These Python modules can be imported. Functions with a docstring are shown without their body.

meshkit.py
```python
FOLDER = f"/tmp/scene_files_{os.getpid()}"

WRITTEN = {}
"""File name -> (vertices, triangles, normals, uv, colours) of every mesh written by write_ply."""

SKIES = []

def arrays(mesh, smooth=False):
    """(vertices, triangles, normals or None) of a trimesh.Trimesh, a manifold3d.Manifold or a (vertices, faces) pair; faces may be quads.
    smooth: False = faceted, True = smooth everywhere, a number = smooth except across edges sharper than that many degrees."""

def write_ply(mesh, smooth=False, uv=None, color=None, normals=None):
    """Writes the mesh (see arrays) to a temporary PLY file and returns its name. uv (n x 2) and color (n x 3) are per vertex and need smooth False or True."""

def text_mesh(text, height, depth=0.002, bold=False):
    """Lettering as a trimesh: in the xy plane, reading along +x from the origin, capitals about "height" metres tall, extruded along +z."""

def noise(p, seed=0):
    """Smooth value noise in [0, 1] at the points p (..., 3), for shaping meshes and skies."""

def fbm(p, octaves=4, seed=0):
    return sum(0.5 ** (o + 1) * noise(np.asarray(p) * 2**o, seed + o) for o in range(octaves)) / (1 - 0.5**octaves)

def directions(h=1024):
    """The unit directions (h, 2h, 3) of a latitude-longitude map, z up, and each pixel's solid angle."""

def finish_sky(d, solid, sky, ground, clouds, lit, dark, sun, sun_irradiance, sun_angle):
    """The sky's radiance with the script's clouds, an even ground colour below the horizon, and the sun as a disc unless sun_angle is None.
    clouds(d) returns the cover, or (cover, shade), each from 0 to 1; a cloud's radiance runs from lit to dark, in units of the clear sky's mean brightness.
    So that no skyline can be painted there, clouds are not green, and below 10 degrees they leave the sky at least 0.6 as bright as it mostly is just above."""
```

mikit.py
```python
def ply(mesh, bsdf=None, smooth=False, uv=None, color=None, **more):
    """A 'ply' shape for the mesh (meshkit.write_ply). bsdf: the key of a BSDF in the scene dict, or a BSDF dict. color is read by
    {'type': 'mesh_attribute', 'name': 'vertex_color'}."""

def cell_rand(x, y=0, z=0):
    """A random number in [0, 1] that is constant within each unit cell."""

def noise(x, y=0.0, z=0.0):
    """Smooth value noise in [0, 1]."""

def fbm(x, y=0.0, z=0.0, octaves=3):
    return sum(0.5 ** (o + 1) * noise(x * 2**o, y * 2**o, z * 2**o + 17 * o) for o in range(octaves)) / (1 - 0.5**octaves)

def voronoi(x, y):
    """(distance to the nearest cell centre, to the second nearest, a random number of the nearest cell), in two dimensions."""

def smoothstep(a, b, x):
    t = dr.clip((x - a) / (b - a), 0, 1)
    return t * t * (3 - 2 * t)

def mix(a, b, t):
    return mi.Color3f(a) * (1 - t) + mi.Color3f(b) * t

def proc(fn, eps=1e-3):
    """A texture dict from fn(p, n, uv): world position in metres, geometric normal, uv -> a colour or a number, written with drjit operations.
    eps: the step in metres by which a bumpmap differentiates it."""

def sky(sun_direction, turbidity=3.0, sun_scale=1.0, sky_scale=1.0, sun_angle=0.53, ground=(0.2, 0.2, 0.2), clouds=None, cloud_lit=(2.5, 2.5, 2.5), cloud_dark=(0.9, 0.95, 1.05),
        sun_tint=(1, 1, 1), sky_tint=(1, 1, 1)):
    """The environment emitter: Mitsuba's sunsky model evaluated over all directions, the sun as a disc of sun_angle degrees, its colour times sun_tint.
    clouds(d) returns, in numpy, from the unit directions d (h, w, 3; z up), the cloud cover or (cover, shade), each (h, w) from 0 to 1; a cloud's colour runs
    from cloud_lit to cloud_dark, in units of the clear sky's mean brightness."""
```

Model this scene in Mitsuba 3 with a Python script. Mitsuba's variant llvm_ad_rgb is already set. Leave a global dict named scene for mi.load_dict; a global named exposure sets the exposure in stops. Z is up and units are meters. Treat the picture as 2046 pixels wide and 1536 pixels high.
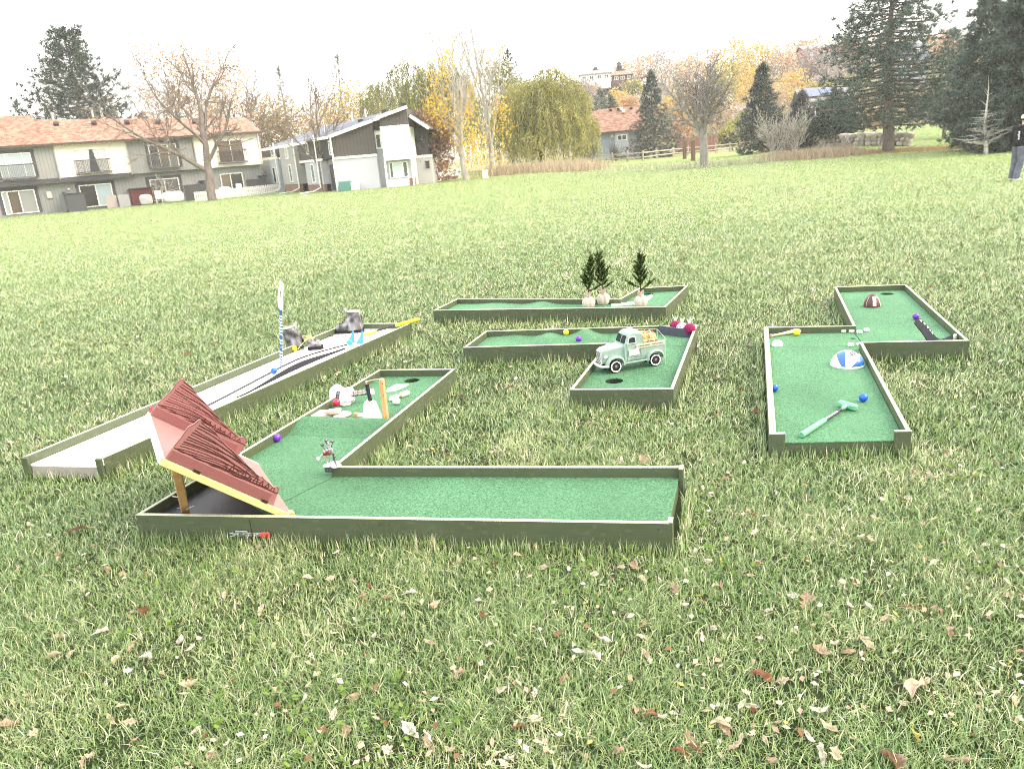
import math, random
import numpy as np, trimesh, shapely, mitsuba as mi, mikit, meshkit
from shapely.geometry import Polygon, Point
import manifold3d as m3
T = mi.ScalarTransform4f
rng = np.random.default_rng(11)
random.seed(5)
scene, labels = {}, {}

# ------------------------------------------------------------------ camera, sky, exposure
EYE, PITCH, ROLL, FOC = 1.5, math.radians(16.7), math.radians(-4.7), 1537.0     # eye height in m, focal length in px of the 2046 px wide photograph
CF = np.array([0, math.cos(PITCH), -math.sin(PITCH)])
CU0 = np.array([0, math.sin(PITCH), math.cos(PITCH)])
CR = np.array([math.cos(ROLL), 0, 0]) + CU0 * math.sin(ROLL)
CU = np.array([-math.sin(ROLL), 0, 0]) + CU0 * math.cos(ROLL)
scene['camera'] = {'type': 'perspective', 'fov': 2 * math.degrees(math.atan(1023 / FOC)), 'fov_axis': 'x', 'near_clip': 0.05, 'far_clip': 2000.0,
                   'to_world': T().look_at(origin=[0, 0, EYE], target=(np.array([0, 0, EYE]) + CF).tolist(), up=CU.tolist())}
exposure = 3.87
scene['haze_air'] = {'type': 'homogeneous', 'albedo': {'type': 'rgb', 'value': [.95, .95, .95]}, 'sigma_t': {'type': 'rgb', 'value': [.00058, .00058, .00058]}}
scene['camera']['medium'] = {'type': 'ref', 'id': 'haze_air'}
scene['sky'] = mikit.sky((0.75, -0.15, 0.62), turbidity=3, sun_scale=0.3, sun_angle=40, clouds=lambda d: (np.ones(d.shape[:2]), 0.9 * np.clip(1 - d[..., 2] / 0.22, 0, 1)),
                         cloud_lit=(2.5, 2.5, 2.55), cloud_dark=(1.75, 1.6, 1.3), ground=(0.12, 0.14, 0.08))

# ------------------------------------------------------------------ terrain and surveying
def sm(a, b, x):
    t = np.clip((np.asarray(x, float) - a) / (b - a), 0, 1)
    return t * t * (3 - 2 * t)
def ground(x, y):
    x, y = np.asarray(x, float), np.asarray(y, float)
    az = x / np.maximum(y, 1.0)
    return -0.5 * sm(6, 36, y) + 19.5 * sm(100, 275, y) * sm(-.03, .16, az) + 1.3 * sm(48, 80, y) * sm(.30, .5, az)
def ray(x, y):
    return CF + (x - 1023) / FOC * CR - (y - 768) / FOC * CU
CAM = np.array([0, 0, EYE])
_ts = np.geomspace(1.5, 700, 5000)
def at(x, y, dz=0.0):
    """the place on the ground (or dz above it) that a surveyor at the camera sights at these plate coordinates"""
    d = ray(x, y)
    p = CAM + d * _ts[:, None]
    g = p[:, 2] - ground(p[:, 0], p[:, 1]) - dz
    i = int(np.argmax(g < 0))
    t = _ts[i - 1] + (_ts[i] - _ts[i - 1]) * g[i - 1] / (g[i - 1] - g[i])
    return CAM + d * t
def far(x, y, dist):
    """the place at horizontal distance dist along the sight line"""
    d = ray(x, y)
    return CAM + d * (dist / math.hypot(d[0], d[1]))
def onplane(x, y, p, n):
    d = ray(x, y)
    return CAM + d * (np.dot(np.asarray(p) - CAM, n) / np.dot(d, n))

# ------------------------------------------------------------------ mesh helpers
def rotz(a):
    c, s = math.cos(a), math.sin(a)
    return np.array([[c, -s, 0], [s, c, 0], [0, 0, 1.0]])
def rotx(a):
    c, s = math.cos(a), math.sin(a)
    return np.array([[1, 0, 0], [0, c, -s], [0, s, c.real]])
def roty(a):
    c, s = math.cos(a), math.sin(a)
    return np.array([[c, 0, s], [0, 1, 0], [-s, 0, c]])
def frame(z, hint=(0, 0, 1)):
    z = np.asarray(z, float); z = z / np.linalg.norm(z)
    h = np.asarray(hint, float)
    if abs(z @ h) > .97: h = np.array([1, 0, 0.0])
    x = np.cross(h, z); x /= np.linalg.norm(x)
    return np.stack([x, np.cross(z, x), z], 1)
class MB:
    """collects pieces of ONE part: vertices, triangles, a colour per vertex"""
    def __init__(s, col=(.5, .5, .5)):
        s.v, s.f, s.c, s.n, s.col = [], [], [], 0, np.asarray(col, float)
    def add(s, v, f, col=None):
        v, f = np.asarray(v, float), np.asarray(f, int)
        if f.shape[1] == 4: f = np.vstack([f[:, [0, 1, 2]], f[:, [0, 2, 3]]])
        s.v.append(v); s.f.append(f + s.n); s.n += len(v)
        c = s.col if col is None else np.asarray(col, float)
        s.c.append(np.broadcast_to(c, (len(v), 3)))
        return s
    def tm(s, mesh, M=None, t=(0, 0, 0), col=None):
        v = np.array(mesh.vertices)
        if M is not None: v = v @ np.asarray(M).T
        return s.add(v + np.asarray(t), mesh.faces, col)
    def box(s, c, size, M=None, col=None, bev=0.0):
        h = np.asarray(size, float) / 2
        if bev > 0:
            b = min(bev, h.min() * .9)
            pts = [(sx * (h[0] - (b if k != 0 else 0)), sy * (h[1] - (b if k != 1 else 0)), sz * (h[2] - (b if k != 2 else 0))) for sx in (-1, 1) for sy in (-1, 1) for sz in (-1, 1) for k in range(3)]
            m = trimesh.convex.convex_hull(np.array(pts))
            return s.tm(m, M, c, col)
        v = np.array([[x, y, z] for x in (-1, 1) for y in (-1, 1) for z in (-1, 1)]) * h
        f = [[0, 1, 3, 2], [4, 6, 7, 5], [0, 4, 5, 1], [2, 3, 7, 6], [0, 2, 6, 4], [1, 5, 7, 3]]
        if M is not None: v = v @ np.asarray(M).T
        return s.add(v + np.asarray(c), f, col)
    def bar(s, a, b, w, h, up=(0, 0, 1), col=None, bev=0.0):
        a, b = np.asarray(a, float), np.asarray(b, float)
        y = b - a; L = np.linalg.norm(y); y = y / L
        x = np.cross(y, up); x /= np.linalg.norm(x)
        return s.box((a + b) / 2, (w, L, h), np.stack([x, y, np.cross(x, y)], 1), col, bev)
    def tube(s, pts, r, sides=6, col=None, cap=True):
        p = np.asarray(pts, float); n = len(p)
        r = np.broadcast_to(np.asarray(r, float), (n,))
        t = np.gradient(p, axis=0); t /= np.linalg.norm(t, axis=1, keepdims=True) + 1e-12
        a = np.cross(t, np.where(np.abs(t[:, 2:]) < .9, [0, 0, 1.0], [1.0, 0, 0])); a /= np.linalg.norm(a, axis=1, keepdims=True) + 1e-12
        for i in range(1, n):
            if a[i] @ a[i - 1] < 0: a[i] = -a[i]
        b = np.cross(t, a); g = np.arange(sides) * 2 * np.pi / sides
        v = (p[:, None] + r[:, None, None] * (np.cos(g)[None, :, None] * a[:, None] + np.sin(g)[None, :, None] * b[:, None])).reshape(-1, 3)
        i, j = np.meshgrid(np.arange(n - 1), np.arange(sides), indexing='ij')
        f = np.stack([i * sides + j, i * sides + (j + 1) % sides, (i + 1) * sides + (j + 1) % sides, (i + 1) * sides + j], -1).reshape(-1, 4)
        f = np.vstack([f[:, [0, 1, 2]], f[:, [0, 2, 3]]])
        if cap:
            k = np.arange(1, sides - 1)
            f = np.vstack([f, np.stack([k * 0, k + 1, k], 1), (n - 1) * sides + np.stack([k * 0, k, k + 1], 1)])
        return s.add(v, f, col)
    def lathe(s, prof, seg=24, M=None, t=(0, 0, 0), col=None, scale=(1, 1, 1)):
        p = np.asarray(prof, float); n = len(p); g = np.arange(seg) * 2 * np.pi / seg
        v = np.stack([p[:, :1] * np.cos(g), p[:, :1] * np.sin(g), np.repeat(p[:, 1:2], seg, 1)], -1).reshape(-1, 3) * np.asarray(scale)
        i, j = np.meshgrid(np.arange(n - 1), np.arange(seg), indexing='ij')
        f = np.stack([i * seg + j, i * seg + (j + 1) % seg, (i + 1) * seg + (j + 1) % seg, (i + 1) * seg + j], -1).reshape(-1, 4)
        if M is not None: v = v @ np.asarray(M).T
        return s.add(v + np.asarray(t), f, col)
    def ball(s, c, r, sub=3, scale=(1, 1, 1), M=None, col=None):
        m = trimesh.creation.icosphere(sub, 1.0)
        v = m.vertices * r * np.asarray(scale)
        if M is not None: v = v @ np.asarray(M).T
        return s.add(v + np.asarray(c), m.faces, col)
    def prism(s, poly, h, M=None, t=(0, 0, 0), col=None):
        if not hasattr(poly, 'geom_type'): poly = Polygon(poly)
        poly = shapely.geometry.polygon.orient(poly.buffer(0)) if poly.geom_type == 'Polygon' else poly
        for g in getattr(poly, 'geoms', [poly]):
            s.tm(trimesh.creation.extrude_polygon(g, h, engine='earcut'), M, t, col)
        return s
    def grid(s, P, col=None, flip=False):
        P = np.asarray(P, float); a, b = P.shape[:2]
        i, j = np.meshgrid(np.arange(a - 1), np.arange(b - 1), indexing='ij')
        f = np.stack([i * b + j, (i + 1) * b + j, (i + 1) * b + j + 1, i * b + j + 1], -1).reshape(-1, 4)
        return s.add(P.reshape(-1, 3), f[:, ::-1] if flip else f, None if col is None else (np.asarray(col).reshape(-1, 3) if np.ndim(col) > 1 else col))
    def get(s):
        return np.vstack(s.v), np.vstack(s.f), np.vstack(s.c)
    def moved(s, M=None, t=(0, 0, 0)):
        o = MB(s.col); v, f, c = s.get()
        o.add(v @ (np.eye(3) if M is None else np.asarray(M)).T + np.asarray(t), f, c)
        return o
_count = {}
def key_for(name, parent=None):
    base = (parent + '__' if parent else '') + name
    k = _count.get(base, -1) + 1; _count[base] = k
    return base if k == 0 else f'{base}_{k:03d}'
def lab(key, label=None, cat=None, group=None, kind=None):
    d = labels.setdefault(key, {})
    for a, b in (('label', label), ('category', cat), ('group', group), ('kind', kind)):
        if b: d[a] = b
    return key
def thing(name, label, cat, group=None):
    return lab(key_for(name), label, cat, group)
def mottled(v, c, amt=.12, freq=8.0, seed=0):
    n = meshkit.fbm(v * freq, 3, seed)[:, None]
    return np.clip(c * (1 + amt * 2 * (n - .5)), 0, 1)
def obj(name, mb, mat='matte', parent=None, smooth=False, label=None, amt=0, freq=8.0, kind=None, **more):
    """one entry of the scene: a thing of one mesh, or a part of parent"""
    key = key_for(name, parent)
    v, f, c = mb.get() if isinstance(mb, MB) else mb
    if smooth is False:
        v, c, f = v[f].reshape(-1, 3), c[f].reshape(-1, 3), np.arange(len(f) * 3).reshape(-1, 3)
        d = mikit.ply((v, f), mat, False, color=mottled(v, c, amt, freq) if amt else c, **more)
    elif smooth is True:
        d = mikit.ply((v, f), mat, True, color=mottled(v, c, amt, freq) if amt else c, **more)
    else:
        me = trimesh.Trimesh(v, f, process=False, vertex_colors=None)
        me.merge_vertices(merge_tex=True, merge_norm=True)
        tree_c = c
        # split at sharp edges, colours looked up again by nearest original vertex
        w, g, _ = meshkit.arrays(me, smooth)
        from scipy.spatial import cKDTree
        cc = tree_c[cKDTree(v).query(w)[1]]
        d = mikit.ply(trimesh.Trimesh(w, g, process=False), mat, True, color=mottled(w, cc, amt, freq) if amt else cc, **more)
    scene[key] = d
    if label or kind: lab(key, label, None, None, kind)
    return key

# ------------------------------------------------------------------ materials
VC = {'type': 'mesh_attribute', 'name': 'vertex_color'}
def mat(name, **k):
    scene[name] = {'type': 'twosided', 'bsdf': {'type': 'principled', **k}}
mat('matte', base_color=VC, roughness=.85, specular=.25)
mat('satin', base_color=VC, roughness=.45, specular=.5)
mat('gloss', base_color=VC, roughness=.18, specular=.5)
mat('metal', base_color=VC, roughness=.3, metallic=.9)
mat('blade', base_color=VC, roughness=.42, specular=.5)
scene['foliage'] = {'type': 'principledthin', 'base_color': VC, 'roughness': .7, 'diff_trans': .7, 'spec_trans': 0.0}
scene['glass'] = {'type': 'thindielectric'}
mix, nz, fb, ss = mikit.mix, mikit.noise, mikit.fbm, mikit.smoothstep
def pmat(name, fn, bump=None, eps=1e-3, **k):
    b = {'type': 'principled', 'base_color': mikit.proc(fn), **k}
    if bump: b = {'type': 'bumpmap', 'arbitrary': mikit.proc(bump, eps), 'scale': 1.0, 'bsdf': b}
    scene[name] = {'type': 'twosided', 'bsdf': b}
import drjit as dr
def c3(r, g, b): return mi.Color3f(r, g, b)
def turf_col(p, n, uv):
    a = nz(p.x * 420, p.y * 420, p.z * 420); b = nz(p.x * 210 + p.y * 40, p.y * 230, p.z * 160); l = fb(p.x * 3, p.y * 3, 0)
    t = dr.clip(1.6 * (.4 * a + .6 * b) - .3, 0, 1)
    return mix((.021, .070, .034), (.098, .218, .120), t) * (.78 + .44 * l)
pmat('turf', turf_col, roughness=.9, specular=.15, sheen=.8, sheen_tint=.6)
def olive_col(p, n, uv):
    l = fb(p.x * 5, p.y * 5, p.z * 12); g = nz((p.x + p.y) * 14, (p.x - p.y) * 14, p.z * 160)
    scuff = ss(.72, .86, nz(p.x * 33, p.y * 33, p.z * 55))
    return mix(mix((.052, .070, .037), (.084, .104, .058), .6 * l + .4 * g), (.13, .14, .09), scuff * .3)
pmat('olive_paint', olive_col, roughness=.5, specular=.4)
def edge_col(p, n, uv):
    return mix((.30, .33, .20), (.48, .50, .36), fb(p.x * 25, p.y * 25, p.z * 25))
pmat('olive_edge', edge_col, roughness=.45, specular=.5)
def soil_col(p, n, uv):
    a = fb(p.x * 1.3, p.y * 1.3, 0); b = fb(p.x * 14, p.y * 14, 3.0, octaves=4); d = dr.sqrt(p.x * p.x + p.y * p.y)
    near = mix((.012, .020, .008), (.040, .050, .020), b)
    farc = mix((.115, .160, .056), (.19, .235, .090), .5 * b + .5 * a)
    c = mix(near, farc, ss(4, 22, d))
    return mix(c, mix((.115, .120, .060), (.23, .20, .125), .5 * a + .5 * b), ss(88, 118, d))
pmat('lawn_soil', soil_col, roughness=.95, specular=.1)
def wood_col(p, n, uv):
    g = nz(p.x * 40, p.y * 40, p.z * 8); h = nz(p.x * 240, p.y * 240, p.z * 20)
    return mix((.42, .22, .09), (.66, .42, .20), .6 * g + .4 * h)
pmat('wood', wood_col, roughness=.5, specular=.35)
def bark_col(p, n, uv):
    g = fb(p.x * 9, p.y * 9, p.z * 1.6); h = nz(p.x * 30, p.y * 30, p.z * 6)
    return mix((.085, .070, .062), (.26, .225, .205), .55 * g + .45 * h)
pmat('bark', bark_col, roughness=.95, specular=.1)
def pale_bark_col(p, n, uv):
    g = fb(p.x * 6, p.y * 6, p.z * 2.0); h = ss(.66, .8, nz(p.x * 9, p.y * 9, p.z * 7))
    return mix(mix((.30, .28, .25), (.52, .50, .46), g), (.10, .09, .08), h * .6)
pmat('pale_bark', pale_bark_col, roughness=.9, specular=.1)
def shingle(lo, hi):
    def fn(p, n, uv):
        r = dr.floor(p.z * 9); o = mikit.cell_rand(r, 3)
        q = mikit.cell_rand(dr.floor((p.x + .4 * p.y) * 3.2 + o * 3), r, 5)
        edge = ss(.82, 1.0, p.z * 9 - r)
        return mix(mix(lo, hi, .75 * q + .25 * fb(p.x * 2, p.y * 2, p.z * 2)), (.03, .03, .03), edge * .25)
    return fn
pmat('brown_shingle', shingle((.150, .080, .058), (.34, .215, .165)), roughness=.95, specular=.1)
pmat('slate_shingle', shingle((.072, .078, .098), (.165, .175, .21)), roughness=.9, specular=.15)
def siding_fac(along):
    def fn(p, n, uv):
        t = (p.x * along[0] + p.y * along[1]) / .30
        return dr.select(t - dr.floor(t) < .16, mi.Float(1.0), mi.Float(0.0))
    return fn
def siding(c, along):
    f = siding_fac(along)
    def fn(p, n, uv):
        return mix(c, tuple(.74 * q for q in c), f(p, n, uv)) * (.9 + .2 * fb(p.x * .8, p.y * .8, p.z * 1.7))
    return fn
# ------------------------------------------------------------------ the ground: one sheet to the horizon
pol_r = np.concatenate([np.linspace(0, 40, 60), np.geomspace(41, 1450, 110)])
pol_a = np.linspace(0, 2 * np.pi, 241)
gr, ga = np.meshgrid(pol_r, pol_a, indexing='ij')
gx, gy = gr * np.sin(ga), gr * np.cos(ga)
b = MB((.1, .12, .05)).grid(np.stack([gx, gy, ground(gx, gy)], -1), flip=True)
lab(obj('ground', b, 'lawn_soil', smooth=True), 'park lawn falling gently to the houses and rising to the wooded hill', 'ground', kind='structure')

# ------------------------------------------------------------------ courses: outlines of the tops of their side boards
TOP, DECK, BT = .125, .072, .019
OUT = {k: np.array([at(x, y, TOP)[:2] for x, y in v]) for k, v in dict(
    A=[(270, 1028), (1343, 1045), (1366, 930), (672, 930), (910, 736), (757, 738)],
    B=[(45, 912), (205, 915), (822, 645), (690, 646)],
    C=[(865, 620), (1330, 613), (1375, 570), (1277, 575), (1237, 597), (912, 597)],
    D=[(925, 694), (1212, 686), (1138, 778), (1345, 777), (1394, 648), (970, 661)],
    E=[(1526, 653), (1704, 650), (1667, 573), (1811, 568), (1937, 680), (1724, 684), (1820, 860), (1537, 866)]).items()}
POLY = {k: shapely.geometry.polygon.orient(Polygon(v)) for k, v in OUT.items()}
COVER = shapely.union_all([p.buffer(.012) for p in POLY.values()])
NEARW = shapely.union_all([p.buffer(.05) for p in POLY.values()])

# ------------------------------------------------------------------ grass blades
def grass(n_near=1.0):
    N = 1_600_000
    y0, y1, k0 = 1.25, 78.0, 2.7
    # density: even up to k0, then falling with distance squared
    wa = (k0 ** 2 - y0 ** 2) / 2; wb = k0 ** 2 * math.log(y1 / k0)
    u = rng.random(N) * (wa + wb)
    y = np.where(u < wa, np.sqrt(y0 ** 2 + 2 * np.minimum(u, wa)), k0 * np.exp(np.maximum(u - wa, 0) / k0 ** 2))
    x = (rng.random(N) * 2 - 1) * (.74 * y + .35) + 0.02 * y
    clump = meshkit.fbm(np.stack([x * 5, y * 5, 0 * x], -1), 3, 1)
    keep = (rng.random(N) < .55 + .9 * (clump - .25)) & ~shapely.contains_xy(COVER, x, y)
    x, y, clump = x[keep], y[keep], clump[keep]
    near = shapely.contains_xy(NEARW, x, y)
    n = len(x); d = np.hypot(x, y)
    grow = np.maximum(d / 2.9, 1.0)
    wide = .00135 * (rng.random(n) * .9 + .55) * grow ** .86
    tall = (.020 + .032 * rng.random(n) ** 1.6) * (.75 + .6 * clump) * np.where(near, 1.6, 1.0) * (1 + .07 * np.minimum(grow - 1, 3))
    ang, lean = rng.random(n) * 2 * np.pi, (.15 + 1.3 * rng.random(n)) * tall * np.where(near, .3, 1.0)
    side = ang + np.pi / 2 + rng.normal(0, .5, n)
    # at range a blade stands for a tuft: turn it broadside
    side = np.where(d > 7, rng.normal(0, .5, n), side)
    s = np.stack([np.cos(side), np.sin(side), 0 * x], -1) * wide[:, None]
    ln = np.stack([np.cos(ang), np.sin(ang), 0 * x], -1)
    base = np.stack([x, y, ground(x, y) - .004], -1)
    # colours
    big = meshkit.fbm(np.stack([x * .55, y * .55, 0 * x + 3], -1), 4, 7); mid = meshkit.fbm(np.stack([x * 2.6, y * 2.6, 0 * x + 9], -1), 3, 4)
    r = rng.random(n)
    green = np.array([.088, .178, .045]); lime = np.array([.275, .335, .140]); straw = np.array([.60, .57, .38]); deep = np.array([.022, .062, .016])
    t = np.clip(.5 * mid + .5 * big + .8 * (rng.random(n) - .5) + .04 * sm(5, 28, d), 0, 1)[:, None]
    col = green * (1 - t) + lime * t
    col = np.where((r < .13)[:, None], deep * (1 + .5 * rng.random((n, 1))), col)
    dry = .075 + .13 * sm(.52, .75, mid) + .03 * sm(8, 20, d)
    col = np.where((r > 1 - dry)[:, None], straw * (.65 + .5 * rng.random((n, 1))), col)
    up = np.array([0, 0, 1.0])
    P = [], []
    out = []
    A = d < 4.6; C = d >= 4.6
    def tip(m, f): return base[m] + ln[m] * (lean[m] * f ** 1.8)[:, None] + up * (tall[m] * (f - .22 * f * f * (lean[m] / tall[m]).clip(0, 1.4)))[:, None]
    # near: three triangles
    v = np.stack([base[A] - s[A], base[A] + s[A], tip(A, .55) - s[A] * .8, tip(A, .55) + s[A] * .8, tip(A, 1.0)], 1); k = np.arange(len(v))[:, None, None] * 5
    out.append((v.reshape(-1, 3), (k + np.array([[0, 1, 3], [0, 3, 2], [2, 3, 4]])).reshape(-1, 3), np.repeat(col[A], 5, 0)))
    v = np.stack([base[C] - s[C], base[C] + s[C], tip(C, 1.0)], 1); k = np.arange(len(v))[:, None, None] * 3
    out.append((v.reshape(-1, 3), (k + np.array([[0, 1, 2]])).reshape(-1, 3), np.repeat(col[C], 3, 0)))
    # a blade is curved across and along, so its shading normal leans from its face towards the sky
    nn = np.stack([-np.sin(side) , np.cos(side), 0 * x], -1) * (rng.random((n, 1)) * 2 - 1) * .9 + ln * rng.normal(0, .35, (n, 1)) + up * (.60 + .34 * sm(2.5, 9, d))[:, None]
    nn /= np.linalg.norm(nn, axis=1, keepdims=True)
    nr = [np.repeat(nn[m], k, 0) for m, k in ((A, 5), (C, 3))]
    m = MB()
    for a, f, c in out: m.add(a, f, c)
    return m, np.vstack(nr)
g_, gn = grass()
gv, gf, gc = g_.get()
scene['grass'] = {'type': 'ply', 'filename': meshkit.write_ply((gv, gf), False, None, gc, gn), 'face_normals': False, 'bsdf': {'type': 'ref', 'id': 'blade'}}
print('grass', len(gf))
lab('grass', 'short green lawn grass flecked with straw covering the park field', 'grass', kind='stuff')
del g_, gv, gf, gc
# ------------------------------------------------------------------ mini golf courses
def course(letter, label, walls, group='mini golf courses on the lawn'):
    root = thing('mini_golf_course', label, 'mini golf course', group)
    o = OUT[letter]; n = len(o)
    inner = np.array(POLY[letter].buffer(-BT, join_style=2).exterior.coords)[:-1]
    area = lambda q: .5 * np.sum(q[:, 0] * np.roll(q[:, 1], -1) - q[:, 1] * np.roll(q[:, 0], -1))
    ccw = area(o) > 0
    for i in walls:
        a, c = o[i], o[(i + 1) % n]
        t = (c - a) / np.linalg.norm(c - a); nrm = np.array([-t[1], t[0]]) * (1 if ccw else -1)
        # mitred at both ends towards the inner outline
        def inn(j):
            k = np.argmin(np.linalg.norm(inner - o[j], axis=1)); return inner[k]
        ia, ic = inn(i), inn((i + 1) % n)
        ga, gc = ground(*a), ground(*c)
        gap = t * .0008
        q = np.array([a + gap, c - gap, ic - gap, ia + gap]); z = np.array([ga, gc, gc, ga])
        lo = np.c_[q, z - .03]; tp = np.c_[q, z + TOP]
        mb = MB(); e = .0025
        ins = q + np.array([nrm, nrm, -nrm, -nrm]) * e
        mid = np.c_[q, z + TOP - e]; tp = np.c_[ins, z + TOP]
        v = np.vstack([lo, mid])
        mb.add(v, [[0, 1, 5, 4], [1, 2, 6, 5], [2, 3, 7, 6], [3, 0, 4, 7]])
        obj('side_board', mb, 'olive_paint', root)
        cap = MB().add(np.vstack([mid, tp]), [[0, 1, 5, 4], [1, 2, 6, 5], [2, 3, 7, 6], [3, 0, 4, 7], [4, 5, 6, 7]])
        obj('board_edge', cap, 'olive_edge', root)
        L = np.linalg.norm(c - a); pos = [.05, L - .05] + ([L * .5 - .02, L * .5 + .02] if L > 1 else [])
        for q in pos:
            for zz in (.045, .098):
                m_ = a + t * q; sc = MB((.16, .16, .14)).lathe([(.0042, 0), (.0038, .0012), (0, .0014)], 8, frame(np.r_[-nrm, 0]), np.r_[m_ - nrm * .0004, ga + zz])
                obj('screw', sc, 'metal', root)
    return root, inner
def deck_poly(root, pts, name, mat, z0, z1, col=(.5, .5, .5), holes=(), inset=0.0, smooth=False):
    """flat sheet between heights z0 and z1 above the ground plane fitted through its corners"""
    p = Polygon(np.asarray(pts)[:, :2]).buffer(-inset, join_style=2)
    for h, r in holes: p = p.difference(Point(h[0], h[1]).buffer(r, 24))
    mb = MB(col).prism(p, z1 - z0)
    v, f, c = mb.get(); v[:, 2] += z0 + ground(v[:, 0], v[:, 1])
    m = MB(col).add(v, f)
    return obj(name, m, mat, root, smooth)
def cup(root, h, r, name='hole_cup'):
    g = float(ground(h[0], h[1]))
    mb = MB((.02, .03, .02)).lathe([(r * 1.0, DECK - .002), (r * .98, DECK - .03), (r * .97, .004), (0, .004)], 28, t=(h[0], h[1], g))
    obj(name, mb, 'matte', root, True)
def patch(root, quad, name, mat, hfun, n=(40, 16), col=(.5, .5, .5)):
    """a curved sheet over a quad (a, b, c, d), height hfun(u, v) above the deck, u along a-b, with a skirt"""
    a, b_, c, d = [np.asarray(q[:2]) for q in quad]
    u, v = np.meshgrid(np.linspace(0, 1, n[0]), np.linspace(0, 1, n[1]), indexing='ij')
    xy = (a * ((1 - u) * (1 - v))[..., None] + b_ * (u * (1 - v))[..., None] + c * (u * v)[..., None] + d * ((1 - u) * v)[..., None])
    z = ground(xy[..., 0], xy[..., 1]) + DECK + .004 + hfun(u, v)
    mb = MB(col).grid(np.dstack([xy, z]))
    for row in (np.s_[0, :], np.s_[-1, :], np.s_[:, 0], np.s_[:, -1]):
        e = np.dstack([xy, z])[row]; lo = e.copy(); lo[:, 2] = ground(e[:, 0], e[:, 1]) + DECK - .01
        mb.grid(np.stack([e, lo], 0))
    return obj(name, mb, mat, root, 40)
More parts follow.
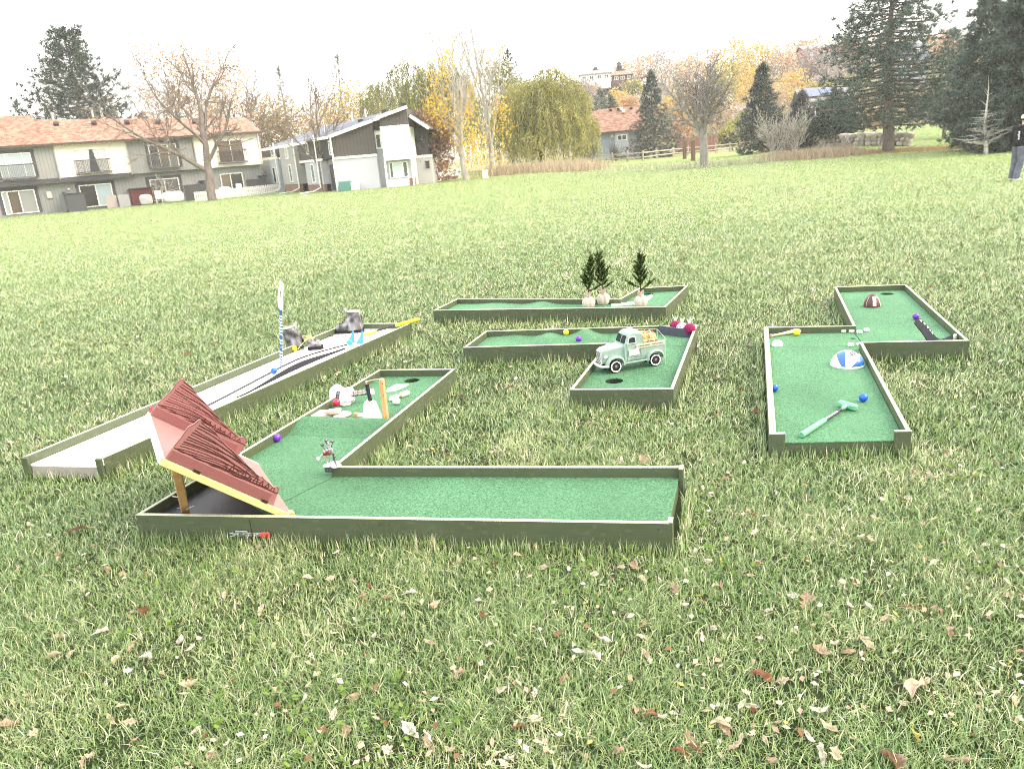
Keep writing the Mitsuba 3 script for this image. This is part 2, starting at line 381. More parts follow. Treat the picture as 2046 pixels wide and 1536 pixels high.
def latch(root, p, ang, red=False, s=1.0):
    """a toggle clamp screwed to a board, lying along ang"""
    M = rotz(ang); st = (.42, .43, .45)
    mb = MB(st).box((-.035 * s, 0, .0), (.05 * s, .008, .022 * s), bev=.002).box((.015 * s, -.004, .004), (.06 * s, .006, .008), bev=.001).box((.015 * s, -.004, -.006), (.06 * s, .006, .006), bev=.001)
    mb.tube([(-.055 * s, -.006, 0), (-.075 * s, -.012, .008), (-.078 * s, -.012, -.008), (-.055 * s, -.006, -.004)], .003, 6)
    for q in (-.05, -.025, .03): mb.ball((q * s, -.007, .0), .0045, 1)
    r = obj('latch', mb.moved(M, p), 'metal', root, 30)
    if red: obj('handle', MB((.55, .03, .03)).box((.062 * s, -.008, 0), (.036 * s, .013, .020 * s), bev=.004).moved(M, p), 'gloss', r, 30)

# course A: the long front course with a hump
A_, innA = course('A', 'L-shaped green mini golf course nearest the viewer, carrying the red painted ramp', [0, 2, 3, 4, 5])
seamA = [at(545, 1033, DECK), at(672, 962, DECK)]          # diagonal joint between the two halves
q_ = lambda x, y: at(x, y, DECK)[:2]
holeA = at(823, 761, DECK)
fr, en, er, ik, fe, fl = [np.asarray(v) for v in OUT['A']]
u_l = (fl - fr) / np.linalg.norm(fl - fr)
blackend = fr + u_l * .55
deck_poly(A_, [fr, en, er, ik, fe, fl], 'deck', 'olive_paint', .004, DECK - .004, (.16, .12, .08), [(holeA, .053)], BT + .001)
# black painted landing under the ramp
sA = at(530, 1032, DECK)[:2]
PA = POLY['A'].buffer(-BT - .001, join_style=2)
tri = Polygon([fr, at(540, 1036, DECK)[:2], at(455, 978, DECK)[:2], at(365, 962, DECK)[:2]]).intersection(PA)
def sheet(root, poly, name, mat, col=(.5, .5, .5), z0=DECK - .002, z1=DECK + .004, **k):
    mb = MB(col).prism(poly, z1 - z0); v, f, c = mb.get(); v[:, 2] += z0 + ground(v[:, 0], v[:, 1])
    return obj(name, MB(col).add(v, f), mat, root, **k)
sheet(A_, tri, 'landing', 'satin', (.035, .036, .04), label='black painted landing under the ramp', amt=.3, freq=20)
joint = np.array([at(575, 1000, DECK)[:2], at(672, 951, DECK)[:2]]); dj = joint[1] - joint[0]; dj /= np.linalg.norm(dj)
line = shapely.LineString([joint[0] - dj * .6, joint[1] + dj * .02]).buffer(.0035)
eb = (er - en) / np.linalg.norm(er - en); tb = (en - fr) / np.linalg.norm(en - fr)
for pa, pb in ((en - tb * BT * .5, en - tb * BT * .5 + eb * .045), (er - tb * BT * .5, er - tb * BT * .5 - eb * .045)):
    g = float(ground(*pa)); obj('corner_block', MB().bar(np.r_[pa + tb * .001, g + .046], np.r_[pb + tb * .001, g + .046], BT, .158, bev=.002), 'olive_paint', A_)
    obj('board_edge', MB().bar(np.r_[pa + tb * .001, g + .1268], np.r_[pb + tb * .001, g + .1268], BT, .0035), 'olive_edge', A_)
# the leg: flat - hump - flat
def along_leg(k, w): return fr + (fl - fr) * k, None
kneeL = fr + (fl - fr) * (np.dot(ik - fr, u_l) / np.linalg.norm(fl - fr))
h0 = fr + (fl - fr) * (np.dot(at(500, 895, DECK)[:2] - fr, u_l) / np.linalg.norm(fl - fr))
hs = at(690, 876, DECK)[:2]; he = at(690, 835, DECK + .05)[:2]
def across(pt):
    d0 = np.dot(pt - fr, u_l); e = (fe - ik) / np.linalg.norm(fe - ik)
    l = fr + u_l * d0; s = np.dot(pt - ik, e); return l + (np.array([u_l[1], -u_l[0]]) * BT), ik + e * s - np.array([e[1], -e[0]]) * BT
L1, R1 = across(hs); L2, R2 = across(he)
flat1 = Polygon([fr, en, er, ik, R1, L1]).intersection(PA).difference(tri).difference(line)
sheet(A_, flat1, 'turf', 'turf')
flat2 = Polygon([R2, fe, fl, L2]).intersection(PA).difference(Point(holeA[0], holeA[1]).buffer(.053, 24))
sheet(A_, flat2, 'turf', 'turf')
in_ = lambda p, q: p + (q - p) * .002
patch(A_, [L1, L2, R2, R1], 'turf_hump', 'turf', lambda u, v: .05 * np.where(u < .965, sm(-.1, .965, u), sm(1.0, .965, u)), (60, 6))
cup(A_, holeA, .053)
latch(A_, at(508, 1061, .05) + np.array([-.01, -.02, 0]), -.2, True, 1.15)
jp = at(498, 1036, TOP); jd = (en - fr) / np.linalg.norm(en - fr); jn = np.array([jd[1], -jd[0]])
obj('board_joint', MB((.02, .025, .015)).bar(np.r_[jp[:2] + jn * .0008, -.02], np.r_[jp[:2] + jn * .0008, .1225], .003, .002, up=np.r_[jn, 0]), 'matte', A_)
ck = np.r_[ik, 0.0]

# course B: the long white lane
B_, innB = course('B', 'long narrow white-floored mini golf lane at the left, holding the two boots', [1, 2, 3])
b0, b1, b2, b3 = OUT['B']
PB = POLY['B'].buffer(-BT - .001, join_style=2)
PBo = Polygon([b0, b1, b2, b3]).intersection(Polygon([b0 - .0 * u_l, b1, b2, b3]))
e1 = (b3 - b0) / np.linalg.norm(b3 - b0)
PBd = Polygon([b0 + (b1 - b0) * .04 - e1 * .0, b1 - (b1 - b0) * .04, b2 - (b2 - b3) * .04 - e1 * .02, b3 + (b2 - b3) * .04 - e1 * .02])
sheet(B_, PBd, 'deck', 'matte', (.30, .28, .24), z0=.004, z1=DECK - .004)
sheet(B_, PBd.buffer(-.002), 'white_panel', 'satin', (.74, .75, .77), z0=DECK - .003, z1=DECK + .003, label='glossy white floor of the lane', amt=.05, freq=3)
for s_, (x0, x1) in enumerate((((45, 68)), ((192, 205)))):
    pa, pb = b0 + (b1 - b0) * (0 if s_ == 0 else .93), b0 + (b1 - b0) * (.085 if s_ == 0 else 1.0)
    g = float(ground(*pa))
    mb = MB().bar(np.r_[pa - e1 * .009, g + .05], np.r_[pb - e1 * .009, g + .05], BT, .15, bev=.003)
    obj('corner_block', mb, 'olive_paint', B_)
def ribbon(pts, width):
    return shapely.LineString([at(x, y, DECK + .004)[:2] for x, y in pts]).buffer(width, cap_style=2)
def curve(pts, n=24):
    from scipy.interpolate import CubicSpline
    p = np.array(pts, float); k = np.r_[0, np.cumsum(np.linalg.norm(np.diff(p, axis=0), axis=1))]
    return CubicSpline(k, p)(np.linspace(0, k[-1], n))
PBi = PBd.buffer(-.012)
sheet(B_, ribbon(curve([(412, 812), (470, 782), (540, 745), (600, 716), (650, 700), (692, 689)]), .010).intersection(PBi), 'black_line', 'satin', (.012, .012, .014), z0=DECK + .002, z1=DECK + .0085)
band = Polygon([at(x, y, DECK + .004)[:2] for x, y in [*curve([(470, 795), (540, 757), (600, 724), (650, 708), (690, 695)]), *curve([(690, 697), (645, 715), (592, 738), (528, 769), (484, 791)])]]).buffer(0).intersection(PBi)
sheet(B_, band, 'dark_band', 'matte', (.014, .014, .017), z0=DECK + .002, z1=DECK + .0085)
sheet(B_, ribbon(curve([(590, 712), (630, 699), (665, 690), (692, 684)]), .004).intersection(PBi), 'gray_line', 'satin', (.2, .2, .21), z0=DECK + .002, z1=DECK + .0085)
sheet(B_, ribbon(curve([(665, 694), (680, 689), (693, 686)]), .003).intersection(PBi), 'gray_line', 'satin', (.2, .2, .21), z0=DECK + .002, z1=DECK + .0085)
latch(B_, at(596, 757, .06), 1.15, True, .8)

# course C: far course with the little trees
C_, innC = course('C', 'farthest green mini golf course, with the three little potted spruces', range(6), )
PC = POLY['C'].buffer(-BT - .001, join_style=2)
holeC = at(1295, 588, DECK)
deck_poly(C_, OUT['C'], 'deck', 'matte', .004, DECK - .004, (.16, .12, .08), [(holeC, .053)], BT + .001)
sc = at(1200, 606, DECK)[:2]; c0, c1, c2, c3_, c4, c5 = OUT['C']
tc = (c1 - c0) / np.linalg.norm(c1 - c0); nc = np.array([-tc[1], tc[0]])
rightC = Polygon([sc - nc * 3, sc + tc * 6 - nc * 3, sc + tc * 6 + nc * 3, sc + nc * 3])
sheet(C_, PC.intersection(rightC).difference(Point(holeC[0], holeC[1]).buffer(.053, 24)), 'turf', 'turf')
le = (c5 - c0) / np.linalg.norm(c5 - c0)
wC = np.dot(c5 - c0, nc)
lx = np.dot(sc - c0, tc) - .004
patch(C_, [c0 + tc * .022 + nc * .021, c0 + tc * lx + nc * .021, c0 + tc * lx + nc * (wC - .024), c0 + tc * (.024 + np.dot(c5 - c0, tc)) + nc * (wC - .024)], 'turf_hump', 'turf',
      lambda u, v: .028 * np.exp(-((u - .62) / .08) ** 2) + .012 * np.exp(-((u - .3) / .12) ** 2), (60, 8))
cup(C_, holeC, .053)
latch(C_, at(1205, 628, .05), -.33, False, .8)

# course D: with the toy truck
D_, innD = course('D', 'green mini golf course with a rippled lane and the toy truck', range(6))
d0, d1, d2, d3, d4, d5 = OUT['D']
PD = POLY['D'].buffer(-BT - .001, join_style=2)
holeD = at(1227, 762, DECK)
deck_poly(D_, OUT['D'], 'deck', 'matte', .004, DECK - .004, (.16, .12, .08), [(holeD, .058)], BT + .001)
tD = (d4 - d5) / np.linalg.norm(d4 - d5); nD = np.array([-tD[1], tD[0]])
lD = np.linalg.norm(d1 - d0); wD = np.dot(d5 - d0, nD)
hD = Polygon([d0 - nD * .05 - tD, d0 + tD * (lD - .01) - nD * .05 + nD * .07, d0 + tD * (lD - .01) + nD * 3, d0 - tD + nD * 3])
sheet(D_, PD.difference(hD).difference(Point(holeD[0], holeD[1]).buffer(.058, 24)).difference(shapely.LineString([at(1330, 693, DECK)[:2], at(1378, 692, DECK)[:2]]).buffer(.003)), 'turf', 'turf')
DQ = [d0 + tD * .022 + nD * .021, d0 + tD * (lD - .012) + nD * .021, d0 + tD * (lD - .012) + nD * (wD - .022), d0 + tD * (.024 + np.dot(d5 - d0, tD)) + nD * (wD - .022)]
patch(D_, DQ, 'turf_hump', 'turf',
      lambda u, v: (.032 * np.exp(-((u - .52) / .07) ** 2) + .040 * np.exp(-((u - .80) / .085) ** 2) + .016 * np.exp(-((u - .2) / .1) ** 2)) * (.55 + .45 * np.sin(7 * u + 2.2 * v) ** 2) * (.7 + .5 * v), (80, 16))
cup(D_, holeD, .058)
latch(D_, at(1391, 692, .06) + np.array([.01, 0, 0]), 1.25, False, .7)

# course E: right, two offset halves
E_, innE = course('E', 'green mini golf course at the right made of two offset halves, with sports balls', [0, 1, 2, 3, 4, 5, 7])
e0, e1_, e2, e3, e4, e5, e6, e7 = OUT['E']
PE = POLY['E'].buffer(-BT - .001, join_style=2)
holeE = at(1772, 588, DECK)
PEo = PE.union(Polygon([e7 + (e6 - e7) * .035, e6 - (e6 - e7) * .035, e6 + (e5 - e6) * .08 - (e6 - e7) * .035, e7 + (e0 - e7) * .08 + (e6 - e7) * .035]))
deck_poly(E_, np.array(PEo.exterior.coords)[:-1], 'deck', 'olive_paint', .002, DECK - .004, (.16, .12, .08), [(holeE, .053)], 0.0)
jE = shapely.LineString([at(1706, 665, DECK)[:2], at(1728, 694, DECK)[:2]]).buffer(.003)
tE = at(1612, 672, DECK)[:2]
cutE = shapely.LineString([at(1526, 695, DECK)[:2], at(1760, 692, DECK)[:2]]).buffer(.0018)
for g in PEo.buffer(-.002).difference(jE).difference(cutE).difference(Point(holeE[0], holeE[1]).buffer(.053, 24)).geoms: sheet(E_, g, 'turf', 'turf')
cup(E_, holeE, .053)
for ka, kb in ((0.0, .115), (.885, 1.0)):
    pa, pb = e7 + (e6 - e7) * ka, e7 + (e6 - e7) * kb; g = float(ground(*pa)); bk = (e7 - e0) / np.linalg.norm(e7 - e0) * .0095
    obj('corner_block', MB().bar(np.r_[pa + bk, g + .05], np.r_[pb + bk, g + .05], BT, .155, bev=.003), 'olive_paint', E_)
    obj('board_edge', MB().bar(np.r_[pa + bk, g + .1288], np.r_[pb + bk, g + .1288], BT, .003), 'olive_edge', E_)
latch(E_, at(1696, 653, .09), -.28, False, .8)
obj('inner_rail', MB().bar(np.r_[e0 + tD * .026, float(ground(*e0)) + .1], np.r_[e7 + tD * .026, float(ground(*e7)) + .1], .012, .04, bev=.002), 'olive_edge', E_)
# ------------------------------------------------------------------ things on the courses
def depth_scale(p): return float((p - CAM) @ CF) / FOC
def rise(p, y):
    """height above p at which the upright line through p crosses plate row y"""
    lo, hi = 0.0, 2.0 * float((p - CAM) @ CF)
    for _ in range(50):
        m = (lo + hi) / 2; q = p + [0, 0, m] - CAM
        py = 768 - FOC * (q @ CU) / (q @ CF)
        if py > y: lo = m
        else: hi = m
    return lo
FLOOR = DECK + .004
def golf_ball(x, y, col, label, r=.0235, dz=0.0, mat='gloss'):
    p = at(x, y, FLOOR + r + dz)
    k = obj('golf_ball', MB(col).ball(p, r, 3), mat, None, True)
    lab(k, label, 'ball'); return p
BLUE, RED, PURPLE, YELLOW, TEAL = (.012, .10, .50), (.62, .012, .05), (.12, .030, .36), (.80, .62, .02), (.02, .30, .26)
golf_ball(553, 874, PURPLE, 'purple golf ball against the left board of the front L-shaped course')
golf_ball(298, 816, RED, 'red golf ball on the white lane behind the red ramp')
golf_ball(547, 741, BLUE, 'blue golf ball on the white lane at the foot of the striped stick')
golf_ball(588, 696, YELLOW, 'yellow golf ball on the white lane beside the left boot')
golf_ball(699, 684, TEAL, 'green golf ball on the white lane in front of the blue fins', .024)
golf_ball(1131, 664, YELLOW, 'yellow golf ball on the rippled turf of the truck course')
golf_ball(1156, 677, PURPLE, 'purple golf ball on the rippled turf of the truck course', dz=.012)
golf_ball(1676, 578, TEAL, 'teal golf ball in the far left corner of the right-hand course')
golf_ball(1830, 632, PURPLE, 'purple golf ball touching the tip of the black hockey blade')
golf_ball(1592, 664, YELLOW, 'yellow golf ball resting in front of the wooden baseball bat')
golf_ball(1547, 774, BLUE, 'blue golf ball against the left board of the right-hand course')
golf_ball(1725, 794, BLUE, 'blue golf ball lying near the head of the green putter')
golf_ball(792, 801, (.78, .77, .74), 'white golf ball beside the wooden shaker')

# --- the red ramp: a sloping board with two painted rock cutouts
r_ = thing('painted_ramp', 'sloping pink ramp with two red rock-shaped cutout walls on wooden legs', 'ramp')
N_, F_ = at(586, 1030, FLOOR), at(517, 926, FLOOR)
w_ = (F_ - N_); W_ = np.linalg.norm(w_); w_ /= W_
l_ = np.cross([0, 0, 1.0], w_); l_ = l_ if l_[0] < 0 else -l_
Lh, Hh = .452, .387
s_ = l_ * Lh + np.array([0, 0, Hh]); Ls = np.linalg.norm(s_); s_ /= Ls
n_ = np.cross(s_, w_); n_ = n_ if n_[2] > 0 else -n_
ramp = lambda a, b, c: N_ + w_ * a + s_ * b + n_ * c            # across, up the slope, off the board
Mr = np.stack([w_, s_, n_], 1)
obj('board', MB((.29, .135, .128)).box(ramp(W_ / 2, Ls / 2, -.007), (W_ - .004, Ls, .012), Mr), 'satin', r_, amt=.08, freq=6)
for a in (.004, W_ - .004):
    obj('edge_strip', MB((.58, .45, .19) if a < .1 else (.75, .70, .55)).box(ramp(a, Ls / 2, -.013), (.016, Ls - .002, .028), Mr, bev=.002), 'satin', r_, amt=.1, freq=25)
obj('edge_strip', MB((.78, .72, .58)).box(ramp(W_ / 2, Ls - .006, -.014), (W_ - .026, .014, .026), Mr), 'satin', r_, amt=.1, freq=25)
obj('roller', MB().tube([ramp(-.004, .005, -.006), ramp(.03, .005, -.006)], .019, 18), 'wood', r_, 40)
for a, px in ((.02, (372, 1027)), (W_ - .02, None)):
    top = ramp(a, Ls - .07, -.022); bot = at(*px, FLOOR) if px else top * [1, 1, 0] + [0, 0, FLOOR] + (at(372, 1027, FLOOR) - ramp(.02, Ls - .07, 0)) * [1, 1, 0]
    obj('leg', MB().bar(bot, top, .034, .018, up=w_, bev=.002), 'wood', r_)
    if px:
        obj('leg', MB().bar(bot + (top - bot) * .42 + w_ * .022 + l_ * -.006, top + w_ * .022 + l_ * -.006, .03, .016, up=w_, bev=.002), 'wood', r_)
        q = bot + (top - bot) * .13
        obj('bolt', MB((.30, .30, .31)).tube([q - l_ * .03, q + w_ * .0 - l_ * -.03 + [0, 0, .012]], .0028, 6).tube([q + [.01, -.01, 0], q + [.045, .0, .012]], .0025, 6), 'metal', r_)
        q = bot + (top - bot) * .40
        obj('bolt', MB((.45, .43, .38)).tube([q - np.array([.05, -.02, 0]), q], .0025, 6), 'metal', r_)
# cutout walls stand at right angles to the board along its two long edges
near_out = [(330, 914), (345, 893), (362, 872), (375, 853), (388, 846), (397, 838), (401, 838), (408, 847), (418, 853), (430, 862), (440, 876), (452, 889), (463, 898), (474, 907), (482, 915), (488, 922), (496, 930), (506, 939), (513, 947), (520, 952), (524, 951), (528, 957), (537, 964), (546, 973), (553, 971), (557, 975), (555, 984), (551, 993), (543, 1013)]
far_out = [(304, 820), (316, 804), (336, 786), (344, 778), (351, 765), (361, 758), (366, 757), (373, 765), (384, 773), (392, 786), (403, 797), (418, 813), (430, 826), (444, 842), (458, 855), (470, 866), (478, 872), (488, 874), (493, 879), (491, 885), (487, 893), (480, 903)]
def plate(outline, a, name, label):
    p0 = ramp(a, 0, 0)
    def to2(x, y):
        q = onplane(x, y, p0, w_) - p0
        return np.array([q @ s_, q @ n_])
    pts = np.array([to2(*o) for o in outline])
    pts[0, 1] = pts[-1, 1] = .003
    pg = Polygon(pts).buffer(0)
    Mp = np.stack([s_, n_, np.cross(s_, n_)], 1)
    t = p0 - Mp[:, 2] * .006
    k = obj(name, MB((.25, .108, .104)).prism(pg, .012, Mp, t), 'satin', r_, label=label, amt=.22, freq=14)
    return k, pts, pg, Mp, p0
RS = (.050, .016, .015)
for outline, a, lbl, sd in ((near_out, .022, 'near red rock cutout with dark brown drawn lines', 3), (far_out, W_ - .022, 'far red rock cutout with dark brown drawn lines', 8)):
    k, pts, pg, Mp, p0 = plate(outline, a, 'rock_cutout', lbl)
    # drawn strokes: run from the jagged top towards the low right end
    rg = np.random.default_rng(sd)
    strokes = []
    base_y = .055 if sd == 3 else .06
    tail = pts[np.argmin(pts[:, 0] + .0 * pts[:, 1])]
    head = pts[np.argmax(pts[:, 1])]; left = pts[0]
    end = np.array([pts[:, 0].min() + .02, base_y + .01])
    for i in range(17):
        f = i / 16
        st = left * (1 - f) + head * f + [-.004, -.008]
        st = st + (pg.centroid.coords[0] - st) * .03
        en = end + np.array([.05 * rg.random(), .004 + .05 * f * rg.random()])
        n = 14
        q = st + (en - st) * np.linspace(0.0, .55 + .45 * rg.random(), n)[:, None]
        q[:, 1] += .012 * np.sin(np.linspace(0, np.pi, n)) + np.cumsum(rg.normal(0, .0007, n))
        if q[-1, 1] < base_y: q = q[q[:, 1] > base_y]
        if len(q) > 2: strokes.append(shapely.LineString(q).buffer(.0013 + .0020 * rg.random()))
    strokes.append(pg.boundary.buffer(.0028).intersection(Polygon([(-1, base_y), (1, base_y), (1, 1), (-1, 1)])))
    strokes.append(shapely.LineString([(pts[:, 0].min(), base_y), (left[0] - .01, base_y - .002)]).buffer(.0024))
    for i in range(9):      # little trees at the foot of the rocks
        cx = end[0] + .02 + .028 * i; h = .012 + .012 * rg.random() + .006 * (i / 9)
        tr = Polygon([(cx - .009, base_y), (cx - .006, base_y + h * .6), (cx, base_y + h * 1.3), (cx + .006, base_y + h * .7), (cx + .009, base_y)])
        strokes.append(tr.buffer(0).boundary.buffer(.0021))
    art = shapely.union_all(strokes).intersection(pg.buffer(-.001)).simplify(.0006)
    for side in ((-1,) if True else ()):
        obj('drawn_line', MB(RS).prism(art, .0012, Mp, p0 + (Mp[:, 2] * .0052 if (Mp[:, 2] @ (CAM - p0)) > 0 else -Mp[:, 2] * .0064)), 'matte', k)
    out = Mp[:, 2] * (1 if Mp[:, 2] @ (CAM - p0) > 0 else -1)
    lo, hi = pts[:, 0].min() + .035, left[0] - .004
    obj('base_rail', MB((.19, .070, .069)).box(ramp(a, (lo + hi) / 2, .026) + out * .011, (.010, hi - lo, .044), Mr, bev=.002), 'satin', r_, amt=.15, freq=12)
    if sd == 3:
        for f in (.22, .74):
            c = ramp(a - .020, Ls * (1 - f) - .01, -.0)
            obj('hinge', MB((.10, .075, .05)).box(c, (.004, .030, .030), Mr, bev=.001).tube([c + s_ * .016 - w_ * .002, c - s_ * .016 - w_ * .002], .0035, 8).box(c - w_ * .003 + n_ * .008, (.004, .016, .010), Mr), 'metal', r_)

# --- nut and bolt figure on the corner of the boards
f_ = thing('metal_figure', 'little metal figure of nuts and bolts playing drums on the board corner', 'figurine')
c0_ = at(661, 930, TOP); fx, fy = np.array([.97, -.24, 0]), np.array([.24, .97, 0])
fp = lambda x, y, z: c0_ + fx * x + fy * y + np.array([0, 0, z])
st1, st2 = (.52, .53, .55), (.16, .16, .17)
obj('bracket', MB(st2).box(fp(-.004, -.02, -.012), (.042, .004, .028), rotz(-.24), bev=.001).ball(fp(-.010, -.0235, -.012), .004, 1).ball(fp(.008, -.0235, -.012), .004, 1), 'metal', f_)
for (x, y, r, z) in ((-.012, -.004, .026, .002), (.034, -.010, .026, .002), (.010, .024, .022, .004)):
    obj('base_disc', MB((.62, .62, .63)).lathe([(0, .003), (r * .9, .002), (r, 0), (r, -.002), (0, -.002)], 22, t=fp(x, y, z + .002)), 'metal', f_, 30)
body = MB(st1)
body.tube([fp(-.018, 0, .004), fp(-.016, .002, .060)], .0035, 6).tube([fp(.0, 0, .004), fp(.0, .002, .062)], .0035, 6)
body.tube([fp(.036, -.004, .004), fp(.022, 0, .03), fp(.022, .0, .065)], .005, 8, st2).ball(fp(.027, 0, .048), .008, 1, col=st2)
body.tube([fp(-.025, 0, .060), fp(.020, 0, .076)], .007, 8)
for (x, z) in ((-.018, .075), (-.004, .082), (.010, .086), (-.010, .066)): body.ball(fp(x, -.006, z), .0075, 1)
obj('body', body, 'metal', f_, 40)
for (x, z) in ((-.028, .108), (-.004, .130), (.026, .126)):
    obj('bolt_head', MB(st2).ball(fp(x, 0, z), .0085, 2).tube([fp(x, 0, z - .004), fp(x * .5, 0, .078)], .003, 6), 'metal', f_, 40)
arm = MB(st1)
for k in range(9): arm.ball(fp(.004 + .006 * math.cos(k), -.004, .090 + .0042 * k), .0042, 1).ball(fp(.018 + .004 * math.sin(k), -.004, .076 + .005 * k), .004, 1)
obj('spring', arm, 'metal', f_, 40)
obj('horn', MB((.66, .66, .66)).tube([fp(-.018, 0, .072), fp(-.034, -.006, .058), fp(-.046, -.01, .046)], [.003, .004, .004], 8).lathe([(.004, 0), (.007, .008), (.012, .014)], 12, frame(fp(-.05, -.011, .042) - fp(-.03, -.005, .06)), fp(-.044, -.01, .048)), 'metal', f_, 40)
obj('drum', MB((.36, .10, .09)).lathe([(0, 0), (.013, 0), (.013, .012), (0, .012)], 16, t=fp(-.012, -.012, .062)).lathe([(0, 0), (.011, 0), (.011, .010), (0, .010)], 16, t=fp(.008, -.014, .064)), 'metal', f_, 30)

# --- the musical hole behind the hump
ivory, pinkwood = (.60, .575, .53), (.60, .44, .33)
def disc(x, y, rpx, label, h=.012, tilt=0.0, tiltdir=0.0, col=ivory, dz=0.0):
    k = thing('wooden_disc', label, 'percussion disc', 'round pale discs of the musical hole')
    p = at(x, y, FLOOR + dz); r = rpx * depth_scale(p)
    M = rotz(tiltdir) @ rotx(tilt) @ rotz(-tiltdir)
    obj('top', MB(col).lathe([(0, h + .002), (r * .93, h + .0015), (r, h - .001), (r, h - .004), (0, h - .004)], 30, M, p), 'satin', k, 30, amt=.05)
    obj('rim', MB(pinkwood).lathe([(r * .9, h - .004), (r * .94, h * .5), (r * .88, 0.001), (0, .001)], 30, M, p), 'satin', k, 30, amt=.1)
disc(640, 833, 21, 'pale disc nearest the left board, half behind the hump', .026)
disc(665, 826, 18, 'tilted pale disc propped on others at the left board', .022, -.18, .3, dz=.016)
disc(684, 831, 18.5, 'flat pale disc between the left stack and the small wood stub', .012)
disc(691, 809, 11, 'small pale disc under the guitar body', .010)
disc(655, 832, 12, 'low pale disc beneath the tilted one', .014)
k = thing('wood_stub', 'small turned wooden stub standing behind the hump', 'wood stub')
p = at(712, 833, FLOOR)
obj('stub', MB().lathe([(0, .026), (.011, .026), (.0125, .024), (.0125, .003), (.011, 0), (0, 0)], 18, t=p), 'wood', k, 35)
obj('foot_plate', MB(ivory).lathe([(0, .005), (.034, .005), (.036, .003), (.036, 0), (0, 0)], 26, t=p + [.03, .03, 0]), 'satin', k, 35)

# toy guitar leaning on the left board
g_ = thing('toy_guitar', 'small white guitar with scribbled body leaning on the left board', 'guitar')
gb = at(672, 812, FLOOR); gs = depth_scale(gb)
gx = np.array([.99, -.10, .03]); gx /= np.linalg.norm(gx); gn = np.array([-.10, -.72, .69]); gn -= gx * (gn @ gx); gn /= np.linalg.norm(gn); gu = np.cross(gn, gx); gu = gu if gu[2] > 0 else -gu
Mg = np.stack([gx, gu, np.cross(gx, gu)], 1)
if Mg[:, 2] @ (CAM - gb) < 0: Mg[:, 2] *= -1
g0 = onplane(684, 790, gb, Mg[:, 2])
def g2(x, y): q = onplane(x, y, g0, Mg[:, 2]) - g0; return (q @ Mg[:, 0], q @ Mg[:, 1])
gout = [(658, 790), (659, 779), (664, 772), (672, 767.5), (679, 768.5), (684, 772), (688, 774), (694, 773), (700, 772), (705, 775), (707, 780), (706, 786), (707, 793), (704, 799), (698, 801.5), (690, 802), (686, 802), (681, 805), (674, 811), (667, 809), (661, 802)]
from scipy.interpolate import splprep, splev
gp = np.array([g2(*q) for q in gout]); tck, _ = splprep(np.vstack([gp, gp[:1]]).T, s=0, per=True); gp = np.array(splev(np.linspace(0, 1, 60), tck)).T
thick = .030
obj('body', MB((.55, .55, .56)).prism(Polygon(gp), thick, Mg, g0 - Mg[:, 2] * thick), 'satin', g_, amt=.04, freq=40)
obj('bridge', MB((.015, .015, .016)).prism(Polygon([g2(673, 783), g2(680, 783), g2(677, 798), g2(671, 798)]), .006, Mg, g0), 'satin', g_)
nk = MB((.020, .018, .017)).prism(Polygon([g2(704, 782.5), g2(731, 780.5), g2(741, 780), g2(741, 788), g2(731, 789), g2(703.5, 792.5)]), .009, Mg, g0 + Mg[:, 2] * .001)
obj('neck', nk, 'satin', g_)
fm = MB((.55, .55, .52))
for x in np.arange(706, 731, 2.6): fm.tube([g0 + Mg @ np.array([*g2(x, 782.2 - (x - 704) * .07), .0105]), g0 + Mg @ np.array([*g2(x, 792.2 - (x - 704) * .12), .0105])], .0011, 4)
obj('fret', fm, 'metal', g_, kind='stuff')
sm_ = MB((.75, .75, .72))
for f in (.2, .4, .6, .8): sm_.tube([g0 + Mg @ np.array([*g2(675, 784 + 13 * f), .0125]), g0 + Mg @ np.array([*g2(740, 780.5 + 7 * f), .0125])], .0007, 4)
obj('string', sm_, 'metal', g_, kind='stuff')
obj('head', MB((.70, .70, .70)).prism(Polygon([g2(739, 779), g2(747, 777), g2(749, 788), g2(739, 790)]), .010, Mg, g0), 'satin', g_)
rg = np.random.default_rng(4); sc_ = []
for i in range(46):
    x, y = 662 + 42 * rg.random(), 772 + 34 * rg.random()
    q = [(x + a * 1.2 + .5 * rg.normal(), y + .9 * rg.normal()) for a in range(rg.integers(2, 5))]
    sc_.append(shapely.LineString([g2(*u) for u in q]).buffer(.0006))
obj('scribble', MB((.16, .16, .17)).prism(shapely.union_all(sc_).intersection(Polygon(gp).buffer(-.004)), .0008, Mg, g0), 'matte', g_, kind='stuff')
golf_ball(672.5, 804, RED, 'red golf ball in front of the white guitar', dz=.012)

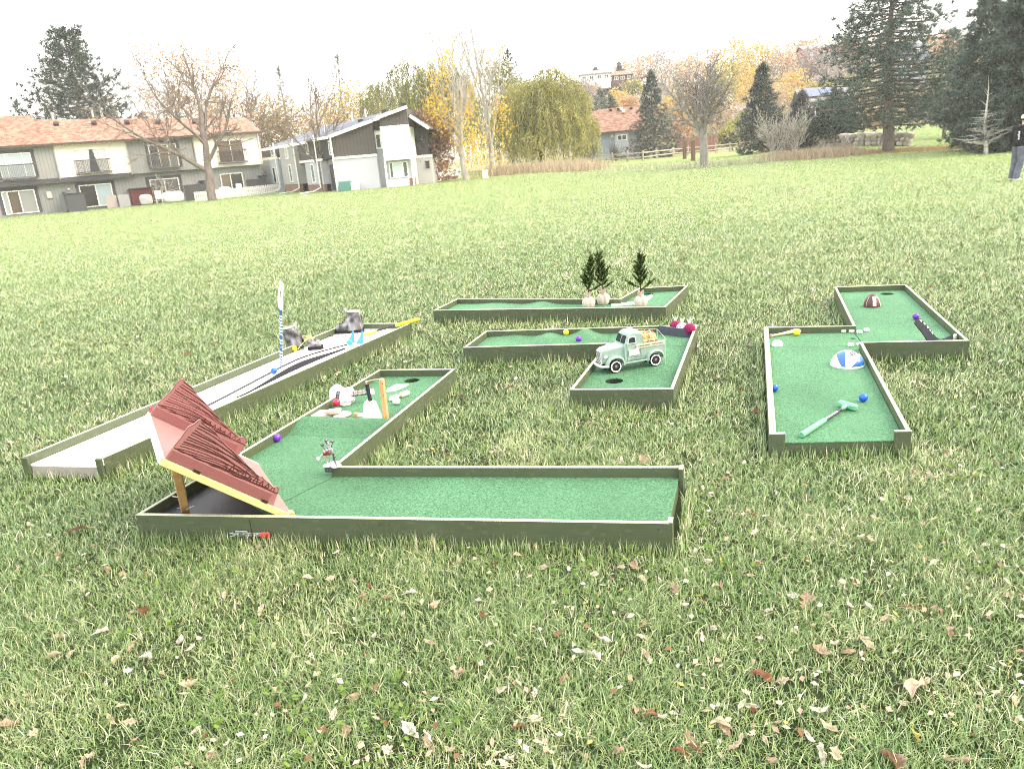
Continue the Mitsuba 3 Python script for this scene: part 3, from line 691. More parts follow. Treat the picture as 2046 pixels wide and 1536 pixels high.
# cowbell hung from a wooden post
c_ = thing('hanging_cowbell', 'white cowbell with black handle hung upside down from a wooden post', 'cowbell')
pb = at(772, 838, FLOOR); pt = pb + [0, 0, rise(pb, 758)]
lean = onplane(762, 757, pb, CF * [1, 1, 0] / np.linalg.norm(CF[:2]))
obj('post', MB().bar(pb, lean, .024, .030, up=(.24, .97, 0), bev=.002), 'wood', c_)
for q in (.62, .9): obj('screw', MB((.08, .08, .08)).ball(pb + (lean - pb) * q + [.006, -.018, 0], .003, 1), 'metal', c_)
bb = at(745, 838, FLOOR + .012); bpl = CF * [1, 1, 0] / np.linalg.norm(CF[:2])
bt = onplane(739, 803, bb, bpl); hb, ht = onplane(740, 800, bb, bpl), onplane(732.5, 767, bb, bpl)
def frus(mb, c0, c1, w0, d0, w1, d1, ax, col=None):
    ay = bpl; v = []
    for c, w, d in ((c0, w0, d0), (c1, w1, d1)):
        for sx, sy in ((-1, -1), (1, -1), (1, 1), (-1, 1)): v.append(c + ax * sx * w / 2 + ay * sy * d / 2)
    return mb.add(np.array(v), [[0, 1, 5, 4], [1, 2, 6, 5], [2, 3, 7, 6], [3, 0, 4, 7], [4, 5, 6, 7], [3, 2, 1, 0]], col)
bx_ = np.cross(bpl, [0, 0, 1.0]); ds = depth_scale(bb)
obj('bell', frus(frus(MB((.64, .64, .63)), bb, bt, 38 * ds, 24 * ds, 22 * ds, 13 * ds, bx_), bt, bt + (ht - hb) * .10, 17 * ds, 10 * ds, 14 * ds, 8 * ds, bx_), 'satin', c_)
for q in (-.012, .014): obj('rivet', MB((.25, .25, .25)).ball(bt + [q, 0, 0] - bpl * .02, .004, 1), 'metal', c_)
obj('handle', MB((.018, .020, .030)).tube([hb, ht], 3.9 * ds, 14).tube([ht + (hb - ht) * .12, ht], 4.4 * ds, 14, (.01, .01, .01)).tube([hb + (ht - hb) * .05, hb], 4.6 * ds, 14, (.01, .01, .01)), 'satin', c_, 40)
obj('hanger', MB((.62, .40, .36)).tube([ht, ht + [0, 0, .014], ht + (lean - ht) * .35 + [0, 0, .012], lean + [0, 0, .002]], .0028, 6).ball(ht + [0, 0, .012], .007, 1), 'satin', c_, 40)

k = thing('wood_shaker', 'turned wooden shaker with pale head lying near the right board', 'shaker')
a0, a1 = at(778, 798, FLOOR + .016), at(816, 784, FLOOR + .016); dv = a1 - a0
obj('head', MB(ivory).tube([a0, a0 + dv * .08, a0 + dv * .40, a0 + dv * .44], [.010, .017, .017, .012], 16), 'satin', k, 40)
obj('grip', MB().tube([a0 + dv * .44, a0 + dv * .52, a0 + dv * .58], [.009, .009, .012], 14), 'wood', k, 40)
obj('barrel', MB((.70, .60, .46)).tube([a0 + dv * .58, a0 + dv * .62, a0 + dv * .97, a0 + dv * 1.0], [.014, .018, .018, .014], 16), 'satin', k, 40)
k = thing('metal_scraper', 'flat pale scraper plate lying towards the hole', 'scraper')
q = [at(*v, FLOOR)[:2] for v in ((772, 783), (774, 778), (794, 768), (817, 768), (812, 772), (790, 781))]
obj('plate', MB((.74, .72, .70)).prism(q, .006, t=(0, 0, float(ground(*q[0])) + FLOOR)), 'satin', k)
obj('screw', MB((.2, .2, .2)).ball(np.r_[at(813, 769.5, FLOOR)[:2], 0] + [0, 0, float(ground(*q[0])) + FLOOR + .006], .004, 1), 'metal', k)
obj('slot', MB((.015, .03, .02)).prism([at(*v, FLOOR)[:2] for v in ((800, 766), (817, 767), (816, 768), (799, 767))], .002, t=(0, 0, float(ground(*q[0])) + FLOOR)), 'matte', k)

# --- white lane: striped stick, boots, fins, yellow putter
k = thing('striped_stick', 'upright hockey stick striped blue and white with a white taped blade on top', 'hockey stick')
s0 = at(562, 733, FLOOR); sdir = onplane(560, 562, s0, CF * [1, 1, 0]) - s0; hS = np.linalg.norm(sdir); hB = np.linalg.norm(onplane(561, 619, s0, CF * [1, 1, 0]) - s0)
SF = frame(sdir, (0, -1, 0)); SF = np.stack([-SF[:, 0], -SF[:, 1], SF[:, 2]], 1) if SF[0, 0] < 0 else SF
zz = np.linspace(0, hB, 150); prof = []
mb = MB()
for i, (z0, z1) in enumerate(zip(zz[:-1], zz[1:])):
    t = z0 / hB
    solid = t > .90 or .50 < t < .55 or .36 < t < .40 or .29 < t < .33
    for q in range(10):
        a0_, a1_ = q / 10 * 2 * np.pi, (q + 1) / 10 * 2 * np.pi
        ph = (z0 / hB * 19 + q / 10) % 1
        col = (.02, .085, .27) if solid or ph < .42 else (.62, .70, .80)
        r = .0105
        v = [[r * math.cos(a), r * .8 * math.sin(a), z] for z, a in ((z0, a0_), (z0, a1_), (z1, a1_), (z1, a0_))]
        mb.add(np.array(v) @ SF.T + s0, [[0, 1, 2, 3]], col)
obj('shaft', mb, 'satin', k)
sw = depth_scale(s0)
blade = [(0, 0), (.011, .0), (.013, .06), (.012, .13), (.020, .19), (.014, .225), (.004, .245), (-.008, .25), (.002, .232), (-.006, .20), (-.014, .15), (-.018, .09), (-.014, .03)]
sc_b = (hS - hB) / .245
Mb = np.stack([[1, 0, 0], [0, 0, 1], [0, -1, 0]], 1).astype(float)
bp = Polygon(np.array(blade) * [1.15, sc_b]).difference(Polygon(np.array([(.001, .06), (.006, .08), (.005, .17), (-.003, .18), (-.004, .10)]) * [1.1, sc_b]))
obj('blade', MB((.80, .80, .82)).prism(bp, .012, SF @ Mb, s0 + SF @ np.array([0, .006, hB])), 'satin', k, amt=.06, freq=30)

leather, sole_c = (.165, .165, .172), (.018, .018, .020)
def boot_profile():
    up = [(.135, .020), (.138, .045), (.125, .068), (.095, .082), (.055, .090), (.030, .112), (.008, .150), (-.002, .190), (-.100, .192), (-.112, .150), (-.116, .095), (-.124, .050), (-.122, .022)]
    return up
def boot_mesh(clip=None):
    """upper as a loft of rounded cross sections along the boot's profile"""
    prof = Polygon(boot_profile())
    secs = []
    xs = np.linspace(-.1235, .1375, 46)
    V, n = [], 22
    g = np.linspace(0, np.pi, n)
    for x in xs:
        ln = shapely.LineString([(x, -.1), (x, .4)]).intersection(prof)
        if ln.is_empty: continue
        z0, z1 = ln.bounds[1], ln.bounds[3]
        e = (x + .1235) / .261
        wid = .040 * (1 - .1 * abs(2 * e - 1)) * min(1, math.sqrt(max(e, .002) / .12)) * min(1, math.sqrt(max(1 - e, .002) / .22))
        h = z1 - z0
        sx = np.sign(np.cos(g)) * np.abs(np.cos(g)) ** .55; sz = np.sin(g) ** .55
        V.append(np.stack([0 * g + x, wid * sx * (1 - .12 * sz), z0 + h * sz], 1))
    return np.array(V)
def boot(key, label, base, ang, lace, split=None):
    k = thing(key, label, 'boot')
    M = rotz(ang); V = boot_mesh()
    rgb = np.random.default_rng(7)
    def put(mb, name, mat_, tilt=None, pivot=None, parent=k, **kw):
        v, f, c = mb.get()
        if tilt is not None: v = (v - pivot) @ roty(tilt).T + pivot
        v = v @ M.T + base
        return obj(name, MB().add(v, f, c), mat_, parent, **kw)
    def upper(sel):
        P = V[sel]; n = meshkit.fbm(P.reshape(-1, 3) * [26, 26, 34], 4, 2).reshape(P.shape[:2])
        P = P + (np.array([0, 1, .3]) * (n[..., None] - .5) * .008)
        shade = np.clip(.02 + .62 * np.clip(n - .36, 0, 1) ** 1.3 * 2.0, .018, .36)
        col = np.where(np.isnan(shade), .2, shade)[..., None] * np.array([1, 1, 1.05])
        m = MB().grid(P, col)
        for e in (P[0], P[-1]):
            m.add(np.vstack([e, e.mean(0)]), [[i, i + 1, len(e)] for i in range(len(e) - 1)], (.10, .09, .085))
        return m
    def sole(x0, x1):
        pts = [(-.128, 0), (-.118, .036), (-.07, .040), (-.01, .034), (.06, .045), (.115, .040), (.143, .018), (.148, 0)]
        pts = pts + [(x, -y) for x, y in pts[::-1]]
        pg = Polygon(pts).buffer(0).intersection(shapely.box(x0, -.1, x1, .1))
        m = MB(sole_c).prism(pg, .012, t=(0, 0, .012)).prism(pg.buffer(.003).intersection(shapely.box(x0, -.1, x1, .1)), .006, t=(0, 0, .021))
        heel = pg.intersection(shapely.box(-.2, -.1, -.045, .1)); fore = pg.intersection(shapely.box(.0, -.1, .2, .1))
        for g in (heel, fore):
            if not g.is_empty: m.prism(g, .013)
        return m
    xs = V[:, 0, 0]
    if split is None:
        put(upper(slice(None)), 'upper', 'satin', smooth=50); put(sole(-.2, .2), 'sole', 'matte', smooth=30)
        til, piv = None, None; parts = [(None, None)]
    else:
        put(upper(xs >= split), 'toe_half', 'satin', smooth=50); put(sole(split, .2), 'toe_sole', 'matte', smooth=30)
        til, piv = -.18, np.array([-.11, 0, .0]); off = -.035
        put(upper(xs < split).moved(None, (off, 0, .004)), 'heel_half', 'satin', til, piv, smooth=50)
        put(sole(-.2, -.062).moved(None, (off, 0, .004)), 'heel_sole', 'matte', til, piv, smooth=30)
    sh = 0 if split is None else -.035
    col_ = MB((.62, .60, .56)).tube([(-.05 + sh + .052 * math.cos(a), .034 * math.sin(a), .192) for a in np.linspace(0, 2 * np.pi, 25)], .006, 6, cap=False)
    put(col_, 'collar', 'matte', til, piv, smooth=50)
    tg = MB((.26, .26, .27)).grid(np.array([[[.004 + .020 * t + sh, y, .165 + .060 * t - .5 * y * y * 8] for y in np.linspace(-.026, .026, 7)] for t in np.linspace(0, 1, 6)]))
    put(tg, 'tongue', 'matte', til, piv, smooth=50)
    return k, M
bR = at(701, 664, FLOOR)
kR, MR = boot('hiking_boot', 'worn gray leather hiking boot standing whole at the far end of the white lane', bR, math.pi - .12, None)
lace = MB((.03, .03, .03)); P_ = lambda x, y, z: np.array([x, y, z]) @ MR.T + bR
for i in range(5):
    t = i / 4; x, z = .088 - .075 * t, .088 + .062 * t
    lace.tube([P_(x, -.03, z - .014), P_(x + .004, 0, z + .005), P_(x, .03, z - .014)], .0028, 5)
q = [at(x, y, FLOOR + .003) for x, y in curve([(690, 660), (692, 668), (689, 672), (675, 673), (662, 671), (655, 669)], 20)]
q[0][2] += .05; q[1][2] += .035; q[2][2] += .02; q[3][2] += .01
lace.tube(q, .0028, 5)
lace.tube([at(x, y, FLOOR + .003) for x, y in curve([(700, 674), (690, 676), (684, 679), (682, 682)], 12)], .0024, 5)
obj('lace', lace, 'matte', kR, smooth=50)
bL = at(612, 698, FLOOR)
kL, ML = boot('cut_hiking_boot', 'gray hiking boot cut in two with a gap under its arch and a yellow lace', bL, -.10, None, split=.030)
P_ = lambda x, y, z: np.array([x, y, z]) @ ML.T + bL
lace = MB((.72, .60, .16))
for i in range(3): lace.tube([P_(.075 - .02 * i, -.03, .082 + .012 * i), P_(.078 - .02 * i, 0, .10 + .012 * i), P_(.075 - .02 * i, .03, .082 + .012 * i)], .003, 5)
for s in (1, -1): lace.tube([P_(.055, -.03, .112), P_(.04 + .03 * s, -.05, .125), P_(.06 + .03 * s, -.055, .09), P_(.055, -.034, .108)], .003, 5)
lace.tube([P_(.05, -.034, .11), P_(.02, -.045, .085), P_(-.02, -.06, .05), P_(-.045, -.07, .02)], .003, 5)
obj('lace', lace, 'satin', kL, smooth=50)
lace = MB((.03, .03, .03))
for i in range(3): lace.tube([P_(.02 - .03 - .01 * i, -.036, .15 - .024 * i), P_(.03 - .024 - .01 * i, -.01, .165 - .024 * i), P_(.02 - .03 - .01 * i, .03, .15 - .024 * i)], .0028, 5)
obj('lace', lace, 'matte', kL, smooth=50)
k = thing('striped_ball', 'small dark green ball with a pale band under the cut boot', 'ball')
p = at(604, 692, FLOOR + .02)
obj('ball', MB((.03, .09, .045)).ball(p, .020, 2), 'satin', k, True)
obj('band', MB((.62, .62, .40)).tube([p + np.array([.0205 * math.cos(a), .007 * math.sin(a) - .012, .017 * math.sin(a)]) for a in np.linspace(0, 2 * np.pi, 20)], .002, 4, cap=False), 'satin', k, True)
for (x, y, l) in ((704, 684, 'light blue upright fin left of the other, behind the green ball'), (722, 685, 'light blue upright fin next to the right board of the white lane')):
    k = thing('blue_fin', l, 'fin', None); p = at(x, y, FLOOR); s = depth_scale(p)
    pts = np.array([(-11, 0), (-5, 8), (1, 17), (5, 27), (6.5, 16), (6, 8), (4, 0)]) * s
    lab(obj('panel', MB((.09, .27, .58)).prism(Polygon(pts), .006, Mb, p), 'satin', k), None)
    obj('foot', MB((.10, .30, .60)).box(p + [0, 0, .002], (.05, .03, .004)), 'satin', k)
k = thing('yellow_putter', 'yellow and black putter resting across the far end of the white lane', 'putter')
p0, p1 = at(741, 664, FLOOR + .012), at(838, 637, TOP + .03); pm = p0 + (p1 - p0) * .10; pg_ = p0 + (p1 - p0) * .50
obj('shaft', MB((.02, .02, .022)).tube([pm, pg_], .0085, 10), 'satin', k, True)
obj('grip', MB((.80, .66, .03)).tube([pg_, pg_ + (p1 - pg_) * .05, p1 - (p1 - pg_) * .04, p1], [.012, .0155, .0165, .012], 12), 'satin', k, 40)
dh = (p1 - p0) / np.linalg.norm(p1 - p0)
obj('head', MB((.80, .68, .06)).box(at(739, 666.5, FLOOR + .012), (.115, .030, .024), rotz(.30), bev=.006).tube([at(746, 664, FLOOR + .02), pm], .010, 10), 'satin', k, 30)
# --- three little spruces in sacks
def spruce_mesh(h, w, rg, lean=(0, 0)):
    tw, fo = MB((.09, .06, .04)), MB()
    tip = np.array([lean[0], lean[1], h])
    ax = lambda t: np.array([0, 0, .0]) + tip * t + np.array([.02 * math.sin(3 * t), .015 * math.sin(4 * t + 1), 0]) * t
    tw.tube([ax(t) for t in np.linspace(0, 1, 8)], np.linspace(.006, .002, 8), 6)
    def needles(a, b, n, L):
        d = b - a; dn = d / np.linalg.norm(d); t = rg.random(n)[:, None]
        p = a + d * t
        r = rg.normal(size=(n, 3)); r -= (r @ dn)[:, None] * dn; r /= np.linalg.norm(r, axis=1, keepdims=True)
        e = p + (r * .8 + dn * .7) * L * (.7 + .5 * rg.random((n, 1)))
        s = np.cross(r, dn) * .0016
        v = np.stack([p - s, p + s, e], 1).reshape(-1, 3)
        g = rg.random((n, 1)); c = np.array([.034, .075, .020]) * (1 - g) + np.array([.115, .165, .05]) * g
        fo.add(v, np.arange(n * 3).reshape(-1, 3), np.repeat(c, 3, 0))
    needles(ax(.5), ax(1), 260, .016)
    nb = 26
    for i in range(nb):
        t = .03 + .80 * (i / nb) ** .9 + .02 * rg.random()
        a = i * 2.4 + rg.normal(0, .3); L = w * (1 - t * .86) * (.62 + .75 * rg.random())
        p = ax(t); d = np.array([math.cos(a), math.sin(a), .45 + .75 * rg.random() + .5 * t]); d /= np.linalg.norm(d)
        q = p + d * L; m = (p + q) / 2 + [0, 0, -.008]
        tw.tube([p, m, q], [.0026, .002, .0014], 4)
        needles(p, m, int(500 * L / w * .55) + 30, .017); needles(m, q, int(500 * L / w * .55) + 30, .016)
        for sgn in (-1, 1):
            sd = np.cross(d, [0, 0, 1]) * sgn; b0 = p + d * L * .45; b1 = b0 + (d * .7 + sd * .6) * L * .42
            needles(b0, b1, int(240 * L / w) + 10, .014)
    return tw, fo
def sack(r, h):
    g = np.linspace(0, 2 * np.pi, 41)[:-1]; rows = []
    for t in np.linspace(0, 1, 15):
        z = h * t
        if t < .62: rad = r * (.86 + .22 * math.sin(t / .62 * np.pi * .9)) * (1 if t > 0 else .9)
        else: rad = r * (.30 + .75 * abs(t - .78) / .22 * .28 + (1.0 if t < .68 else 0) * .2)
        fold = 1 + (.05 + .22 * max(0, t - .35)) * np.sin(g * 9 + 2 * t) + .03 * np.sin(g * 5)
        rows.append(np.stack([rad * fold * np.cos(g), rad * fold * np.sin(g), 0 * g + z + .012 * t * np.sin(g * 4)], 1))
    P = np.array(rows); P = np.concatenate([P, P[:, :1]], 1)
    return MB((.52, .45, .38)).grid(P).add(np.vstack([P[0, :-1], [[0, 0, 0]]]), [[(i + 1) % 40, i, 40] for i in range(40)])
for x, y, ytop, lbl, lean, sd in ((1177, 615, 503, 'little spruce in a pale sack, leftmost of the three on the far course', (.03, 0), 1), (1206, 608, 493, 'little spruce in a pale sack, middle of the three, with a bent top', (-.045, .02), 2),
                              (1281, 613, 495, 'little spruce in a pale sack, standing alone at the right end of the far course', (-.01, 0), 3)):
    rg = np.random.default_rng(40 + sd)
    k = thing('potted_spruce', lbl, 'small fir tree'); p = at(x, y, FLOOR); h = rise(p, ytop)
    obj('sack', sack(.054, .145).moved(None, p), 'matte', k, True, amt=.12, freq=60)
    obj('sack_tie', MB((.40, .33, .24)).tube([p + [.023 * math.cos(a), .023 * math.sin(a), .113] for a in np.linspace(0, 2 * np.pi, 17)], .004, 5, cap=False), 'matte', k, True)
    tw, fo = spruce_mesh(h - .14, .135, rg, lean)
    obj('stem', tw.moved(None, p + [0, 0, .14]), 'matte', k, True)
    obj('needles', fo.moved(None, p + [0, 0, .14]), 'foliage', k)
k = thing('white_guide_strip', 'curved white strip lying on the turf between the little spruces', 'strip')
q = [at(x, y, FLOOR)[:2] for x, y in [(1221, 609), (1250, 606), (1272, 603), (1290, 597), (1302, 589), (1304, 593), (1296, 600), (1276, 607), (1250, 610), (1222, 613)]]
obj('strip', MB((.72, .74, .74)).prism(Polygon(q).buffer(0), .008, t=(0, 0, float(ground(*q[3])) + FLOOR)), 'satin', k)

# --- toy truck
TG, TG2 = (.235, .335, .285), (.22, .315, .27)
tk = thing('toy_truck', 'pale green toy pickup truck with whitewall tyres and an orange load', 'toy truck')
pf, pr = at(1232, 746, FLOOR), at(1311, 732, FLOOR)
hd = (pf - pr); wb = np.linalg.norm(hd); hd /= wb
lf = np.array([-hd[1], hd[0], 0.0])                      # the truck's left side: towards the viewer
lf = lf if lf @ (CAM - pf) > 0 else -lf
Mt = np.stack([hd, lf, [0, 0, 1.0]], 1)
HW = .082                                             # half width to the outer wheel face
t0_ = (pf + pr) / 2 - lf * HW; t0_[2] = float(ground(*t0_[:2])) + FLOOR
def low(v): v = np.array(v, float); v[..., 2] = np.where(v[..., 2] > .09, .09 + (v[..., 2] - .09) * .76, v[..., 2]); return v
def put_t(mb, name, mat_, parent=tk, smooth=35, **kw):
    v, f, c = mb.get(); return obj(name, MB().add(low(v) @ Mt.T + t0_, f, c), mat_, parent, smooth, **kw)
W2 = wb / 2
def loft(secs, n=10, close=True):
    """sections: (x, half width, z0, z1, corner radius) -> skin of rounded boxes"""
    V = []
    for x, hw, z0, z1, r in secs:
        g = np.concatenate([np.linspace(0, np.pi / 2, 5) + a for a in (0, np.pi / 2, np.pi, 3 * np.pi / 2)])
        cx = np.repeat([1, -1, -1, 1], 5) * (hw - r); cz = np.repeat([1, 1, -1, -1], 5) * ((z1 - z0) / 2 - r)
        V.append(np.stack([0 * g + x, cx + r * np.cos(g), (z0 + z1) / 2 + cz + r * np.sin(g)], 1))
    V = np.array(V); P = np.concatenate([V, V[:, :1]], 1)
    mb = MB(TG).grid(P, flip=True)
    for e, fl in ((V[0], True), (V[-1], False)):
        m = len(e); mb.add(np.vstack([e, e.mean(0)]), [[(i + 1) % m, i, m] if not fl else [i, (i + 1) % m, m] for i in range(m)])
    return mb
# hood, cab, bed
put_t(loft([(W2 + .085, .030, .075, .160, .012), (W2 + .081, .041, .064, .174, .018), (W2 + .062, .049, .058, .186, .022), (W2 + .01, .054, .055, .196, .024), (W2 - .07, .062, .055, .206, .024)]), 'hood', 'satin')
put_t(loft([(W2 - .068, .074, .055, .19, .012), (W2 - .072, .075, .055, .205, .014), (W2 - .095, .072, .055, .280, .020), (W2 - .112, .068, .055, .305, .026), (W2 - .15, .067, .055, .312, .028), (W2 - .185, .067, .055, .306, .028), (W2 - .200, .069, .055, .285, .022), (W2 - .205, .072, .055, .24, .014)]), 'cab', 'satin')
bd = MB(TG2).box((-W2 + .035, 0, .075), (.21, .136, .02), bev=.004)
for s in (1, -1): bd.box((-W2 + .033, s * .066, .128), (.212, .010, .092), bev=.003)
bd.box((-W2 - .072, 0, .128), (.010, .136, .092), bev=.003)
put_t(bd, 'bed', 'satin')
put_t(MB(TG2).box((0, .070, .057), (.20, .032, .008), bev=.002).box((0, -.070, .057), (.20, .032, .008), bev=.002), 'running_board', 'satin', kind='stuff')
glass_c = (.018, .028, .030)
for s in (1, -1):
    put_t(MB((.50, .60, .55)).prism(Polygon([(0, 0), (.068, 0), (.060, .060), (.012, .060)]).difference(Polygon([(.007, .006), (.061, .006), (.055, .053), (.017, .053)])), .004, np.stack([[-1, 0, 0], [0, 0, 1], [0, 1, 0]], 1).astype(float), (W2 - .088, s * .0725 - (.002 if s > 0 else .002), .208)), 'window_frame', 'satin', smooth=False)
    put_t(MB(glass_c).prism(Polygon([(.007, .006), (.061, .006), (.055, .053), (.017, .053)]), .003, np.stack([[-1, 0, 0], [0, 0, 1], [0, 1, 0]], 1).astype(float), (W2 - .088, s * .072 - .0015, .208)), 'window', 'matte', smooth=False)
# windscreen panes on the slanted front of the cab
ws = np.array([-.023, 0, .075]); ws /= np.linalg.norm(ws); wn = np.array([ws[2], 0, -ws[0]])
for s in (1, -1):
    Mw = np.stack([np.array([0, 1.0, 0]), ws, np.cross([0, 1.0, 0], ws)], 1)
    pn = Polygon([(-.027, 0), (.027, 0), (.024, .066), (-.024, .066)]).buffer(-.003).buffer(.003)
    o = np.array([W2 - .0735, s * .033, .212]) + wn * .0015
    put_t(MB(glass_c).prism(pn, .004, Mw, o - Mw[:, 2] * .002), 'windscreen_pane', 'matte', smooth=False)
# fenders: thick arches over the wheels
def fender(x, s, r=.058):
    g = np.linspace(-.12, np.pi + .12, 20); mb = MB(TG)
    prof = [(.001, -.016), (.010, -.014), (.016, -.006), (.017, .004), (.012, .014), (.001, .017)]
    P = np.array([[[x + (r + a - .006) * math.cos(t), s * (.066 + (b + .004) * 1.15), .056 + (r + a - .006) * math.sin(t)] for a, b in prof] for t in g])
    mb.grid(P, flip=s < 0)
    ins = np.array([[[x + q * math.cos(t), s * .05, .056 + q * math.sin(t)] for q in (.0, r + .008)] for t in g])
    mb.grid(ins)
    return mb
for x, s in ((W2, 1), (W2, -1), (-W2, 1), (-W2, -1)):
    put_t(fender(x, s), 'fender', 'satin')
    wh = thing.__wrapped__ if False else None
    R_ = np.stack([[1, 0, 0], [0, 0, s], [0, s, 0]], 1).astype(float)
    c = (x, s * (HW - .028), .044)
    w1 = put_t(MB((.014, .014, .015)).lathe([(0, 0), (.036, 0), (.043, .004), (.044, .012), (.042, .022), (.037, .0255), (.030, .026), (0, .024)], 30, R_, c), 'wheel', 'matte')
    put_t(MB((.80, .80, .78)).lathe([(.0295, .0262), (.031, .0272), (.0365, .0266), (.0375, .0256)], 30, R_, c), 'whitewall', 'satin', parent=w1)
    put_t(MB((.02, .02, .022)).lathe([(.029, .0245), (.022, .021), (.018, .022), (.017, .026), (.010, .028), (0, .029)], 24, R_, c), 'hub', 'satin', parent=w1)
    put_t(MB((.35, .35, .36)).lathe([(.009, .0285), (.007, .031), (0, .032)], 16, R_, c), 'hub_cap', 'metal', parent=w1)
# grille
gx_ = W2 + .083
gr_ = put_t(MB((.62, .64, .62)).box((gx_ - .004, 0, .115), (.016, .078, .108), bev=.006), 'grille', 'satin')
for i in range(9):
    put_t(MB((.05, .05, .05)).box((gx_ + .0035, 0, .072 + .0108 * i), (.004, .068, .0056)), 'grille_slot', 'matte', parent=gr_, smooth=False)
put_t(MB((.58, .60, .58)).tube([(gx_ - .03, .085, .056), (gx_ + .008, .066, .054), (gx_ + .016, 0, .054), (gx_ + .008, -.066, .054), (gx_ - .03, -.085, .056)], .009, 10), 'bumper', 'satin')
for s in (1, -1):
    h_ = put_t(MB((.50, .58, .54)).lathe([(0, -.018), (.008, -.014), (.013, 0), (.013, .003)], 16, np.stack([[0, 1, 0], [0, 0, 1], [1, 0, 0]], 1).astype(float), (gx_ - .020, s * .054, .118)), 'headlight', 'satin')
    put_t(MB((.75, .75, .72)).lathe([(.0115, .0025), (.008, .0055), (0, .007)], 16, np.stack([[0, 1, 0], [0, 0, 1], [1, 0, 0]], 1).astype(float), (gx_ - .020, s * .054, .118)), 'lens', 'gloss', parent=h_)
put_t(MB((.60, .62, .60)).box((W2 - .088, .078, .210), (.005, .012, .014), bev=.002), 'mirror', 'satin')
put_t(MB((.10, .15, .125)).box((W2 - .086, .0752, .13), (.0015, .0016, .14)).box((W2 - .186, .0738, .13), (.0015, .0016, .14)).box((W2 - .136, .0752, .062), (.10, .0016, .0015)), 'door_gap', 'matte', smooth=False, kind='stuff')
sg = put_t(MB((.76, .77, .74)).box((W2 - .134, .0765, .130), (.072, .0035, .050)), 'sign', 'satin', smooth=False)
Ms = np.stack([[-1, 0, 0], [0, 0, 1], [0, 1, 0]], 1).astype(float)
wr = MB((.03, .03, .03))
try:
    wr.tm(meshkit.text_mesh('GET WATER', .0090, .0006), Ms, (W2 - .104, .0784, .141))
    wr.tm(meshkit.text_mesh('HERE', .0075, .0006), Ms, (W2 - .121, .0784, .113))
except Exception as ex: print('text', ex)
for x, z in ((W2 - .106, .128), (W2 - .162, .134), (W2 - .162, .113)): wr.prism(Polygon([(.0030 * math.cos(a) * (1 if i % 2 else .45), .0030 * math.sin(a) * (1 if i % 2 else .45)) for i, a in enumerate(np.linspace(0, 2 * np.pi, 11)[:-1])]), .0006, Ms, (x, .0784, z))
put_t(wr, 'lettering', 'matte', parent=sg, smooth=False, kind='stuff')
for s in (1, -1):
    put_t(MB((.70, .50, .36)).box((-W2 + .033, s * .0705, .184), (.214, .012, .013), bev=.002), 'bed_rail', 'satin')
    put_t(MB((.66, .44, .30)).box((-W2 + .033, s * .0705, .160), (.214, .008, .008), bev=.002), 'bed_rail', 'satin')
    for x in (-.065, .03, .13): put_t(MB((.68, .48, .34)).box((-W2 + x, s * .0705, .171), (.012, .009, .026), bev=.002), 'rail_post', 'satin')
ld = thing('truck_load', 'orange and tan bundle of dried flowers and corn lying in the truck bed', 'load')
rg = np.random.default_rng(77)
lb = trimesh.creation.icosphere(4, 1.0); lv = lb.vertices * [.088, .056, .066] + [-W2 + .045, 0, .210]
nn = meshkit.fbm(lv * 60, 3, 3)[:, None]; lv = lv + lb.vertices * (nn - .5) * .03; lv[:, 2] = np.maximum(lv[:, 2], .09)
ncol = meshkit.fbm(lv * 45, 3, 9)
pal = np.array([(.06, .035, .02), (.50, .22, .07), (.58, .34, .14), (.60, .46, .28), (.34, .10, .035)])
lc = pal[np.clip((ncol * 9 - 2).astype(int), 0, 4)]
obj('bundle', MB().add(low(lv) @ Mt.T + t0_, lb.faces, lc), 'matte', ld, True)
for i in range(14):
    q = np.array([-W2 - .055 + .16 * rg.random(), -.05 + .105 * rg.random(), .225 + .035 * rg.random()])
    obj('berry' if i % 2 else 'twig', (MB((.50, .025, .02)).ball(Mt @ low(q) + t0_, .008 + .004 * rg.random(), 1) if i % 2 else MB((.78, .70, .52)).tube([Mt @ low(q) + t0_, Mt @ low(q + [.04 * rg.normal(), .02 * rg.normal(), .03]) + t0_], .004, 5)), 'satin', ld, True)
wf = thing('wire_frame', 'thin pale wire frame standing behind the toy truck with a line to its roof', 'wire frame')
pa, pb2 = at(1314, 708, FLOOR), at(1330, 727, FLOOR)
ta, tb = pa + [0, 0, rise(pa, 657)], pb2 + [0, 0, rise(pb2, 675)]
WC = (.45, .52, .46)
obj('rod', MB(WC).tube([pa, ta], .0024, 6), 'satin', wf, True); obj('rod', MB(WC).tube([pb2, tb], .0024, 6), 'satin', wf, True)
obj('line', MB((.62, .66, .60)).tube([ta, tb], .0014, 4).tube([ta, Mt @ low([W2 - .18, 0, .31]) + t0_], .0011, 4), 'satin', wf, True)

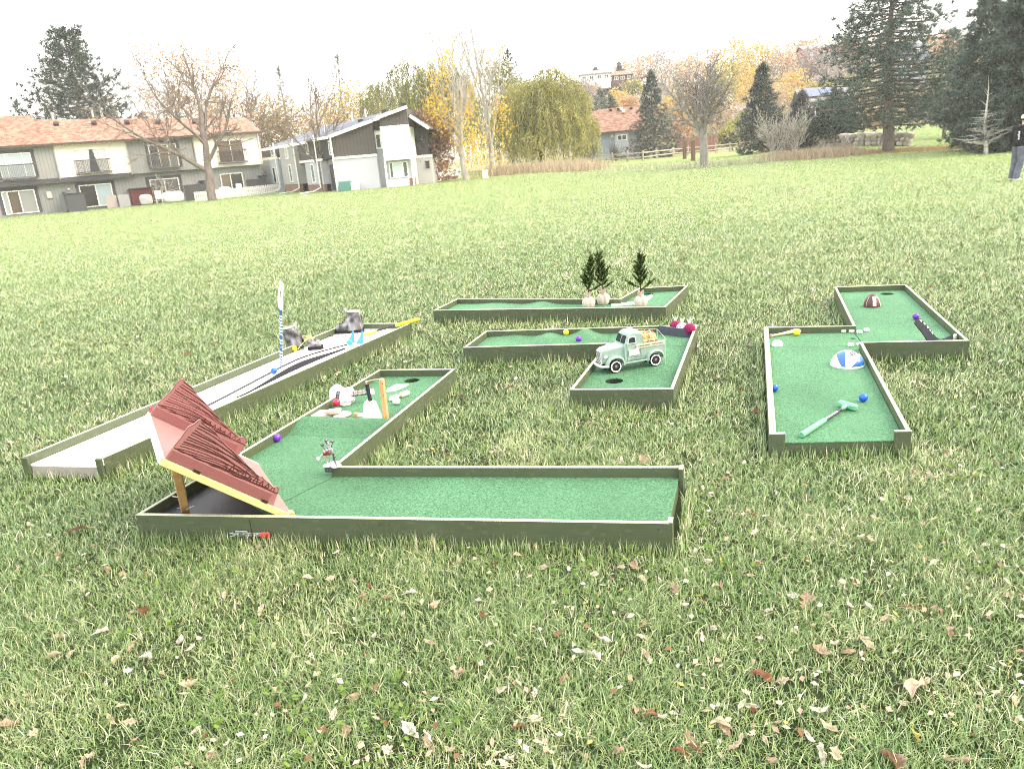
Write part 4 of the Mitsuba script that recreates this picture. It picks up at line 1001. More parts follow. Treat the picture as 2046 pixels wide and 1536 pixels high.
# --- corner bumper with knitted balls
k = thing('corner_bumper', 'dark slate curved board cutting off the far right corner of the truck course', 'bumper')
q = [at(x, y, FLOOR)[:2] for x, y in curve([(1317, 667), (1335, 670), (1355, 673), (1381, 674)], 16)]
mb = MB((.055, .060, .085))
lo = np.array([np.r_[v, float(ground(*v)) + FLOOR] for v in q]); hi = lo + [0, 0, .065]; off = np.array([.05, .24, 0]) * .10
mb.grid(np.stack([lo, hi, hi + off, lo + off], 1))
obj('board', mb, 'satin', k, 30)
for x, y, c, l in ((1350, 652, (.22, .012, .075), 'maroon knitted ball with white tuft, left of three in the corner'), (1363, 656, (.70, .70, .72), 'white and gray patterned knitted ball with white tuft, in the corner'), (1378, 658, (.20, .010, .07), 'maroon knitted ball with white tuft, right of three in the corner')):
    k = thing('knitted_ball', l, 'ornament')
    p = at(x, y, FLOOR + .055)
    sp = trimesh.creation.icosphere(4, .044); v = np.array(sp.vertices); n = meshkit.noise(v * 130, 1)[:, None]
    cc = np.where((n > .62) & (x == 1363), (.12, .12, .16), np.array(c) * (.6 + .8 * n))
    obj('ball', MB().add(v * (1 + .12 * (n - .5)) + p, sp.faces, cc), 'matte', k, True)
    rg = np.random.default_rng(x); tf = MB((.78, .74, .66))
    for i in range(7):
        a = i * .9; d = np.array([.5 * math.cos(a), .5 * math.sin(a), 1.0]) * (.028 + .028 * rg.random())
        tf.tube([p + [0, 0, .036], p + [0, 0, .04] + d], [.0055, .0012], 5)
    obj('tuft', tf, 'matte', k, True)

# --- the right-hand course
k = thing('half_football', 'brown half football standing on its cut face on the far turf', 'football')
p = at(1742, 612, FLOOR); fh = rise(p, 587); fr_ = 15.5 * depth_scale(p)
prof = [(fr_ * math.cos(t) ** .8 if t < np.pi / 2 else 0, fh * math.sin(t) ** 1.0) for t in np.linspace(0, np.pi / 2, 26)]
prof = [(fr_ * (1 - (z / fh) ** 2.1) ** .64 if z < fh else 0.0, z) for z in np.linspace(0, fh, 30)]
Mx = rotx(0.10)
mb = MB((.085, .030, .027)).lathe(prof, 48, t=p)
v, f, c = mb.get(); a = np.arctan2(v[:, 1] - p[1], v[:, 0] - p[0]); z = (v[:, 2] - p[2]) / fh
obj('leather', MB().add(v, f, c * (.8 + .4 * meshkit.noise(v * 300)[:, None])), 'satin', k, True)
seam = lambda th, col, w0: MB(col).grid(np.array([[[p[0] + (r + .0018) * math.cos(th + s * w0 / max(r, .01)), p[1] + (r + .0018) * math.sin(th + s * w0 / max(r, .01)), p[2] + zz] for s in (-1, 0, 1)] for r, zz in prof[2:26]]))
obj('stripe', seam(-2.75, (.60, .42, .38), .0020), 'satin', k, True)
obj('stripe', seam(-.75, (.70, .62, .58), .0050), 'satin', k, True)
lc_ = MB((.80, .79, .77))
for r, zz in prof[5:24:2]:
    th = -1.72
    lc_.tube([(p[0] + (r + .003) * math.cos(th + s * .012 / max(r, .012)), p[1] + (r + .003) * math.sin(th + s * .012 / max(r, .012)), p[2] + zz) for s in (-1, 0, 1)], .0032, 5)
lc_.tube([(p[0] + (r + .002) * math.cos(-1.72), p[1] + (r + .002) * math.sin(-1.72), p[2] + zz) for r, zz in prof[5:24]], .003, 5)
obj('lacing', lc_, 'satin', k, True)

k = thing('half_basketball', 'blue and white half basketball lying dome up on the turf', 'basketball')
p = at(1693, 729, FLOOR); br = 31.5 * depth_scale(p); bh = br * .95
sp = trimesh.creation.icosphere(6, 1.0); vv = np.array(sp.vertices); ff = sp.faces[(vv[sp.faces][:, :, 2] > -.02).all(1)]
u, ix = np.unique(ff, return_inverse=True); vv = vv[u]; ff = ix.reshape(-1, 3)
# seams run over the dome to a pole tipped to the back right
ang_ = np.arctan2(vv @ np.array([.95, -.10, -.25]), vv @ np.array([.15, .80, -.58])); lat = vv @ np.array([.22, .55, .80])
a2 = np.degrees(np.arctan2(vv[:, 1], vv[:, 0]))
top = np.array([.05, .35, .93]); top /= np.linalg.norm(top)
e1b = np.cross(top, [0, 0, 1.0]); e1b /= np.linalg.norm(e1b); e2b = np.cross(top, e1b)
th = np.degrees(np.arctan2(vv @ e2b, vv @ e1b)) % 360
wedge = lambda lo, hi: ((th - lo) % 360) < ((hi - lo) % 360)
col = np.tile((.80, .80, .80), (len(vv), 1)); rimz = vv[:, 2] > .085
def dirth(x, y, z): d = np.array([x, y, z]); return np.degrees(np.arctan2(d @ e2b, d @ e1b)) % 360
pl = lambda a, b: np.cross(a, b) / np.linalg.norm(np.cross(a, b))
NR, NI, NO = pl((-.196, -.973, .126), (.68, -.226, .70)), pl((-.503, -.856, .116), (-.105, .06, .993)), pl((-.636, -.767, .083), (-.72, -.10, .686))
side = lambda n, q: vv @ n * np.sign(np.dot(n, q)) > 0
col[side(NR, (.8, -.58, .1)) & (vv[:, 1] < .55) & rimz] = (.035, .13, .42)
col[side(NI, (-.7, -.6, .2)) & side(NO, (-.3, -.8, .5)) & (vv[:, 2] < .97) & (vv[:, 1] < .25) & rimz] = (.035, .13, .42)
b_ = MB().add(vv * [br, br, bh] + p, ff, col)
obj('dome', b_, 'gloss', k, True)
seams = MB((.10, .12, .18))
for nn_ in (NR, NI, NO):
    a0 = np.cross(nn_, [0, 0, 1.0]); a0 /= np.linalg.norm(a0); a1 = np.cross(nn_, a0); q = []
    for t in np.linspace(0, 2 * np.pi, 120):
        d = a0 * math.cos(t) + a1 * math.sin(t)
        if d[2] > .08 and d[1] < .3: q.append(d * [br, br, bh] * 1.001 + p)
    q = np.array(q); brk = np.argmax(np.linalg.norm(np.diff(q, axis=0), axis=1)) if len(q) > 4 else 0
    if len(q) > 4 and np.linalg.norm(q[brk + 1] - q[brk]) > .03: q = np.vstack([q[brk + 1:], q[:brk + 1]])
    seams.tube(q, .0014, 4)
obj('seam', seams, 'satin', k, True, kind='stuff')
obj('rim', MB((.78, .78, .72)).lathe([(br * 1.0, .012), (br * 1.025, .009), (br * 1.025, .002), (0, .002)], 48, t=p), 'satin', k, 40)
lt = meshkit.text_mesh('WIL', br * .34, .0015, bold=True)
lv = np.array(lt.vertices); lv[:, :2] -= lv[:, :2].mean(0)
tn = np.array([.12, -.42, .90]); tn /= np.linalg.norm(tn); tx = np.array([.75, .55, .16]); tx -= tn * (tx @ tn); tx /= np.linalg.norm(tx); ty = np.cross(tn, tx)
lt2 = trimesh.Trimesh(lv, lt.faces, process=False); lt2 = lt2.subdivide_to_size(.008) if hasattr(lt2, 'subdivide_to_size') else lt2
w2 = np.array(lt2.vertices); d = tn + (w2[:, :1] * tx + w2[:, 1:2] * ty) / br; d /= np.linalg.norm(d, axis=1, keepdims=True)
obj('lettering', MB((.09, .10, .14)).add(d * [br, br, bh] * (1.0 + (w2[:, 2:3] + .0005) / br) + p, lt2.faces), 'matte', k, kind='stuff')

k = thing('half_baseball', 'white half baseball lying dome up beside the bat', 'baseball')
p = at(1553, 690, FLOOR); r = 11 * depth_scale(p)
sp = trimesh.creation.icosphere(4, 1.0); vv = np.array(sp.vertices); ff = sp.faces[(vv[sp.faces][:, :, 2] > -.05).all(1)]
obj('dome', MB((.76, .76, .74)).add(vv * [r, r, r * 1.05] + p, ff), 'satin', k, True)
st = MB((.55, .30, .28))
for i in range(13):
    a = -2.4 + .13 * i; z = .35 + .25 * math.sin(i * .35)
    d = np.array([math.cos(a) * math.sqrt(1 - z * z), math.sin(a) * math.sqrt(1 - z * z), z]) * r * 1.01
    st.tube([p + d, p + d * [1.02, 1.02, 1] + [.0035, 0, .007]], .0009, 4)
obj('stitch', st, 'matte', k, True, kind='stuff')
k = thing('baseball_bat', 'small pale wooden baseball bat lying along the far board', 'baseball bat')
a0, a1 = at(1540, 671, FLOOR + .012), at(1605, 659, FLOOR + .018); dv = a1 - a0
obj('bat', MB((.62, .46, .28)).tube([a0, a0 + dv * .012, a0 + dv * .03, a0 + dv * .3, a0 + dv * .6, a0 + dv * .75, a0 + dv * .97, a0 + dv], [.012, .015, .0085, .0085, .014, .019, .021, .014], 16), 'satin', k, 40)
for x, y, l in ((1685, 664, 'white spotted block at the seam, far row, first from the left'), (1701, 664, 'white spotted block at the seam, far row, second from the left'), (1717, 666, 'white spotted block at the seam, far row, third from the left'), (1731, 662, 'white spotted block at the seam, far row, rightmost'),
                (1700, 692, 'white spotted block at the seam, near row, left'), (1717, 691, 'white spotted block at the seam, near row, right beside the board')):
    k = thing('white_block', l, 'block'); p = at(x, y, FLOOR); M = rotz(-.3)
    obj('block', MB((.74, .74, .72)).box(p + [0, 0, .011], (.036, .030, .022), M, bev=.005), 'satin', k, 30)
    pp = MB((.10, .10, .11))
    for u, v in ((-.009, -.007), (.009, -.007), (0, 0), (-.009, .007), (.009, .007)): pp.lathe([(.0035, 0), (.003, .0006), (0, .0008)], 8, t=p + M @ np.array([u, v, .022]))
    for u in (-.009, .009): pp.ball(p + M @ np.array([u, -.0153, .011]), .0028, 1)
    obj('spot', pp, 'matte', k, True, kind='stuff')
obj('slot', MB((.01, .03, .02)).prism([at(*v, FLOOR)[:2] for v in ((1697, 676), (1704, 675), (1711, 677), (1704, 678))], .001, t=(0, 0, float(ground(*at(1704, 677, FLOOR)[:2])) + FLOOR)), 'matte', E_)

k = thing('hockey_blade', 'black hockey stick blade with white slots lying propped in the right corner', 'hockey stick')
hb0 = at(1868, 688, FLOOR); hn = CF * [1, 1, 0]; hn = hn / np.linalg.norm(hn) * .75 + np.array([-.12, 0, .55]) * -1; hn /= np.linalg.norm(hn)
ux = np.cross(hn, [0, 0, 1.0]); ux /= np.linalg.norm(ux); uy = np.cross(ux, hn); uy = uy if uy[2] > 0 else -uy
Mh = np.stack([ux, uy, np.cross(ux, uy)], 1)
def h2(x, y): q = onplane(x, y, hb0, hn) - hb0; return (q @ ux, q @ uy)
bo = [(1827, 646), (1828, 641), (1833, 636.5), (1838, 636.5), (1845, 644), (1853, 652), (1862, 663), (1869, 673), (1874, 677), (1880, 678), (1888, 676), (1898, 671), (1904, 669), (1904, 692), (1858, 692), (1852, 680), (1843, 666), (1834, 655)]
slots = [[(1836, 639), (1839, 639), (1842, 643), (1840, 644)], [(1844, 645), (1846, 645), (1849, 649), (1847, 650)], [(1851, 652), (1853, 652), (1855, 656), (1853, 657)], [(1856, 658), (1858, 659), (1859.5, 662), (1857.5, 662)], [(1860.5, 664), (1862, 664), (1864, 668), (1862, 668)]]
bpoly = Polygon([h2(*q) for q in bo]).buffer(0)
obj('blade', MB((.030, .032, .038)).prism(bpoly, .012, Mh, hb0 - Mh[:, 2] * .006), 'matte', k, amt=.3, freq=40)
side_ = 1 if Mh[:, 2] @ (CAM - hb0) > 0 else -1
for sl in slots: obj('slot_mark', MB((.75, .78, .75)).prism(Polygon([h2(*q) for q in sl]), .0016, Mh, hb0 + Mh[:, 2] * (side_ * .0068 - .0008)), 'satin', k)
s0_, s1_ = at(1898, 677, FLOOR + .02), at(1916, 670, FLOOR + .028)
obj('shaft', MB((.62, .62, .60)).bar(s0_, s1_, .022, .034, bev=.003), 'satin', k)
obj('shaft_tip', MB((.012, .012, .012)).bar(s0_ + (s1_ - s0_) * .62, s0_ + (s1_ - s0_) * 1.02, .024, .036, bev=.003), 'satin', k)

k = thing('green_putter', 'green putter with black and silver shaft lying across the right-hand course', 'putter')
pg0, ph0 = at(1601, 869, FLOOR + .016), at(1688, 813, FLOOR + .018); dv = ph0 - pg0; GP = (.13, .38, .22)
obj('grip', MB(GP).tube([pg0, pg0 + dv * .01, pg0 + dv * .02, pg0 + dv * .50, pg0 + dv * .53], [.013, .016, .0155, .0125, .010], 16), 'satin', k, 40)
obj('shaft', MB((.40, .42, .44)).tube([pg0 + dv * .53, pg0 + dv * .92], .0075, 12), 'metal', k, 40)
obj('shaft_band', MB((.02, .02, .022)).tube([pg0 + dv * .82, pg0 + dv * .90], .0092, 12), 'satin', k, 40)
obj('shaft_band', MB((.02, .02, .022)).tube([pg0 + dv * .53, pg0 + dv * .535], .0095, 12), 'satin', k, 40)
obj('shaft_underside', MB((.02, .02, .022)).tube([pg0 + dv * .53 + [.003, -.003, -.002], pg0 + dv * .82 + [.003, -.003, -.002]], .0070, 10), 'satin', k, 40)
ha, hb_ = at(1675, 805, FLOOR + .02), at(1712, 815, FLOOR + .02); hv = (hb_ - ha)
obj('head', MB(GP).bar(ha, hb_, .034, .034, bev=.008).bar(ha + hv * .25, ha + hv * .75, .044, .026, bev=.008).tube([(ha + hb_) / 2 + [0, 0, .004], pg0 + dv * .93], [.013, .010], 12), 'satin', k, 30)
# ------------------------------------------------------------------ houses
pmat('gray_siding', siding((.27, .275, .272), (.875, .484)), roughness=.8, specular=.2)
pmat('blue_siding', siding((.30, .36, .42), (.97, -.2)), roughness=.8, specular=.2)
pmat('brown_siding', siding((.105, .092, .088), (.99, -.05)), roughness=.8, specular=.2)
WHITE, TRIM, DARKG = (.78, .77, .72), (.075, .072, .085), (.030, .034, .040)
class House:
    def __init__(s, name, label, O, d, cat='house', group=None):
        s.key = thing(name, label, cat, group)
        s.O = np.asarray(O, float); s.d = np.r_[np.asarray(d, float)[:2], 0]; s.d /= np.linalg.norm(s.d); s.n = np.array([-s.d[1], s.d[0], 0])
        s.M = np.stack([s.d, s.n, [0, 0, 1.0]], 1)
    def put(s, name, mb, mat_='matte', parent=None, **k): return obj(name, mb.moved(s.M, s.O), mat_, parent or s.key, **k)
    def box(s, name, a, b, c, d_, e, f, col, mat_='matte', parent=None, **k):
        return s.put(name, MB(col).box(((a + b) / 2, (c + d_) / 2, (e + f) / 2), (b - a, d_ - c, f - e)), mat_, parent, **k)
    def window(s, a, b, v, e, f, cols, frame_c=WHITE, fw=.07, dep=.10, trim=None, pane=DARKG, name='window', panes=None, mat_='gloss'):
        """a framed window standing proud of the wall plane v, split at the given fractions, each pane an entry"""
        xs = [a] + [a + (b - a) * q for q in cols] + [b]
        m = MB(frame_c)
        m.box(((a + b) / 2, v - dep / 2, f - fw / 2), (b - a, dep, fw)).box(((a + b) / 2, v - dep / 2, e + fw / 2), (b - a, dep, fw))
        for i, x in enumerate(xs):
            c = x + (fw / 2 if i == 0 else -fw / 2 if i == len(xs) - 1 else 0)
            m.box((c, v - dep / 2 + .001, (e + f) / 2), (fw, dep, f - e - 2 * fw - .002))
        w = s.put(name, m, 'satin')
        for i in range(len(xs) - 1):
            pc = (panes[i] if panes else pane)
            s.put('pane', MB(pc).box(((xs[i] + xs[i + 1]) / 2, v - .03, (e + f) / 2), (xs[i + 1] - xs[i] - fw, .02, f - e - 2 * fw)), mat_, w)
        if trim is not None:
            t = MB(trim); tw = .28
            t.box(((a + b) / 2, v - .03, f + tw / 2), (b - a + 2 * tw, .06, tw)).box((a - tw / 2, v - .03, (e + f) / 2), (tw, .06, f - e)).box((b + tw / 2, v - .03, (e + f) / 2), (tw, .06, f - e))
            s.put('trim', t, 'matte', w)
        return w
    def roof(s, name, pts, mat_, th=.16, parent=None, **k):
        """a slab over a planar outline given in house coordinates"""
        p = np.array(pts, float); n = len(p); lo = p - [0, 0, th]
        f = [[0, i, i + 1] for i in range(1, n - 1)] + [[n, n + i + 1, n + i] for i in range(1, n - 1)]
        q = []
        for i in range(n): j = (i + 1) % n; q += [[i, n + i, n + j], [i, n + j, j]]
        return s.put(name, MB().add(np.vstack([p, lo]), f + q), mat_, **({'parent': parent} if parent else {}), **k)

# --- long brown-roofed terrace at the left
TW = House('townhouse_row', 'long two-storey terrace with brown shingle roof and gray and cream fronts at the far left', (-44.64, 71.59, -.5), (.875, .484), 'townhouses')
ub = [-7.0, -.6, 5.42, 11.45, 17.42, 23.62]
for i in range(5):
    a, b = ub[i], ub[i + 1]; white = i in (0, 2, 4)
    TW.put('upper_wall', MB((.80, .76, .66)).box(((a + b) / 2, 5.0, 4.40), (b - a - .01, 10.7, 3.0)), 'matte' if white else 'gray_siding', label='cream upper front' if white else 'gray ribbed upper front', amt=.04, freq=.8)
    TW.put('lower_wall', MB((.4, .4, .4)).box(((a + b) / 2, 5.25, 1.42), (b - a - .01, 10.2, 2.94)), 'gray_siding')
    if i in (0, 1, 2): TW.box('band', a + .02, b - .02, -.46, -.352, 2.62, 3.05, TRIM)
    if i < 4: TW.box('downpipe', b - .04, b + .06, -.50, -.40, 2.9, 6.0, (.32, .31, .29), 'satin')
eave = [(-8, -.75, 6.02), (24.0, -.75, 6.10)]
TW.roof('roof', [(-8, -.8, 6.05), (4.5, -.8, 6.08), (4.5, 5.1, 8.95), (-8, 5.1, 9.05)], 'brown_shingle')
TW.roof('roof', [(4.5, -.8, 6.05), (24.0, -.8, 6.10), (24.0, 5.1, 7.85), (4.5, 5.1, 8.55)], 'brown_shingle')
TW.roof('roof', [(-8, 5.1, 9.05), (4.5, 5.1, 8.95), (4.5, 11, 6.0), (-8, 11, 6.0)], 'brown_shingle')
TW.roof('roof', [(4.5, 5.1, 8.55), (24.0, 5.1, 7.85), (24.0, 11, 5.9), (4.5, 11, 5.9)], 'brown_shingle')
TW.put('end_wall', MB((.80, .76, .66)).add(np.array([(23.55, -.3, 5.8), (23.55, 10.3, 5.8), (23.55, 5.1, 7.7)]), [[0, 1, 2], [0, 2, 1]]), 'matte')
TW.box('gutter', -8, 24.0, -.92, -.80, 5.86, 6.04, (.075, .045, .04), 'satin')
for x, z in ((1.3, 8.35), (6.2, 7.86), (9.4, 7.80), (12.3, 7.72), (15.1, 7.62), (18.6, 7.4)):
    TW.put('roof_vent', MB((.055, .035, .035)).box((x, 3.6, z + .12), (.45, .5, .22), rotx(.45)), 'matte')
for x, h in ((6.1, .45), (9.55, .75), (10.35, .7), (20.0, .5)): TW.put('flue', MB((.42, .39, .36)).tube([(x, 5.2, 8.2), (x, 5.2, 8.55 + h)], .11, 8).tube([(x, 5.2, 8.5 + h), (x, 5.2, 8.68 + h)], .17, 8), 'satin', smooth=40)
BL, SK = (.36, .43, .47), (.30, .36, .38)
win = ((.95, 3.55, 0, (.22, .74), [BL, BL, BL]), (6.95, 9.65, 1, (.25, .75), None), (13.3, 15.8, 0, (.34, .68), [DARKG, (.10, .075, .035), (.16, .18, .16)]), (19.6, 22.1, 1, (.5,), [(.14, .10, .07), (.13, .09, .07)]))
for a, b, cream, cols, pn in win:
    w = TW.window(a, b, -.352, 3.28, 5.42, cols, WHITE, trim=None if cream else TRIM, panes=pn)
    if cream and a < 10:
        for x0, x1, x2, x3 in ((7.05, 7.58, 7.55, 7.05), (7.66, 8.25, 8.0, 7.66), (8.55, 8.92, 8.92, 8.80), (9.02, 9.55, 9.55, 9.02)):
            TW.put('curtain', MB((.60, .60, .60)).prism(Polygon([(x0, 5.33), (x1, 5.33), (x2, 3.4), (x3, 3.4)]), .012, np.stack([[1, 0, 0], [0, 0, 1], [0, -1, 0]], 1).astype(float), (0, -.395, 0)), 'matte', w, amt=.25, freq=9)
    r = TW.put('balcony_rail', MB(TRIM).box(((a + b) / 2, -.62, 4.42), (b - a + .36, .07, .09)).box(((a + b) / 2, -.62, 3.34), (b - a + .36, .07, .07)), 'satin')
    bal = MB(TRIM if cream else (.20, .20, .22))
    for x in np.arange(a - .1, b + .12, .13): bal.box((x, -.62, 3.88), (.035, .035, 1.0))
    for x in (a - .14, b + .14): bal.box((x, -.50, 3.9), (.05, .26, .05))
    TW.put('baluster', bal, 'satin', r, kind='stuff')
    TW.box('balcony_floor', a - .15, b + .15, -.70, -.47, 3.17, 3.27, TRIM)
door = ((.55, 3.15, (.18, .52), [(.30, .33, .36), (.09, .07, .05), (.24, .25, .25)], TRIM), (6.75, 9.5, (.5,), [(.02, .02, .022), (.34, .42, .46)], TRIM), (12.85, 15.5, (.5,), [(.12, .12, .11), (.10, .10, .105)], TRIM), (19.45, 21.65, (.45,), [(.16, .13, .10), (.05, .05, .05)], None))
for a, b, cols, pn, tr in door: TW.window(a, b, .149, .22, 2.25, cols, WHITE, .08, .14, tr, panes=pn, name='patio_door')
TW.box('meter_box', 4.05, 4.45, -.02, .14, 1.35, 1.95, (.50, .50, .48)); TW.put('wall_lamp', MB((.8, .8, .76)).ball((5.9, .05, 2.0), .10, 2), 'satin', smooth=True)
TW.put('end_pipe', MB(WHITE).tube([(23.7, -.45, 6.0), (23.7, -.45, 2.9)], .07, 6), 'satin')
# things on the terrace patios
def tw_thing(name, label, cat, mb, mat_='matte', group=None, **k):
    q = thing(name, label, cat, group); return q
def tput(key, name, mb, mat_='matte', **k): return obj(name, mb.moved(TW.M, TW.O), mat_, key, **k)
for a, lbl in ((5.42, 'dark gray privacy screen between the first two terrace patios'), (17.45, 'dark gray privacy screen behind the big bare tree'), (23.3, 'black-capped gray patio screen beside the closed parasol')):
    q = thing('privacy_screen', lbl, 'fence')
    tput(q, 'panel', MB((.085, .085, .10)).box((a, -1.3, .80), (.10, 2.7, 1.7))); tput(q, 'cap', MB((.05, .05, .06)).box((a, -1.3, 1.72), (.22, 2.8, .14)))
    if a < 10: tput(q, 'panel', MB((.085, .085, .10)).box((a + .8, -2.68, .75), (1.5, .10, 1.5))); tput(q, 'cap', MB((.05, .05, .06)).box((a + .8, -2.68, 1.57), (1.7, .2, .14)))
    else: tput(q, 'panel', MB((.07, .07, .08)).box((a - 1.0, -2.68, .75), (1.9, .10, 1.5)))
q = thing('garden_shed', 'low dark red wooden shed between the terrace doors', 'shed')
for i in range(7): tput(q, 'board', MB((.12, .035, .035)).box((11.0 + .27 * i, -1.5, .75), (.262, .05, 1.4)), amt=.25, freq=6)
tput(q, 'body', MB((.10, .03, .03)).box((11.82, -.75, .73), (1.86, 1.4, 1.36))); tput(q, 'lid', MB((.05, .045, .045)).box((11.82, -.8, 1.50), (2.1, 1.75, .10), rotx(-.06)))
def heap(label, cat, s, v, size, col, name='covered_furniture', seed=0, group=None):
    ic = trimesh.creation.icosphere(3, 1.0); w = np.array(ic.vertices); w = np.sign(w) * np.abs(w) ** .6
    w = w * (1 + .18 * (meshkit.fbm(w * 2 + seed, 3)[:, None] - .5)); w[:, 2] = np.maximum(w[:, 2], -.9)
    k = key_for(name); _count[name] = _count.get(name, 0)
    obj_key = obj(name, MB(col).add(w * np.array(size) / 2 + [s, v, size[2] / 2 - .02], ic.faces).moved(TW.M, TW.O), 'matte', None, True, amt=.1)
    lab(obj_key, label, cat, group)
_old_key_for = key_for
def heap(label, cat, s, v, size, col, name='covered_furniture', seed=0, group=None):
    ic = trimesh.creation.icosphere(3, 1.0); w = np.array(ic.vertices); w = np.sign(w) * np.abs(w) ** .6
    w = w * (1 + .18 * (meshkit.fbm(w * 2 + seed, 3)[:, None] - .5)); w[:, 2] = np.maximum(w[:, 2], -.9)
    lab(obj(name, MB(col).add(w * np.array(size) / 2 + [s, v, size[2] / 2 - .02], ic.faces).moved(TW.M, TW.O), 'matte', None, True, amt=.1), label, cat, group)
heap('pale covered grill on the patio left of the big bare tree', 'covered grill', 14.4, -2.6, (1.9, .9, 1.05), (.62, .62, .62), seed=1)
heap('gray draped garden seat at the foot of the small leafless shrub', 'covered chair', 11.95, -3.0, (1.1, .8, 1.0), (.46, .45, .45), seed=5)
heap('white covered stool right of the big bare trunk', 'covered stool', 19.2, -2.6, (1.2, 1.1, 1.05), (.70, .70, .70), seed=8)
q = thing('kettle_barbecue', 'black round kettle barbecue left of the big bare trunk', 'barbecue')
tput(q, 'bowl', MB((.02, .02, .022)).ball((17.0, -2.4, .82), .36, 3, (1, 1, .85)), 'gloss', smooth=True)
for a in (0, 2.1, 4.2): tput(q, 'leg', MB((.05, .05, .05)).tube([(17.0 + .15 * math.cos(a), -2.4 + .15 * math.sin(a), .6), (17.0 + .32 * math.cos(a), -2.4 + .32 * math.sin(a), 0)], .03, 5))
for s_, l in ((20.6, 'white garden chair on the patio right of the bare trunk'), (13.1, 'white folding chair leaning by the covered grill')):
    q = thing('garden_chair', l, 'garden chair')
    tput(q, 'seat', MB(WHITE).box((s_, -2.7, .48), (.55, .5, .06))); tput(q, 'backrest', MB(WHITE).box((s_ + .02, -2.44, .85), (.55, .05, .7), rotx(-.2)))
    for x in (-.24, .24):
        for y in (-.22, .22): tput(q, 'leg', MB(WHITE).tube([(s_ + x, -2.7 + y, .48), (s_ + x * 1.1, -2.7 + y * 1.2, 0)], .03, 5))
for s_, v_, l, c in ((9.15, -1.2, 'tan board leaning on the glass patio door', (.36, .31, .28)), (10.2, -1.6, 'gray board leaning beside the patio door', (.30, .29, .30))):
    q = thing('leaning_board', l, 'board'); tput(q, 'sheet', MB(c).box((s_, v_, .55), (.95, .06, 1.15), rotx(-.22)))
q = thing('closed_parasol', 'closed white garden parasol standing at the end of the terrace', 'parasol')
ps = at(538, 384); 
obj('pole', MB((.4, .4, .4)).tube([ps, ps + [0, 0, 2.9]], .035, 6), 'satin', q); P = []
g = np.linspace(0, 2 * np.pi, 33)
for z, r in ((.35, .42), (.8, .36), (1.5, .24), (1.55, .20), (1.62, .22), (2.3, .14), (2.75, .05)): P.append(np.stack([r * (1 + .22 * np.sin(g * 8)) * np.cos(g), r * (1 + .22 * np.sin(g * 8)) * np.sin(g), 0 * g + z], 1) + ps)
obj('canopy', MB((.78, .77, .74)).grid(np.array(P)), 'matte', q, True)
# picket fence along the terrace: pickets are a couple of pixels wide
q = thing('picket_fence', 'low white picket fence in front of the terrace patios', 'fence')
fa, fb_ = at(392, 403), at(588, 381); fm = at(470, 394); fd = np.linalg.norm(fb_ - fa)
pk = MB(WHITE); n = int(fd / .24)
for i in range(n + 1):
    c = fa + (fb_ - fa) * i / n; c[2] = float(ground(c[0], c[1]))
    pk.box(c + [0, 0, .42], (.13, .03, .86), TW.M)
obj('picket', pk, 'matte', q, kind='stuff')
obj('rail', MB(WHITE).bar(fa + [0, .05, .25], fb_ + [0, .05, .25], .05, .08), 'matte', q); obj('rail', MB(WHITE).bar(fa + [0, .05, .62], fb_ + [0, .05, .62], .05, .08), 'matte', q)
q2 = fb_ + np.array([1.6, 5.5, 0]); pk = MB(WHITE)
for i in range(18): c = fb_ + (q2 - fb_) * (i + .7) / 18; pk.box(c + [0, 0, .45], (.03, .13, .92))
obj('picket', pk, 'matte', q, kind='stuff')

# --- gray and white split-level house block in the centre left
GH = House('modern_townhouse', 'gray, brown and white house block with a slate shed roof at centre left', (-13.72, 68.38, -.5), (1, -.05), 'house')
LG, BRN, GLD = (.44, .44, .47), (.105, .092, .090), (.60, .60, .61)
def gbox(*a, **k): return GH.box(*a, **k)
slope = lambda s: 4.62 + (s - .35) * (6.34 - 4.62) / (6.95 - .35)
wallp = lambda pts, v0, v1: MB(BRN).prism(Polygon(pts), v1 - v0, np.stack([[1, 0, 0], [0, 0, 1], [0, -1, 0]], 1).astype(float), (0, v1, 0))
GH.put('lower_wall', MB((.52, .52, .57)).box((2.05, 3.4, 1.35), (3.6, 6.6, 2.76)), amt=.04, freq=1)
GH.put('band', MB(WHITE).box((2.05, .06, 2.72), (3.7, .14, .20)))
GH.put('upper_wall', wallp([(.25, 2.83), (3.82, 2.83), (3.82, slope(3.82) - .16), (.25, slope(.25) - .16)], .10, 6.7), 'brown_siding', label='brown upper front under the sloping roof')
GH.put('link_wall', MB((.36, .36, .38)).box((4.18, 3.6, 2.35), (.84, 6.0, 4.75))); gbox('link_band', 3.80, 4.60, .55, .62, 4.36, 4.60, WHITE)
GH.put('link_wall', MB((.045, .045, .055)).box((4.18, 3.6, 5.10), (.82, 5.9, .72)))
GH.window(3.84, 4.34, .60, 3.20, 4.42, (), WHITE, .09)
GH.put('front_block', MB((.80, .79, .79)).box((5.78, 2.6, 3.48), (2.34, 6.6, 2.60)), amt=.03, freq=1, label='white rendered projecting upper block')
GH.put('gable_wall', wallp([(4.62, 4.86), (6.95, 4.86), (6.95, slope(6.95) - .16), (4.62, slope(4.62) - .16)], -.66, 6.0), 'brown_siding')
gbox('band', 4.58, 7.0, -.74, -.60, 4.72, 4.92, WHITE)
GH.put('porch_wall', MB((.40, .41, .42)).box((5.78, 3.1, 1.10), (2.3, 6.0, 2.2)))
